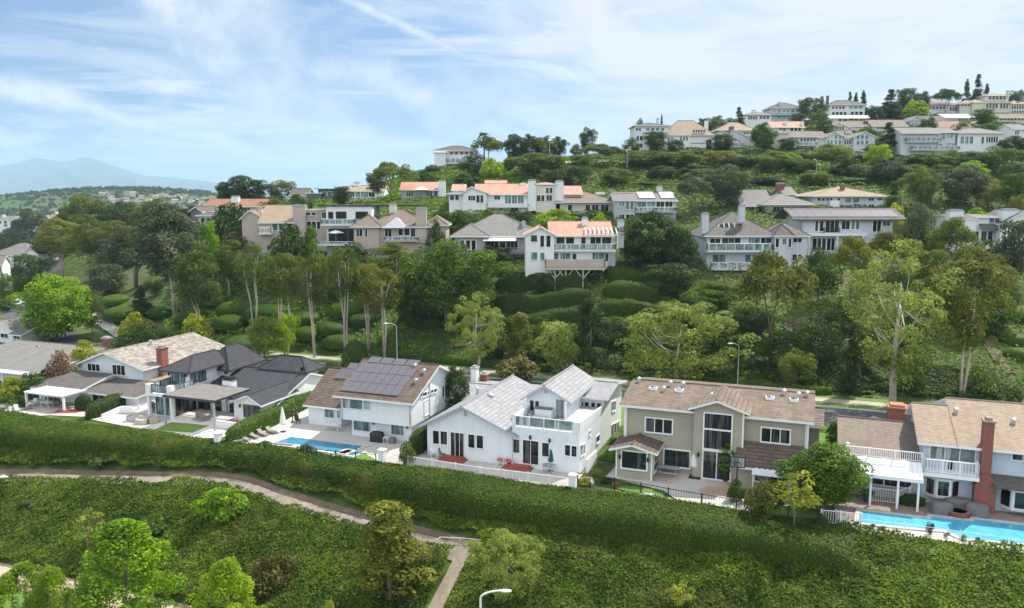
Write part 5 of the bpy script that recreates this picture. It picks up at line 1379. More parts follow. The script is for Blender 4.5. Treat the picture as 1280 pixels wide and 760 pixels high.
# terrace house
for i, a in enumerate(((627.5,581),(637.5,582.5))): chair(['red striped patio chair nearer the left gable','red striped patio chair nearer the terrace doors'][i], *a, -.15+i*.2, REDF, TRIM, 1.25, 'pair of red striped chairs')
table('round glass patio table under the green umbrella', 686, 590, 0, GLR, 1.3, 1.3, .95, True, lm=STEEL); umbrella('closed dark green umbrella standing at the round glass table', 689, 588, GREENF, 2.2)
chair('white folding lounge chair at the left corner of the terrace house', 541.5, 571, .7, CANVAS, TRIM, 1.0); chair('dark folded chair beside the white lounge chair', 553.5, 571.5, 1.2, GREYF, GREYF, .8)
zt_ = zd + .05
table('grey table on the roof terrace', 672, 531, 0, GREYF, 1.6, .8, .85, z=0) if False else None
def onterr(x, y): 
    w_ = TERR.e.matrix_basis @ Vector((x, y, 0)); return w_
def terr_thing(name, label, cat, x, y, rz=0.0, s=1.0):
    p = TERR.O; q = Vector((p.x + x*CT - y*ST, p.y + x*ST + y*CT, zt_)); e = tag(empty(name, q, TH+rz), label, cat); e.scale = (s,s,s); return e
e = terr_thing('patio_table', 'dark table on the roof terrace behind the glass balustrade', 'table', 2.3, 1.7, 0, .8); MB().box(-.9,.9,-.45,.45,.7,.76).build('table_top', GREYF, e); legs(e, (-.8,.8), (-.35,.35), .7, GREYF)
for i, (x, y) in enumerate(((2.0,.8),(3.2,1.7),(1.0,1.8))):
    e = terr_thing('patio_chair', ['grey chair on the roof terrace in front of the dark table','grey chair on the roof terrace right of the dark table','grey chair on the roof terrace left of the dark table'][i], 'chair', x, y, (0,1.6,-1.6)[i]+3.14*0, .8)
    MB().box(-.26,.26,-.26,.26,.4,.47).build('seat', STEEL, e); MB().box(-.26,.26,.2,.26,.47,.95).build('backrest', STEEL, e); legs(e, (-.22,.22), (-.22,.22), .4, STEEL)
e = terr_thing('outdoor_cabinet', 'white covered cabinet against the upper gable on the roof terrace', 'cabinet', 2.1, 3.3, 0, .9); MB().box(-.9,.9,-.4,.4,0,1.05).build('body', WHITE, e); MB().box(-.98,.98,-.45,.45,1.05,1.12).build('lid', GREYF, e)
e = terr_thing('outdoor_sofa', 'low grey-brown sofa at the left corner of the roof terrace', 'sofa', .9, 3.0, 0, .8); MB().box(-.9,.9,-.4,.4,0,.4).build('base', WICKER, e); MB().box(-.9,.9,.25,.42,.4,.8).build('backrest', WICKER, e)
# sage house
e = thing('picnic_table', 'grey wooden picnic table under the wide window of the sage house', 'picnic table', 835, 594, 0, 1.0)
MB().box(-.95,.95,-.38,.38,.72,.78).build('table_top', GTRIM, e)
for y in (-.72,.72): MB().box(-.95,.95,y-.13,y+.13,.43,.48).build('bench', GTRIM, e)
for x in (-.7,.7):
    for y in (-1, 1): MB().tube([(x,y*.7,0),(x,y*.2,.72)], .045, 4).build('leg', GTRIM, e)
umbrella('closed white umbrella with a black base beside the tall glass doors', 867, 596, CANVAS, 2.5, 1.05)
MB()
e = thing('umbrella_stand', 'square black umbrella stand on the sage patio', 'umbrella stand', 868.5, 597, 0); MB().box(-.5,.5,-.5,.5,0,.09).build('plate', BLACK, e); MB().tube([(.2,0,.09),(.2,0,2.55)], .035, 6).build('pole', GTRIM, e)
e = thing('basketball_hoop', 'black portable basketball hoop on the sage patio', 'basketball hoop', 920, 622, .1)
MB().box(-.75,.75,-.2,.5,0,.2).build('base', BLACK, e); MB().tube([(0,0,.2),(0,0,3.2)], .07, 6).build('pole', BLACK, e)
hb = MB().box(-.62,-.54,-.5,-.45,2.75,3.7); hb.box(.54,.62,-.5,-.45,2.75,3.7); hb.box(-.54,.54,-.5,-.45,3.62,3.7); hb.box(-.54,.54,-.5,-.45,2.75,2.83); hb.box(-.25,-.2,-.5,-.46,2.83,3.25); hb.box(.2,.25,-.5,-.46,2.83,3.25); hb.box(-.2,.2,-.5,-.46,3.2,3.25)
hb.tube([(0,0,3.1),(0,-.46,3.2)], .04, 5); o = hb.build('backboard', BLACK, e); MB().box(-.54,.54,-.475,-.465,2.83,3.62).build('glass_panel', GLB, o)
MB().tube([(math.cos(a)*.23, -.75+math.sin(a)*.23, 2.86) for a in np.linspace(0,6.28,15)], .02, 5).build('rim', REDP, e)
potplant('tall leafy plant in a black planter at the tall glass doors', 907, 601, 1.35, 'bright', BLACK, 'col', .9, top=2.0)
potplant('white pot with dark spiky plant beside the kitchen window', 933, 608, 1.0, 'grey', CANVAS, top=1.0)
r_ = random.Random(11); RB = []
for k in range(4):
    b = MB().ell((0,0,.1), (.3,.25,.22), 9, 6, 0, .16, r_); RB.append(b.mesh('boulder', ROCK))
rk = [(782,618.5),(788,620.5),(794,621.5),(800,622.5),(806,622),(813,624),(819,625),(826,625.5),(834,627),(841,628.5),(848,629.5),(856,630.5),(863,631.5),(869,632.5),(876,634),(884,634.5),(890,636),(897,637),(905,637.5),(912,638),(918,639.5),(925,640.5),(932,641),(938,642)]
for i, (x, y) in enumerate(rk):
    o = linkmesh('boulder', RB[i % 4], None, atz(x, y), r_.uniform(0,6), [r_.uniform(.75,1.5)]*3)
    tag(o, 'white boulder in the row along the black wire fence', 'boulder', 'white boulders along the fence of the sage house')
# blue house
cover_('dark grey covered chair left of the round fire pit', 1176, 642, 1.5, 1.1, .95, GREYF, .3); cover_('grey covered sofa behind the round fire pit', 1196.5, 637, 1.9, 1.1, .95, GREYF); cover_('dark grey covered chair right of the round fire pit', 1221, 645, 1.6, 1.2, 1.0, GREYF, -.3)
e = thing('fire_pit', 'round red brick fire pit among the grey covered chairs', 'fire pit', 1197.5, 645, 0); MB().lathe([(.78,0),(.8,.4),(.8,.45),(.55,.45),(.5,.25)], (0,0,0), 22).build('ring', BRICK, e, uv=True); MB().lathe([(.5,.24),(.5,.26)], (0,0,0), 16).build('bowl', GREYF, e)
chair('white armchair beside the white fence at the turquoise pool', 1052, 654, 2.2, CANVAS, TRIM, 1.0)
potplant('dark teal pot at the left end of the white patio cover', 1083, 627, 1.1, 'deep', TEALP, ph=.7, top=.5)
for i, (x, y) in enumerate(((1098,661),(1110,664),(1171,668),(1193,672),(1214,676),(1232,679))):
    tree('flowering_shrub', 'shrub', ('brown','mid','deep','copper','mid','grey')[i], x, atz(x,y).y, y-7-(8 if i == 2 else 0), 9, ['small rusty shrub at the left end of the pool wall','second small green shrub from the left on the pool wall','tall dark spiky shrub in the middle of the pool wall','small reddish shrub right of the dark spiky shrub','small green shrub right of the reddish one','small grey shrub near the right end of the pool wall'][i], 'shrub', 'shrubs along the front of the turquoise pool', z=0.0)
# ================================================================== houses on the hillside
Z1, Z2, Z3, Z4 = zoomer(240,210,4), zoomer(520,180,4), zoomer(780,210,4), zoomer(960,210,4)
Z5, Z6, Z7 = zoomer(760,90,4.923), zoomer(1020,90,4.923), zoomer(0,180,4)
def hh(label, Z, Y, cx, base, rz=0.0, name='hillside_house', **k):
    p = aty(*Z(cx, base), Y); H_ = House(name, label, p, R(rz), None, 'house', **k); H_.Z = Z; return H_
def blk(H_, y, d, x0, x1, base, eave, ridge=None, style='hip', ext=4.0, rx=None, **k):
    xm = (x0+x1)/2
    ym = (base+eave)/2
    zb = H_.P(xm, base, y=y).z - ext
    return H_.bpx(y, d, (x0,ym), (x1,ym), (xm,base), (xm,eave), (rx if rx is not None else xm, ridge) if ridge is not None else None, style, z0=zb, **k)
def wins(H_, y, lst, **k):
    for a in lst:
        kw = dict(k); n = a[4] if len(a) > 4 else 1
        if len(a) > 5: kw['gl'] = a[5]
        H_.win(y, *a[:4], n, **kw)
def decking(H_, y, x0, x1, deck, rail, d=1.6, kind='glass', m=None, railm=None, th=.25):
    xa, xb = H_.P(x0, deck, y=y-d).x, H_.P(x1, deck, y=y-d).x; z = H_.P((x0+x1)/2, deck, y=y-d).z; zr = H_.P((x0+x1)/2, rail, y=y-d).z
    H_.slab('balcony', xa, xb, y-d, y-.003, z-th, z, m or H_.wall); H_.rail([(xa+.06,y-.05),(xa+.06,y-d+.06),(xb-.06,y-d+.06),(xb-.06,y-.05)], z, max(.5, zr-z), kind, railm or TRIM, gap=.3)
    return xa, xb, z
FK = dict(fw=.09)
# A - white house with pink tiles, on stilts
h = hh('white two-storey house with salmon tile roof, pergola and timber deck on stilts', Z2, 135, 770, 690, 0, wall=WHITE, roof=RTERRA)
a = blk(h, 0, 9, 690, 960, 690, 458, 392, 'gx', oe=.5, og=.9); b_ = blk(h, -1.3, 7, 547, 690, 690, 456, 418, 'gy', oe=.3, og=.4, rx=622); h.block(a['x1']-.02, a['x1']+1.5, 2.2, 9, a['z0'], a['ze']-.2, None, 'none', wall=LILAC)
wins(h, -1.3, [(575,456,605,488,1),(622,458,640,514,1),(652,458,672,514,1),(576,542,606,578,1,GLT),(622,544,642,582,1,GLT)], **FK)
wins(h, 0, [(702,460,742,512,1),(750,460,790,512,1),(826,460,848,520,1),(872,458,924,522,2),(930,458,976,522,1),(684,546,712,580,1,GLT),(722,546,772,580,2,GLT),(782,548,802,584,1),(882,544,942,578,2,GLT),(946,546,962,586,1)], **FK)
xa, xb, z = decking(h, 0, 646, 945, 618, 578, 2.6, 'solid', TANW, PINKISH, .4)
decking(h, 0, 682, 1000, 530, 500, .9, 'glass', WHITE)
for zx in (695, 748, 835):
    x = h.P(zx, 650, y=-2.3).x; q = MB(); q.tube([(x,-2.3,z-6.5),(x,-2.3,z-.4)], .13, 6)
    for sg in (-1, 1): q.tube([(x,-2.3,z-1.9),(x+sg*1.2,-2.3,z-.42)], .1, 5)
    h.part('stilt', q, TANW)
p0, p1 = h.P(850,440,y=-1.2).x, h.P(1005,440,y=-1.2).x; zt = h.P(930,452,y=-1.2).z
q = MB()
for i in range(8): x = p0+(p1-p0)*i/7; q.prism([(x,-1.3,zt),(x,1.6,zt+.9),(x,1.6,zt+1.05),(x,-1.3,zt+.18)], (.14,0,0))
q.box(p0-.1,p1+.3,-1.32,-1.15,zt-.15,zt); q.tube([(p1+.1,-1.2,zt),(p1+.1,-1.2,h.P(980,525,y=-1.2).z)], .1, 6); h.part('pergola', q, TRIM)
h.chim(3, 830, 860, 374, 420, .9, m=WHITE); h.chim(1.5, 1010, 1040, 386, 520, 1.1, m=LILAC); h.done()
# B - grey hip house beside it
h = hh('grey hip-roofed house with white awning beside the salmon-roofed house', Z2, 146, 390, 560, 0, wall=GREYW, roof=RGREY)
blk(h, 0, 13, 195, 620, 560, 466, 358, 'hip', oe=1.0, hipr=8); blk(h, -1.2, 8, 195, 345, 560, 466, 405, 'hip', oe=.9)
wins(h, -1.2, [(222,482,240,526,1),(250,482,270,526,1),(278,482,298,528,1)], fw=.16); wins(h, 0, [(352,488,412,530,3),(420,488,446,528,1),(455,480,508,528,3)], **FK)
q = MB(); x0, x1, z = h.P(335,470,y=-1.4).x, h.P(500,470,y=-1.4).x, h.P(420,484,y=-1.5).z; q.prism([(x0,-2.6,z),(x1,-2.6,z),(x1,.1,z+.7),(x0,.1,z+.7)], (0,0,.1)); h.part('awning', q, RWHITE)
decking(h, 0, 430, 560, 545, 520, 1.5, 'baluster', WOODG, GTRIM); h.chim(2, 528, 548, 392, 480, 1.2, m=GREYW); h.done()
# C - white modern cube
h = hh('white modern flat-roofed cube house with dark sliding glass', Z1, 150, 760, 372, 0, wall=WHITE, roof=RBLACK, fascia=RBLACK, frame=DTRIM)
blk(h, 0, 9, 672, 900, 372, 192, None, 'flat', oe=.3); h.block(*[f(x) for f, x in ()]) if False else None
wins(h, 0, [(684,222,704,254,1),(722,220,770,278,2),(820,220,878,252,2),(686,305,806,374,4)], **FK)
decking(h, 0, 642, 815, 282, 256, 1.6, 'glass'); decking(h, 0, 600, 815, 382, 372, 2.5, 'glass')
q = h.P(720,370,y=-1.5); o = tag(empty('patio_parasol', h.O + Vector((q.x, -1.5, q.z))), 'open white parasol on the deck of the modern cube house', 'umbrella'); MB().tube([(0,0,-.2),(0,0,1.9)], .04, 6).build('pole', GTRIM, o); MB().lathe([(1.6,1.7),(.9,1.95),(.05,2.2)], (0,0,0), 10).build('canopy', CANVAS, o)
h.slab('roof_slab', h.P(630,188,y=3).x, h.P(1140,190,y=3).x, 3, 12, h.P(800,192,y=3).z, h.P(800,184,y=3).z, RBLACK); h.done()
# D - brown hip house
h = hh('taupe house with steep brown hip roofs and a broad pinkish chimney', Z1, 147, 960, 375, 0, wall=PINKISH, roof=RTAUPE)
blk(h, 0, 9, 812, 935, 375, 298, 240, 'hip', oe=.7); blk(h, .5, 11, 880, 1180, 375, 298, 210, 'hip', oe=.6); blk(h, 1.5, 8, 1160, 1270, 375, 290, 245, 'hip', oe=.5)
x0, x1 = h.P(952,290,y=-.4).x, h.P(1080,290,y=-.4).x; z0, z1 = h.P(1015,300,y=-.4).z, h.P(1012,245,y=2).z
h.part('metal_gable', MB().add([(x0,-.7,z0),(x1,-.7,z0),((x0+x1)/2-.1,2.2,z1),(x1,3.5,z0+.3),(x0,3.5,z0+.3)], [(0,1,2),(1,3,2),(4,0,2)]), STEEL)
wins(h, 0, [(822,305,852,342,2),(866,305,876,345,1)], **FK); wins(h, .5, [(890,305,912,345,1),(916,305,936,345,1),(964,304,998,352,2),(1032,304,1054,336,1),(1062,304,1088,336,1),(1094,304,1116,348,1)], **FK)
decking(h, .5, 960, 1130, 362, 345, 1.0, 'glass', TANW); h.chim(4.5, 986, 1020, 186, 240, 1, m=CREAM); h.chim(.2, 1120, 1172, 206, 375, 1.2, m=PINKISH); h.done()
# E - tan roof with big pinkish chimney wall
h = hh('tan-roofed house with a tall pinkish chimney wall and white balcony', Z1, 156, 500, 345, 0, wall=PINKISH, roof=RTAN)
blk(h, 0, 10, 345, 510, 345, 268, 190, 'gx', oe=.6); blk(h, 2, 11, 250, 360, 330, 252, 215, 'gy', roof=RROSE, rx=290, oe=.5); blk(h, .5, 8, 565, 672, 345, 212, None, 'flat', oe=.2, roof=RTAN)
wins(h, 0, [(400,272,428,312,1,GLT),(434,272,470,312,2,GLT),(476,274,500,306,1)], **FK); wins(h, .5, [(572,222,592,236,1),(598,222,618,236,1),(576,268,596,296,1),(600,268,620,304,1),(650,222,670,252,2),(625,268,642,304,1)], **FK)
decking(h, 0, 330, 396, 326, 298, 1.3, 'baluster', WHITE); h.chim(-.3, 505, 568, 192, 345, 1.6, m=PINKISH); h.chim(5, 328, 348, 204, 240, 1, m=CREAM); h.done()
# F G H - second line on the left
h = hh('rust-roofed house with white chimney among dark hedges on the left skyline', Z1, 212, 220, 225, -8, wall=GREYW, roof=RRUST)
blk(h, 0, 9, 60, 385, 225, 192, 158, 'gx', oe=.5); h.chim(2, 196, 230, 144, 195, 1.4, m=WHITE); wins(h, 0, [(75,198,100,214,2),(110,198,150,214,2),(250,198,290,212,3)], **FK); h.done()
h = hh('blue-grey house with dark roof at the far left of the hillside row', Z1, 178, 60, 285, -10, wall=GREYW, roof=RDGREY)
blk(h, 0, 8, 30, 105, 285, 240, 225, 'gx'); blk(h, 3, 8, -5, 45, 260, 215, 197, 'gy', wall=DARKW); wins(h, 0, [(45,250,65,278,1),(75,250,90,275,1)], **FK); h.done()
h = hh('charcoal house with pitched brown roof behind the modern cube house', Z1, 236, 570, 190, 0, wall=DARKW, roof=RDGREY)
blk(h, 0, 9, 492, 575, 190, 138, 104, 'gx', wall=GREYW); blk(h, -1, 8, 575, 640, 190, 128, None, 'shed' if False else 'flat', oe=.3); wins(h, 0, [(545,150,565,165,1)], **FK); h.done()
h = hh('dark modern house with deep flat eaves on the left skyline', Z1, 238, 690, 185, 0, wall=DARKW, roof=RBLACK, fascia=GTRIM)
blk(h, 0, 9, 632, 760, 185, 106, None, 'flat', oe=1.0); wins(h, 0, [(650,120,672,146,2),(680,118,700,146,2),(640,152,700,176,4)], **FK); h.done()
h = hh('white house with long glazed balcony behind the modern cube house', Z1, 226, 845, 180, 0, wall=BLUEWHITE, roof=RTAN)
blk(h, 0, 9, 775, 960, 180, 116, 92, 'gx', oe=.5); wins(h, 0, [(786,122,812,144,3),(818,122,840,160,2,GLT),(846,120,880,160,3,GLT),(884,122,910,144,2)], **FK); decking(h, 0, 766, 905, 166, 146, 1.4, 'glass'); h.chim(4, 810, 838, 76, 110, 1, m=WHITE); h.done()
h = hh('small house with terracotta roof, parasol and white end chimney', Z1, 200, 1170, 165, 0, wall=GREYW, roof=RTERRA)
blk(h, 0, 9, 1045, 1235, 165, 110, 74, 'gx', oe=.5); wins(h, 0, [(1072,116,1105,142,3),(1172,114,1202,140,2),(1210,114,1228,142,1)], **FK); h.chim(-.3, 1232, 1266, 66, 165, 1.4, m=WHITE)
q = h.P(1148,140,y=-1.6); o = tag(empty('patio_parasol', h.O + Vector((q.x, -1.6, q.z))), 'open white parasol in front of the small terracotta-roofed house', 'umbrella'); MB().tube([(0,0,-1),(0,0,2)], .04, 6).build('pole', GTRIM, o); MB().lathe([(1.9,1.5),(1.0,1.9),(.05,2.3)], (0,0,0), 10).build('canopy', CANVAS, o); h.done()
# I - long red-roofed house
h = hh('long white house with red tiled roofs and two tall white chimneys', Z2, 172, 440, 335, 0, wall=WHITE, roof=RTERRA)
blk(h, 0, 10, 300, 575, 335, 252, 204, 'gx', oe=.5); blk(h, 5, 8, 350, 446, 335, 215, 186, 'gx', oe=.3); blk(h, -1, 9, 235, 352, 335, 246, 218, 'gy', rx=275, oe=.5); blk(h, -.5, 9, 600, 700, 335, 205, 200, 'hip', oe=.3, wall=CREAM); blk(h, 2, 9, 738, 825, 320, 250, 214, 'gx', oe=.5, wall=PINKISH); blk(h, 0, 7, 165, 240, 300, 252, 244, 'hip', oe=.6, roof=RGREY); blk(h, 6.8, 7, 185, 240, 300, 232, 206, 'gx')
wins(h, 0, [(392,256,420,278,2),(446,256,474,300,2,GLT),(480,256,504,300,2,GLT),(510,256,538,300,2,GLT),(474,315,510,335,2)], **FK); wins(h, -1, [(262,258,296,282,3),(302,256,318,292,1),(322,256,336,292,1)], **FK); wins(h, -.5, [(604,256,622,286,1),(626,256,642,286,1),(650,220,664,246,1),(668,220,682,246,1),(652,256,680,284,2)], **FK); wins(h, 0, [(170,256,190,280,1),(196,256,214,280,1)], **FK)
decking(h, 0, 355, 562, 312, 298, 1.2, 'solid', WHITE, WHITE); h.chim(-.8, 560, 600, 184, 335, 1.8, m=WHITE); h.chim(-.6, 698, 738, 188, 300, 1.6, m=WHITE); h.skylight(h.P(535,200,y=5).x, 5, h.P(535,200,y=5).z, 1.4, 1.4); h.done()
# J K
h = hh('low taupe-roofed house with dark openings right of the long red-roofed house', Z2, 172, 840, 338, 0, wall=CREAM, roof=RTAUPE)
blk(h, 0, 11, 720, 985, 338, 294, 244, 'hip', oe=1.2, hipr=7); wins(h, 0, [(760,304,780,332,1),(848,304,870,334,1),(880,304,912,334,2),(925,304,962,336,2)], **FK); h.chim(3, 975, 1000, 240, 290, 1.2, m=BRICK); h.skylight(h.P(920,245,y=6).x, 6, h.P(920,245,y=6).z, 2, 1); h.done()
h = hh('grey two-storey house with bright roof panels and a glass-fronted deck', Z2, 168, 1140, 385, 0, wall=GREYW, roof=RGREY)
k_ = blk(h, 0, 10, 1000, 1300, 385, 284, 244, 'gx', oe=.5); blk(h, -1.2, 8, 992, 1095, 385, 282, 252, 'gx', oe=.4)
wins(h, -1.2, [(1016,288,1042,310,2,GLT),(1050,290,1066,326,1,GLT),(1072,290,1088,326,1,GLT),(1016,352,1042,376,2),(1050,352,1088,376,2)], **FK); wins(h, 0, [(1104,288,1150,330,2,GLT),(1156,288,1192,330,2,GLT),(1202,288,1240,330,2),(1246,288,1282,330,2)], **FK); decking(h, 0, 1096, 1300, 338, 316, 1.4, 'glass')
sl_ = (k_['zr']-k_['ze'])/5
for a0, a1 in ((1110,1190),(1220,1290)):
    xa, xb = h.P(a0,255,y=2).x, h.P(a1,255,y=2).x
    h.part('solar_panel', MB().prism([(xa,.6,k_['ze']+sl_*.6+.34),(xb,.6,k_['ze']+sl_*.6+.34),(xb,4.4,k_['ze']+sl_*4.4+.34),(xa,4.4,k_['ze']+sl_*4.4+.34)], (0,0,.08)), STEEL)
h.chim(5, 1206, 1232, 214, 250, 1, m=CREAM); h.done()
# L M
h = hh('grey house with sweeping low gables and dark openings below the palms', Z3, 174, 760, 232, 0, wall=GREYW, roof=RGREY)
blk(h, 0, 12, 590, 740, 232, 184, 182-70, 'gx', oe=.8); blk(h, -2, 12, 705, 930, 232, 186, 135, 'hip', oe=1.2); blk(h, 4, 8, 800, 852, 200, 130, 98, 'gx', oe=.6)
wins(h, 0, [(610,192,650,222,3),(660,192,700,222,3)], **FK); wins(h, -2, [(745,194,800,220,3),(810,194,870,222,4),(880,194,905,222,1)], **FK); h.chim(6, 764, 802, 80, 120, 1.2, m=BRICK); h.done()
h = hh('house with broad sandy hip roof and brick chimney below the planted slope', Z4, 180, 400, 212, 0, wall=LILAC, roof=RTAN)
blk(h, 0, 12, 225, 575, 212, 144, 98, 'hip', oe=1.0, hipr=9); wins(h, 0, [(246,150,264,164,1),(268,150,284,164,1),(288,150,304,164,1),(308,150,322,164,1),(346,150,360,164,1),(386,148,416,172,1,GLB),(424,148,456,172,1,GLB),(502,150,528,164,2),(546,150,572,162,1),(504,182,530,198,2)], **FK)
h.chim(3, 368, 384, 82, 125, 1, m=BRICK); q = h.P(332,190,y=-.8); h.slab('bay', q.x-1, q.x+1, -1, -.01, q.z-1.2, q.z+1.2, WHITE); h.done()
# N
h = hh('lilac-grey two-storey house with dark hip roof, turret and long white balconies', Z3, 140, 670, 500, 0, wall=LILAC, roof=RDGREY)
n_ = blk(h, 0, 12, 412, 745, 500, 344, 226, 'hip', oe=.7, hipr=6.5); n2 = blk(h, -.6, 9, 745, 915, 500, 344, 280, 'hip', oe=.5, hipr=4); 
tw = blk(h, -1.6, 3.4, 752, 838, 500, 344, 288, 'hip', oe=.4)
wins(h, 0, [(430,352,480,402,2),(490,350,582,402,3),(622,350,678,400,2,GLT),(684,350,736,400,2),(442,432,508,470,1,GLT),(606,432,636,470,1,GLT),(642,432,706,470,2,GLT)], **FK)
wins(h, -1.6, [(758,352,774,396,1),(792,352,812,384,1,GLT),(822,352,836,396,1)], fw=.12); wins(h, -.6, [(846,350,888,372,2),(842,432,864,462,1),(870,432,886,462,1)], **FK)
decking(h, 0, 415, 742, 414, 378, 1.7, 'glass', TRIM); decking(h, 0, 430, 740, 505, 472, 2.2, 'baluster', TRIM)
h.chim(.2, 392, 424, 232, 330, 1.2, m=LILAC); h.chim(1.5, 578, 606, 190, 272, 1.1, m=LILAC)
q = MB(); xs_ = [h.P(zx, 300, y=1.0).x for zx in (452,480,505,530,556)]; z0, z1 = h.P(505,322,y=.8).z, h.P(520,278,y=2.0).z
g_ = MB()
for i, (xa, xb) in enumerate(zip(xs_, xs_[1:])):
    f0 = .35 + .65*min(1, i/1.5); f1 = .35 + .65*min(1, (i+1)/1.5)
    g_.prism([(xa+.06,.75,z0),(xb-.06,.75,z0),(xb-.06,2.0,z0+(z1-z0)*f1),(xa+.06,2.0,z0+(z1-z0)*f0)], (0,0,.04))
for i, x in enumerate(xs_): f0 = .3 + .7*min(1, i/1.5); q.prism([(x-.07,.7,z0-.3),(x+.07,.7,z0-.3),(x+.07,2.05,z0+(z1-z0)*f0),(x-.07,2.05,z0+(z1-z0)*f0)], (0,0,.16))
q.box(xs_[0]-.1, xs_[-1]+.1, .55, .7, z0-.25, z0+.05)
o = h.part('dormer_skylight', q, TRIM); g_.build('pane', GL, o); h.done()
# O
h = hh('long pale house with flat-looking solar roof, black glazed bays and white columns', Z4, 146, 380, 420, 0, wall=LILAC, roof=RDGREY, fascia=DTRIM)
o_ = blk(h, 0, 9, 170, 620, 420, 252, 205, 'gx', oe=1.0, og=2.2)
wins(h, 0, [(236,264,250,316,1),(258,264,276,316,1),(288,264,354,322,3),(368,266,386,306,1),(390,266,408,306,1),(416,266,434,306,1,GLT),(440,266,456,306,1,GLT),(524,264,564,318,2),(572,266,610,290,2,GLT)], fw=.12)
wins(h, 0, [(222,352,242,412,1),(246,352,264,412,1),(270,352,288,412,1),(294,352,312,412,1),(316,352,332,412,1),(370,352,434,412,3),(496,372,524,406,1),(542,372,570,414,1)], **FK)
decking(h, 0, 282, 358, 324, 300, .8, 'baluster', LILAC, DTRIM); h.slab('balcony', h.P(190,332,y=-1).x, h.P(495,332,y=-1).x, -1.2, -.004, h.P(340,340,y=-1).z, h.P(340,328,y=-1).z, TRIM)
for zx in (205, 346, 474): x = h.P(zx, 380, y=-1.1).x; h.part('column', MB().tube([(x,-1.1,h.P(340,425,y=-1.1).z-2),(x,-1.1,h.P(340,338,y=-1.1).z)], .14, 8), TRIM)
sl_ = (o_['zr']-o_['ze'])/4.5
for i in range(13): panel(h, h.P(100,230,y=2).x + 1.5*i, .0, 1.46, 3.4, 0, o_['ze']-.02, sl_)
h.done()
# P
h = hh('white angular modern house with two pale chimneys at the right edge', Z4, 152, 1080, 442, 0, wall=WHITE, roof=RDGREY)
blk(h, 0, 9, 928, 1035, 442, 258, 236, 'gx', oe=.2, roof=RDGREY); blk(h, .6, 9, 1035, 1165, 442, 250, 236, 'shed', roof=RGREY); blk(h, -1.2, 9, 1158, 1300, 442, 280, 215, 'gy', rx=1290, oe=.3, wall=BLUEWHITE)
wins(h, 0, [(1016,316,1028,364,1),(1032,316,1052,366,1)], **FK); wins(h, .6, [(1066,316,1092,366,1),(1098,316,1122,366,1),(1128,316,1154,366,1),(1106,248,1132,274,1,GLT),(1136,248,1162,274,1,GLT),(1092,404,1148,438,1)], **FK)
x0, x1, z = h.P(1062,300,y=0).x, h.P(1162,300,y=0).x, h.P(1110,306,y=-.6).z; h.part('porch_roof', MB().prism([(x0,-.8,z),(x1,-.8,z),(x1,.55,z+.9),(x0,.55,z+.9)], (0,0,.12)), RDGREY, uv=True)
h.chim(1, 908, 978, 216, 300, 1.6, m=BLUEWHITE); h.chim(-.5, 1172, 1250, 212, 300, 1.5, m=BLUEWHITE); h.done()
# ---- upper rows (far; fewer, larger windows)
def far(label, Z, Y, x0, x1, base, eave, ridge, style='hip', wall=None, roof=None, rows=(), ch=(), d=10, oe=.7, extra=(), rx=None, rz=0.0, gl=None, deck=()):
    H_ = hh(label, Z, Y, (x0+x1)/2, base, rz, wall=wall or WHITE, roof=roof or RTAN)
    blk(H_, 0, d, x0, x1, base, eave, ridge, style, oe=oe, ext=6, rx=rx)
    for e in extra: blk(H_, *e[:7], style=e[7], ext=6, **(e[8] if len(e) > 8 else {}))
    for (y, xa, xb, ya, yb, n, *g) in rows:
        w_ = (xb-xa)/n
        for i in range(n): H_.win(y, xa+w_*(i+.14), ya, xa+w_*(i+.86), yb, 1, fw=.1, gl=(g[0] if g else GL))
    for c in ch: H_.chim(c[0], c[1], c[2], c[3], c[4], 1.2, m=c[5] if len(c) > 5 else (wall or WHITE))
    for k in deck: decking(H_, *k[:5], kind='glass')
    return H_.done()
far('white three-storey house with flat brown roof at the left end of the upper row', Z5, 262, 162, 370, 490, 335, 320, 'hip', BLUEWHITE, RDGREY, [(0,170,205,345,362,2),(0,230,350,344,362,4,GLT),(0,172,215,395,420,2),(0,225,350,395,415,3),(0,170,215,440,465,2)], [(5,300,315,290,330)], deck=[(0,220,370,385,370)])
far('big tan shake-roofed house with white chimney in the upper row', Z5, 262, 350, 640, 495, 392, 305, 'hip', WHITE, RTAN, [(-.5,362,405,402,435,2,GLT),(-.5,440,495,398,422,3,GLT),(-.5,360,425,462,490,3),(.5,515,575,400,416,4),(.5,510,575,446,482,3,GLT),(0,520,600,355,372,5)], [(4,596,617,302,380)], extra=[(-.5,8,345,510,495,392,372,'hip'),(.5,8,500,600,490,440,420,'shed')])
far('pale grey gabled house with a long white balcony in the upper row', Z5, 262, 605, 805, 470, 420, 375, 'gy', LILAC, RGREY, [(0,615,640,418,450,1),(0,655,735,425,455,3,GLT),(0,745,770,418,450,1)], [(6,748,776,338,370,BRICK)], extra=[(2,9,735,890,470,415,356,'gy',dict(rx=765))], rx=720, deck=[(0,655,835,460,435)])
far('wide sandy hip-roofed house behind the pale grey gabled house', Z5, 285, 680, 905, 400, 362, 316, 'hip', CREAM, RTAN, [(0,830,890,370,382,3)], [(3,748,776,340,370,BRICK)])
far('blue-grey three-storey house with hip roof under the hilltop cypress', Z5, 335, 1000, 1195, 305, 225, 195, 'hip', BLUEGREY, RDGREY, [(0,1010,1180,232,248,6,GLB),(0,1040,1180,265,285,5,GLB)], [(2,1050,1066,190,220),(2,1178,1196,186,215)], deck=[(0,1000,1195,262,252)])
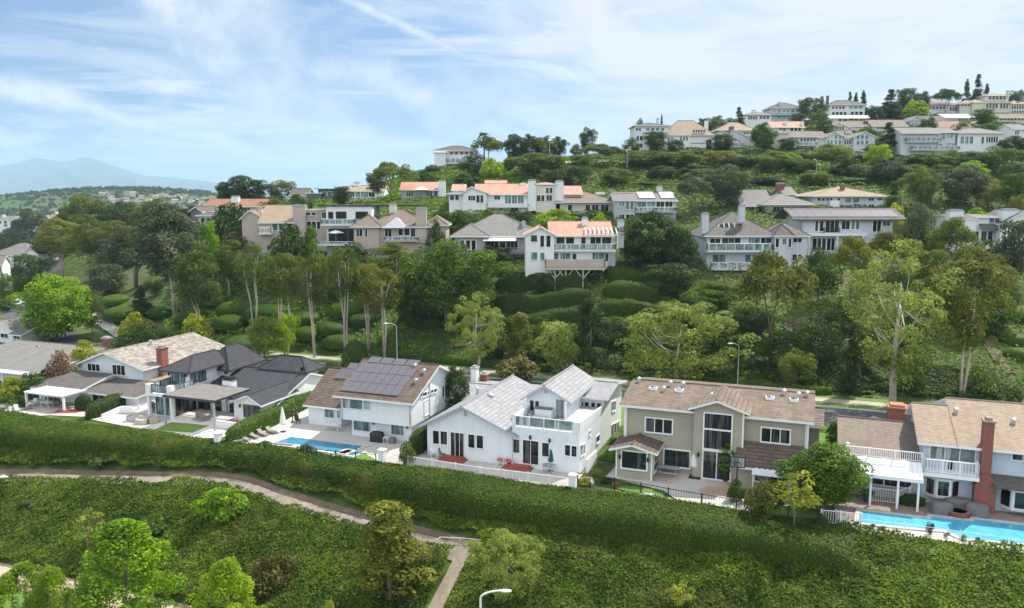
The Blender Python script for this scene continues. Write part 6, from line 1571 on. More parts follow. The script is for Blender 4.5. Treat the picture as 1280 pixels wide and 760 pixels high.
far('white low house with grey roof left of the blue-grey hilltop house', Z5, 325, 850, 1005, 305, 265, 248, 'hip', WHITE, RGREY, [(0,860,920,272,292,4),(0,930,995,270,288,3)], [(3,888,908,238,262)])
far('white house with coral roof and white chimney right of the green round tree', Z5, 290, 1010, 1205, 368, 340, 308, 'gx', WHITE, RTERRA, [(0,1050,1190,345,362,6)], [(2,1088,1108,300,330),(1,1190,1206,304,360)])
far('cream two-storey house with dark brown roof at the middle of the upper row', Z5, 262, 1035, 1290, 495, 398, 368, 'gx', CREAM, RTAUPE, [(0,1055,1095,390,412,2),(0,1060,1095,425,445,2),(0,1060,1092,476,494,1),(0,1112,1170,408,432,3,GLT),(0,1120,1170,465,488,3,GLT),(0,1180,1280,408,445,5),(0,1215,1280,465,488,4)], [(2,1098,1116,355,400)], extra=[(-1,6,1030,1110,495,378,365,'hip')], deck=[(0,1175,1290,450,430)])
far('twin-gabled grey-blue house with arched white windows in the upper row', Z6, 262, 60, 165, 455, 398, 372, 'gy', LILAC, RTAUPE, [(0,65,105,420,446,2,GLT),(0,112,160,388,412,2,GLT),(0,112,160,420,446,2,GLT),(1.5,172,230,420,445,4),(0,246,325,388,412,3,GLT),(0,246,325,422,446,3,GLT)], [(4,186,220,360,385)], extra=[(0,9,232,365,455,400,368,'gy',dict(rx=300)),(1.5,9,160,235,455,405,366,'gx'),(.5,9,-40,62,455,405,368,'gx')])
far('white half-timbered three-storey house on the hilltop', Z6, 345, 82, 300, 278, 205, 178, 'hip', WHITE, RDGREY, [(0,95,180,212,226,4),(0,200,290,210,224,3,GLT),(0,95,190,246,262,4),(0,210,290,244,262,3)], [(3,34,46,152,205,DARKW),(3,68,80,148,200,DARKW)])
far('small white gabled house left of the dark hilltop pines', Z6, 350, 332, 435, 270, 238, 215, 'gy', WHITE, RGREY, [(0,345,370,245,262,2),(0,395,425,242,258,2)], [(2,366,384,214,245,BRICK)])
far('long low white house with flat roof below the half-timbered house', Z6, 320, 90, 345, 305, 285, 272, 'gx', WHITE, RWHITE, [(0,130,330,290,302,6)], [])
far('long dark flat-roofed house right of the low white house', Z6, 322, 345, 500, 300, 288, 274, 'gx', DARKW, RBLACK, [(0,370,480,290,299,4)], [])
far('brown-roofed house with dark arched gable and brick chimney in the second upper row', Z6, 292, 85, 205, 365, 345, 318, 'gy', CREAM, RTAUPE, [(0,122,175,335,356,3)], [(3,300,320,302,330,BRICK)], extra=[(1,9,60,335,362,335,306,'gx')])
far('low sandy house behind the dark conifer in the second upper row', Z6, 292, 345, 560, 355, 332, 298, 'gx', CREAM, RTAUPE, [(0,375,430,338,350,3)], [])
far('grey gabled house with tall white windows in the second upper row', Z6, 305, 575, 665, 335, 300, 272, 'gy', GREYW, RGREY, [(0,590,640,292,330,4,GLT),(1,680,760,310,325,3)], [], extra=[(1,9,655,800,335,305,272,'gx',dict(roof=RDGREY))])
far('white flat-roofed house with wide glass front on the right of the upper rows', Z6, 312, 795, 985, 330, 282, 262, 'gx', BLUEWHITE, RWHITE, [(0,870,980,288,318,5,GLB)], [(2,960,982,258,280)])
far('dusty rose roofed house below the white flat-roofed one', Z6, 288, 735, 960, 365, 345, 305, 'gx', CREAM, RROSE, [(0,880,930,345,360,3)], [])
far('large modern house with two glass balconies on stilts over the slope', Z6, 256, 520, 855, 470, 372, 348, 'gx', LILAC, RGREY, [(0,560,640,382,418,3,GLT),(0,650,755,382,418,4,GLT),(0,765,800,380,415,1,GLB),(0,805,845,376,408,2,GLT),(0,560,660,440,475,3),(0,670,780,442,472,4,GLT),(0,805,850,438,448,3)], [], extra=[(-.4,9,525,745,400,374,346,'gx',dict(oe=1.0))], deck=[(0,555,770,428,402),(-.5,590,885,478,455)])
far('low white house with pale roof and corner window right of the modern stilt house', Z6, 256, 872, 1150, 478, 380, 352, 'hip', WHITE, RGREY, [(0,885,970,398,440,3,GLT),(0,1045,1120,398,432,5),(0,1015,1035,400,440,1)], [(6,905,975,344,355)])
far('house with grey roof cut off by the right edge below the hilltop', Z6, 262, 1215, 1300, 440, 352, 325, 'gx', WHITE, RGREY, [(0,1222,1250,365,385,2),(0,1255,1285,410,430,2)], [])
far('small house with coral roof tucked behind bright shrubs', Z6, 300, 985, 1095, 355, 330, 303, 'hip', CREAM, RTERRA, [(0,1000,1040,338,350,2)], [])
far('long low brown-roofed house near the right edge of the upper rows', Z6, 308, 1120, 1300, 300, 282, 262, 'gx', CREAM, RTAUPE, [(0,1130,1280,286,298,7)], [])
far('pink-roofed white house on the hilltop right of the round oak', Z6, 352, 675, 880, 255, 205, 186, 'hip', WHITE, RROSE, [(0,690,800,212,228,5),(0,820,870,215,240,3)], [])
far('beige stone house below the tall hilltop pines', Z6, 350, 882, 1030, 260, 200, 178, 'hip', CREAM, RTAN, [(0,895,950,190,210,3),(0,960,1015,215,240,3)], [], extra=[(-1,8,960,1028,260,190,176,'hip')])
far('pale villa with tower and tall chimney on the hilltop', Z6, 352, 1030, 1190, 260, 190, 180, 'hip', CREAM, RTAN, [(0,1045,1120,195,222,4),(0,1130,1185,195,225,3),(2,1060,1170,150,170,5)], [(3,1178,1190,118,160)], extra=[(2,7,1040,1185,200,148,138,'hip')])
far('beige villa with balconies at the right end of the hilltop', Z6, 352, 1192, 1300, 262, 198, 182, 'hip', CREAM, RTAN, [(0,1200,1280,206,228,5),(0,1200,1280,238,256,5)], [(3,1260,1272,112,182,DARKW)])
far('white flat-topped house on the skyline at the left end of the ridge', Z2, 264, 96, 300, 125, 36, 14, 'hip', WHITE, RDGREY, [(0,110,150,40,58,3),(0,165,290,40,52,5),(0,150,215,72,92,3)], [], extra=[(-1,7,92,150,125,44,38,'hip',dict(roof=RWHITE))], deck=[(0,150,220,95,75)])
# ---- houses in the valley on the left
h = hh('white house with grey hip roofs behind the pale street trees on the left', Z7, 262, 70, 590, -15, wall=WHITE, roof=RGREY)
blk(h, 0, 12, -40, 135, 600, 560, 498, 'hip', oe=.7); blk(h, -1.5, 9, 135, 190, 590, 548, 512, 'gy', oe=.5, rx=150); wins(h, 0, [(20,560,45,580,2),(70,556,95,576,2)], **FK); wins(h, -1.5, [(150,556,175,575,2)], **FK); h.done()
h = hh('house with grey gable cut by the left edge beside the valley road', Z7, 215, 0, 660, 14, wall=WHITE, roof=RTAUPE)
blk(h, 0, 6, -90, 12, 665, 600, 562, 'gx', oe=.6); wins(h, 0, [(-15,615,5,640,1)], **FK); h.done()
for i, (x0, x1, e, r_, b_) in enumerate(((-20,60,380,360,410),(112,205,376,356,412),(245,335,362,344,400))):
    Hh = hh(['white twin-gabled house in the far valley at the left edge','cream house in the far valley between two white ones','white house with tall chimney in the far valley'][i], Z7, 560, (x0+x1)/2, b_, -10, wall=(WHITE,CREAM,WHITE)[i], roof=(RGREY,RTAN,RROSE)[i])
    blk(Hh, 0, 14, x0, x1, b_, e, r_, 'gx', ext=6); wins(Hh, 0, [(x0+12,e+6,x0+26,e+18,1),(x0+40,e+6,x0+54,e+18,1),(x0+40,e+22,x0+56,e+32,2)], fw=.2)
    Hh.chim(4, x0+30, x0+40, r_-6, e, 1.5, m=WHITE); Hh.done()
# ---- tiny houses on the distant ridge
r_ = random.Random(5); TINY = []
for k, (wm, rm) in enumerate(((CREAM,RTAN),(WHITE,RROSE),(TANW,RTAUPE))):
    b = MB().box(-5,5,-4,4,-6,4); me = b.mesh('ridge_house_walls', wm); b = MB(); b.prism([(-6,-5,4),(6,-5,4),(6,0,6.5),(-6,0,6.5)], (0,0,.3)); b.prism([(-6,0,6.5),(6,0,6.5),(6,5,4),(-6,5,4)], (0,0,.3)); TINY.append((me, b.mesh('ridge_house_roof', rm, uv=True)))
for i in range(34):
    px = 132 + i*4.35 + r_.uniform(-2, 2); Y = 1450 + 60*r_.uniform(-1, 1); X = (px-CX)/F*Y
    e = tag(empty('ridge_house', (X, Y, T(X, Y) + r_.uniform(-1, 3)), r_.uniform(-.6,.6)), 'tiny pale house in the hazy distant ridge settlement on the left', 'house', 'tiny houses on the distant ridge'); a = TINY[i % 3]
    linkmesh('wall', a[0], e); linkmesh('roof', a[1], e)
# ================================================================== trees and shrubs (kind, leaf colour, centre px, depth, top row, width px, label)
NM = dict(airy="tree", globe='tree', round='tree', broad='tree', syc='sycamore_tree', euc='eucalyptus_tree', tall='eucalyptus_tree', umb='umbrella_tree', cone='conifer', col='column_tree', street='street_tree', sparse='young_tree', bush='bush', shrub='shrub')
def grp(group, rows):
    for r in rows:
        kind, colr, px, Y, top, wpx, lab = r[:7]; kw = r[7] if len(r) > 7 else {}
        cat = {'bush': 'bush', 'shrub': 'shrub', 'cone': 'conifer'}.get(kind, 'tree')
        tree(NM[kind], kind, colr, px, Y, top, wpx, lab, cat, group, **kw)
SL = dict(z=-7.7)
grp('bright trees along the lower street', [
 ('street','bright',152,55.5,651,128,'bright green street tree with pointed crown, tallest at the lower left',SL),
 ('street','lime',22,57,706,74,'lime green street tree at the lower left corner',SL), ('street','lime',58,56,709,52,'lime green street tree between the corner tree and the tallest one',SL),
 ('street','lime',281,52,700,88,'yellow-lime street tree right of the tallest bright one',SL), ('street','bright',102,54.5,735,44,'low dark-green street tree top between two lime crowns',SL),
 ('street','yell',412,48,752,26,'tip of a yellow-lime tree at the bottom edge',SL)])
grp('trees on the ivy slope', [
 ('col','gold',486,58.5,631,90,'golden-tipped pyramidal tree crossing the footpath',dict(by=762)), ('airy','pale',634,55.5,667,98,'yellow-green rounded tree beside the forked path',dict(by=764)),
 ('bush','bright',276,66.5,609,60,'bright green bush throwing a dark shadow on the ivy slope',dict(by=650)), ('sparse','pale',106,64,640,40,'thin pale sapling left of the tallest bright street tree',dict(by=700)),
 ('bush','brown',335,58,694,64,'brown-green bush right of the yellow-lime street tree',dict(by=742)), ('sparse','yell',856,52,728,34,'small yellow-green sapling on the right ivy slope',dict(by=768)),
 ('shrub','grey',30,69,624,24,'small grey shrub on the left ivy slope',dict(by=639)), ('shrub','brown',893,52,742,38,'bare brownish shrub beside the yellow-green sapling',dict(by=760)),
 ('shrub','mid',190,64,650,40,'low pale green shrub right of the tallest bright tree',dict(by=672)), ('bush','olive',118,74,572,22,'bright spiky plant above the footpath at left',dict(by=592)),
 ('shrub','deep',250,62,684,18,'small dark shrub in the shadow under the bright bush',dict(by=697))])
# the row's gardens
grp(None, [
 ('round','deep',570,86,456,32,'dense rounded tree between the solar panel house and the white chimney',dict(z=0)),
 ('bush','brown',649,106,446,60,'wide brown-leaved bare bush behind the terrace house',dict(z=0)), ('globe','mid',1036,61,555,90,'dense bright green tree between the sage house and the blue house',dict(z=0)),
 ('sparse','yell',999,57.8,591,56,'small yellow-green tree by the black fence',dict(z=0)), ('bush','rust',957,60,602,40,'grassy rust-tipped shrub by the black fence',dict(z=0)),
 ('bush','deep',925,63,600,26,'dark shrub beside the white awning posts',dict(z=0)),('shrub','deep',970,62,600,28,'dark green shrub under the small yellow-green tree',dict(z=0)),
 ('bush','copper',71,101,439,34,'coppery pink shrub beside the grey roof at left',dict(z=0)), ('bush','yell',103,111,426,42,'yellow-green shrub left of the shake roof',dict(z=0)),
 ('broad','deep',178,118,408,84,'low wide dark tree behind the shake roof',dict(z=0)),
 ('bush','yell',8,97,471,34,'yellow-green bush at the left edge beside the first patio',dict(z=0)),('bush','mid',34,98,466,36,'green bush beside the white patio cover',dict(z=0)),('bush','deep',58,101,460,34,'darker green bush below the coppery shrub',dict(z=0)),('shrub','mid',14,93,492,30,'low green shrub by the white garden chairs',dict(z=0)),
 ('bush','yell',733,67.5,598,22,'yellow-green shrub right of the white pillar',dict(z=0)),('shrub','lime',750,69.5,588,18,'lime shrub by the left corner of the sage house',dict(z=0)),('bush','deep',759,67.6,596,18,'round dark shrub by the brick planter',dict(z=0)),('shrub','flower',771,67,603,12,'small orange-flowered shrub by the black fence',dict(z=0)),('bush','bright',764,74,566,22,'bright green shrub between the terrace house and the sage house',dict(z=0)),('bush','deep',772,79,548,20,'dark shrub in the narrow gap left of the sage house',dict(z=0)),
 ('bush','olive',507,72,552,20,'olive flowering shrub at the corner of the white railing fence',dict(z=0)),
 ('col','deep',729,73.5,565,12,'slim dark shrub against the terrace house wall',dict(z=0)),
 ('bush','mid',1165,66,608,18,'green shrub under the white balcony',dict(z=0)),('bush','deep',1185,65.5,610,24,'dark shrub below the bay window of the blue house',dict(z=0)),('bush','deep',1213,64.5,614,22,'dark shrub left of the brick chimney foot',dict(z=0)),('bush','deep',1256,63.5,618,30,'dark shrub right of the brick chimney foot',dict(z=0)),('shrub','mid',1276,62.5,622,24,'low green shrub at the right edge below the bay',dict(z=0)),
 ('shrub','mid',830,92.5,484,0.1+14,'hidden',dict(z=0)) if False else ('bush','mid',430,110,441,14,'small green bush on the verge behind the solar panel house',dict(z=0)),
 ('bush','mid',1046,79,527,20,'green shrub beside the street right of the sage house',dict(z=0)),('bush','olive',415,104,452,44,'grey-green bush behind the low solar wing',dict(z=0))])
mound('round dark clipped shrub at the right post of the shake house patio', 105, 92, 494, 20, 'deep', 61, z=0, dens=60, leaf=.16)
mound('round dark-leaved shrub on the verge behind the solar panel house', 445, 116, 427, 34, 'deep', 62, z=0, dens=25, leaf=.25)
for i, (px, Y, top, w_, lab) in enumerate(((347,94.5,533,14,'rounded green shrub nearest the closed pale umbrella'),(336,94,535,13,'rounded green shrub in the middle beside the dark hedge'),(325,93,539,13,'rounded green shrub at the lower end beside the dark hedge'))): mound(lab, px, Y-6, top, w_, 'mid', 70+i, z=0, dens=60, leaf=.15)
def L2(*p): return [atz(x, y) for x, y in p]
line_hedge('dark garden hedge between the shake-roofed and charcoal-roofed houses', L2((108,525),(140,513),(170,503),(192,494)), 1.5, 1.7, 'deep', 45, .19, 41)
line_hedge('dark leafy hedge between the charcoal roof house and the blue pool', L2((283,556),(310,544),(340,530),(372,513),(392,503)), 1.4, 1.8, 'mid', 45, .19, 42)
line_hedge('green hedge in the gap between the solar panel house and the terrace house', L2((514,572),(524,563),(540,553)), 1.3, 2.2, 'mid', 45, .19, 43)
line_hedge('low clipped box hedge in a brick bed by the white picket gate', L2((1121,630),(1156,633)), .9, 1.0, 'mid', 60, .15, 44)
line_hedge('low ivy-covered hedge at the end of the black wire fence', L2((1018,657),(1034,659)), .8, 1.3, 'deep', 60, .15, 45)
line_hedge('low hedge beside the street behind the terrace house', [uv2w(-23,106.5), uv2w(-5,106.5), uv2w(3,106.8)], 1.3, 1.0, 'mid', 25, .25, 46)
line_hedge('low hedge along the verge behind the charcoal roof house', [uv2w(-62,106.8), uv2w(-34,106.8)], 1.3, 1.0, 'mid', 25, .25, 47)
# tree masses on the left
grp('trees on the left bank', [
 ('globe','bright',67,137,344,84,'large dense bright green round tree beside the valley road',dict(z=0)), ('round','pale',112,143,364,30,'pale light-leaved tree right of the large bright green one',dict(z=0)),
 ('cone','deep',174,152,358,32,'dark pointed evergreen on the green bank'), ('bush','yell',170,131,390,40,'lime-leaved bush behind the low wide dark tree'),('bush','yell',243,127,393,38,'yellow-lime bush among the grey trunks'),
 ('tall','grey',217,150,256,96,'tall grey-green eucalyptus, tallest of the left mass'), ('tall','grey',165,184,283,74,'grey-green eucalyptus with forked pale trunk left of the tallest one'),
 ('tall','olive',116,232,268,62,'olive eucalyptus above the pale driveway trunks'), ('tall','gold',78,248,273,58,'golden-olive eucalyptus at the left end of the mass'), ('tall','olive',62,262,292,40,'small olive tree left of the golden-olive one'),
 ('broad','olive',108,300,243,64,'dark olive tree rising on the left skyline'), ('broad','deep',150,295,252,56,'dark green tree right of the olive skyline tree'), ('broad','olive',190,285,249,62,'wide olive tree behind the tall grey-green one'),('broad','deep',240,262,257,40,'dark tree left of the blue-grey far left house'),
 ('tall','gold',142,225,276,52,'golden crown in the middle of the left mass'),('tall','olive',248,138,306,50,'olive eucalyptus in front of the tall grey-green one'),('tall','olive',285,150,300,46,'olive tree with thin trunk right of the olive front one'),
 ('round','grey',132,172,330,44,'thin grey shrubby tree by the pale trunks'),('round','deep',205,176,318,50,'dark undergrowth tree below the tall grey-green one'),('round','deep',262,165,300,40,'dark green tree beneath the blue-grey house'),
 ('round','bright',258,160,277,24,'bright green tree beside the blue-grey far left house'),('round','deep',190,162,350,30,'small dark tree on the bank beside the pointed evergreen'),('tall','rust',238,176,296,36,'rusty olive tree behind the bright green one')])
grp('skyline trees on the left', [('broad','deep',304,243,220,60,'dark oak on the left skyline beside the rust-roofed house'),('round','olive',351,246,225,40,'olive tree right of the dark skyline oak'),('bush','deep',283,240,233,26,'dark bush at the left foot of the skyline oak')])
grp('valley trees at the far left', [('round','mid',30,225,318,30,'light green tree in front of the valley house'),('round','deep',50,250,322,26,'dark green tree right of the valley house'),('round','purple',55,262,307,14,'dark purple-leaved tree in the valley'),('round','mid',5,180,374,26,'green tree at the left edge by the road'),('round','mid',6,190,340,20,'green tree under the left edge house'),('broad','deep',40,520,262,46,'dark tree in the far valley above the twin-gabled house'),('broad','deep',10,430,287,40,'dark bank tree at the far left edge'),('broad','mid',60,400,292,50,'green bank tree below the far valley houses'),('broad','deep',90,520,258,30,'dark tree right of the far valley chimney')])
# eucalyptus and other trees on the central slope
grp('pale-trunked eucalyptus trees above the sidewalk', [
 ('euc','olive',316,134,305,40,'olive eucalyptus with double trunk, leftmost on the central slope'),('euc','olive',356,124,317,48,'olive eucalyptus on the verge left of the lime trees pair'),('euc','rust',392,122.5,318,44,'rust-tinged eucalyptus second from the white trunks'),
 ('euc','olive',430,121,310,40,'white-forked eucalyptus left of the triple-trunk one'),('euc','gold',460,124,330,44,'triple-trunk eucalyptus with golden crown'),('euc','gold',479,120,336,52,'single white-trunked eucalyptus with spreading golden crown'),
 ('tall','olive',488,138,303,54,'dark olive tree behind the golden eucalyptus crowns'),('tall','rust',300,160,290,44,'rusty-crowned tree below the tan-roofed house'),('tall','olive',345,150,316,34,'olive tree between the double trunk and the dark bushes')])
grp(None, [
 ('broad','mid',560,127,301,128,'huge broad light-green tree below the grey hip-roofed house'),('syc','pale',596,110.5,366,62,'leaning grey-trunked sycamore below the huge broad tree'),('round','deep',520,128,352,56,'dark tree under the left side of the huge broad one'),
 ('round','pale',328,122,397,40,'left lime-coloured tree of the pair by the sidewalk',dict()),('round','lime',354,124,389,36,'right lime-coloured tree of the pair by the sidewalk'),
 ('col','rust',650,112,391,36,'bronze-green pyramidal tree below the terraced hedges'),('round','pale',702,110,404,54,'pale spring-leaved tree behind the terrace house'),('col','deep',738,110,374,44,'tall dark pyramidal tree behind the terrace house'),
 ('airy','pale',850,104,378,138,'big pale yellow-green tree behind the sage roof'),('sparse','pale',731,107,453,16,'thin young tree on the verge behind the terrace house'),
 ('round','deep',838,131,328,76,'dark tree with sunlit top right of the terraced hedges'),('broad','mid',890,124,352,78,'dense green tree below the lilac-grey house'),('broad','deep',868,115,372,60,'dark tree behind the big pale yellow-green one'),
 ('umb','rust',968,110,316,96,'rust-tipped spreading tree with bare grey trunk below the lilac-grey house'),('round','deep',1026,126,310,48,'dark tree in front of the white columns'),('umb','gold',1066,128,296,52,'golden-olive tree in front of the long pale house'),('umb','rust',1112,132,290,54,'rust-olive tree at the right end of the long pale house'),
 ('syc','pale',1121,93.5,301,142,'tall pale sycamore with a white trunk beside the street'),('tall','rust',1208,95.5,310,88,'tall rusty eucalyptus with a forked grey trunk right of the white-trunked sycamore'),
 ('round','deep',1022,106,398,62,'dark undergrowth tree left of the white-trunked sycamore'),('round','deep',980,108,412,60,'dark green tree beneath the rust-tipped spreading one'),('col','deep',1066,98,425,26,'thin-trunked dark tree just left of the sycamore trunk'),('col','mid',1150,98,402,30,'thin-trunked tree just right of the sycamore trunk'),('round','deep',1052,112,372,50,'dark tree at the edge of the bare soil patch'),
 ('bush','olive',1227,106,458,42,'round olive bush on the right green slope',dict(by=497)),
 ('globe','deep',812,139,266,72,'dark domed ficus right of the salmon-roofed house'),('globe','deep',848,137,284,50,'smaller dark domed tree beside the lilac-grey house'),('round','deep',680,132,341,26,'dark bush at the front corner of the stilt house'),('round','mid',785,142,300,24,'dark shrub tree by the white chimney end'),
 ('round','grey',1146,140,255,44,'dark grey-green tree right of the long pale house'),('umb','olive',1190,134,272,56,'olive umbrella tree in front of the white angular house'),('round','rust',1232,124,318,66,'rusty bushy tree on the right slope'),('round','olive',1180,122,338,60,'olive bushy tree between the sycamore and the rusty bush'),('round','olive',1165,130,312,40,'small olive tree left of the umbrella-shaped olive one'),('round','rust',1208,116,362,64,'rusty low tree above the forked grey trunk'),('bush','mid',1248,116,366,50,'green bush at the right edge of the rusty trees'),('round','grey',1268,135,275,44,'dark leafy tree at the right edge before the angular house'),('round','gold',1216,130,300,40,'golden small tree below the angular house terrace'),
 ('round','deep',905,108,408,60,'dark tree right of the big pale yellow-green one'),('broad','deep',940,116,382,66,'dark tree behind the bare grey trunk of the rust-tipped tree'),('round','olive',998,101,438,48,'low olive tree between the street lamp pole and the sycamore'),('round','deep',1090,104,400,56,'dark tree behind the white sycamore trunk'),('round','deep',770,117,398,50,'dark tree left of the big pale yellow-green one'),('round','mid',682,116,398,46,'small green tree below the dirt terrace path'),('round','deep',615,116,404,44,'dark tree below the left end of the dirt terrace path'),('round','deep',1130,112,388,50,'dark tree between the two tall street-side trunks'),
 ('round','deep',620,143,307,42,'dark round tree left of the salmon-roofed house'),('bush','deep',745,134,331,24,'dark bush at the deck stilts'),
 ('bush','deep',362,148,282,56,'dark bushes below the tan-roofed house'),('bush','mid',386,146,283,32,'green bush beside the big pinkish chimney'),('round','deep',440,143,303,56,'dark round tree below the modern cube house'),('round','mid',408,140,318,34,'green tree below the glass deck'),('bush','grey',545,146,277,22,'small grey bush by the taupe house chimney'),('sparse','olive',539,150,272,22,'small palm-like tree at the broad pinkish chimney'),
 ('broad','deep',500,143,320,40,'dark tree below the taupe house')])
for i, (px, Y, top, w_, lab) in enumerate(((532,123,374,34,'cloud-pruned shrub mound at the top left of the dark group'),(512,120,388,30,'cloud-pruned shrub mound at the lower left of the dark group'),(540,119,392,34,'cloud-pruned shrub mound in the centre of the dark group'),(526,116,400,26,'small cloud-pruned mound at the front of the dark group'),(560,116,392,34,'cloud-pruned mound nearest the leaning sycamore'))): mound(lab, px, Y, top, w_, 'olive' if i % 2 == 0 else 'deep', 80+i, 'cloud-pruned shrubs', 1, .28, 16)
# clipped mounds on the central and left slopes
mk_ = [(410,136,358,20,'round clipped bush like a ball above the white-forked trunk'),(300,148,368,52,'long clipped mound left of the double trunk'),(338,144,372,56,'long clipped mound right of the double trunk'),(375,142,380,46,'clipped mound below the rust-tinged crown'),(436,136,370,50,'clipped mound behind the white-forked trunk'),(415,131,394,44,'clipped mound below the ball bush'),(455,131,384,40,'clipped mound behind the triple trunk'),(290,140,386,46,'clipped mound at the upper left of the lime pair'),(270,150,360,40,'clipped mound beneath the olive front eucalyptus'),(385,135,402,40,'clipped mound between two verge trunks'),(300,132,412,48,'clipped mound left of the lime pair'),(265,140,395,40,'clipped mound behind the yellow-lime bush'),(425,127,412,40,'low clipped mound above the verge bush'),(345,136,398,36,'clipped mound above the right lime tree'),
 (145,175,362,34,'pale clipped mound on the left green bank'),(150,164,378,40,'pale clipped mound lower on the left green bank'),(205,165,376,36,'clipped mound among grey trunks'),(240,152,384,40,'clipped mound right of the grey trunks')]
for i, (px, Y, top, w_, lab) in enumerate(mk_): mound(lab, px, Y, top+4, w_, 'mound', 100+i, 'clipped mounds on the slope', 1.1, .26, 14)
# terraced hedges below the stilts
def hl(lab, pts, Y, w_, h, c='deep', s=1): line_hedge(lab, [aty(px, 300, y) for px, y in zip(pts, Y)], w_, h, c, 22, .24, s, 'terraced hedges')
hl('uppermost terraced hedge beneath the timber deck stilts', (622,660,700,738), (135.5,135,134,134), 3.0, 2.6, 'hedge', 51)
hl('second terraced hedge from the top, left of the dirt steps', (618,650,690,740), (130.5,130,129,129), 3.2, 2.3, 'hedge', 52)
hl('third terraced hedge, above the dirt terrace path', (625,660,700,742), (125,124.5,124.5,124.5), 3.2, 2.2, 'hedge', 53)
hl('upper terraced hedge right of the dirt steps', (756,785,815), (135,134,133.5), 3.0, 2.3, 'hedge', 54)
hl('middle terraced hedge right of the dirt steps', (754,790,828), (130,129.5,129), 3.2, 2.2, 'hedge', 55)
hl('lower terraced hedge right of the dirt steps', (748,790,832), (125,124.5,124), 3.0, 2.2, 'hedge', 56)
mound('big clipped bush at the left end of the terraced hedges', 612, 130, 343, 34, 'hedge', 57); mound('clipped bush left of the terraced hedges by the broad tree', 628, 134, 330, 30, 'hedge', 58)
strip('dirt_path', [(aty(px, 300, y).x, y) for px, y in ((560,122),(625,121.3),(690,121.2),(760,121.5),(830,120.5))], 1.1, SOIL, .22)
strip('dirt_steps', [(aty(px, 300, y).x, y) for px, y in ((770,134),(764,131),(755,127.5),(748,123.5),(744,119.5))], 1.3, SOIL, .25)
strip('dirt_path', [(aty(px, 300, y).x, y) for px, y in ((960,113),(1000,114),(1040,115),(1090,115.5),(1150,117),(1200,118),(1260,119),(1310,120))], 1.6, SOIL, .2)
strip('dirt_patch', [(aty(px, 300, y).x, y) for px, y in ((1000,122),(1020,119),(1045,117.5))], 6.5, SOIL, .2)
strip('dirt_path', [(aty(px, 300, y).x, y) for px, y in ((1255,118),(1248,112),(1262,107),(1280,103))], 1.4, SOIL, .2)
hl('clipped hedge block at the right edge above the dirt track', (1256,1275,1300), (122,121,120), 3.2, 1.9, 'hedge', 59); mound('clipped mound below the hedge block at the right edge', 1268, 116, 414, 34, 'hill', 60); mound('lower clipped mound at the right edge by the dirt track', 1276, 111, 432, 36, 'hill', 63)
hl('tall hedge along the bank of the angular modern house', (1228,1250,1280), (136,132,128), 2.0, 1.0, 'hedge', 64)
# ---- second line and upper slope
grp('trees between the two hillside rows', [
 ('umb','olive',490,196,203,56,'umbrella-shaped olive tree in front of the small terracotta-roofed house'),('tall','grey',470,205,211,28,'grey feathery tree left of the umbrella-shaped olive one'),('round','deep',426,205,233,22,'dark round tree before the long glazed balcony house'),('cone','deep',388,170,250,8,'tiny dark cypress on the tan-roofed house line'),
 ('round','mid',345,182,246,40,'light green tree behind the tan-roofed house'),('bush','deep',290,178,256,66,'dark wide hedge bush left of the tan-roofed house'),('bush','mid',372,200,243,30,'green shrub behind the big pinkish chimney'),
 ('bush','mid',575,160,263,36,'leafy shrub left of the grey hip roof ridge'),('bush','mid',610,160,262,40,'leafy shrub above the grey hip roof'),('palm' if False else 'bush','lime',695,158,261,50,'feathery light-green shrub behind the salmon roof'),('bush','deep',745,160,263,34,'dark shrub above the salmon roof chimney'),('bush','bright',750,157,266,24,'bright low shrub above the pergola'),('bush','deep',655,165,265,22,'dark shrub at the foot of the tall white chimney'),
 ('umb','grey',868,172,221,44,'spreading tree with pale trunk right of the grey deck house'),('broad','grey',908,178,206,56,'large grey-green tree above the lilac-grey house'),('round','grey',807,205,228,34,'round grey-green bush above the bright roof panels'),
 ('cone','mid',1118,172,227,30,'light green conical tree right of the sandy hip roof'),('broad','olive',1154,182,210,46,'olive tree right of the light conical one'),('broad','grey',1203,186,207,58,'dark oak with pale visible trunk on the right slope'),('round','rust',1238,184,220,36,'rusty tree right of the dark oak'),('round','mid',1268,182,216,34,'green tree at the right edge beside the rusty one'),('round','gold',1272,172,243,24,'yellow-green bush at the right edge above the white house'),
 ('bush','yell',1022,170,255,14,'yellow-green shrub between the two grey roofs'),('round','deep',1140,160,256,38,'dark leafy tree above the olive umbrella tree'),('bush','bright',1225,168,260,36,'bright bush above the angular modern house'),('bush','yell',1120,158,255,26,'yellow-green shrub by the solar roof end')])
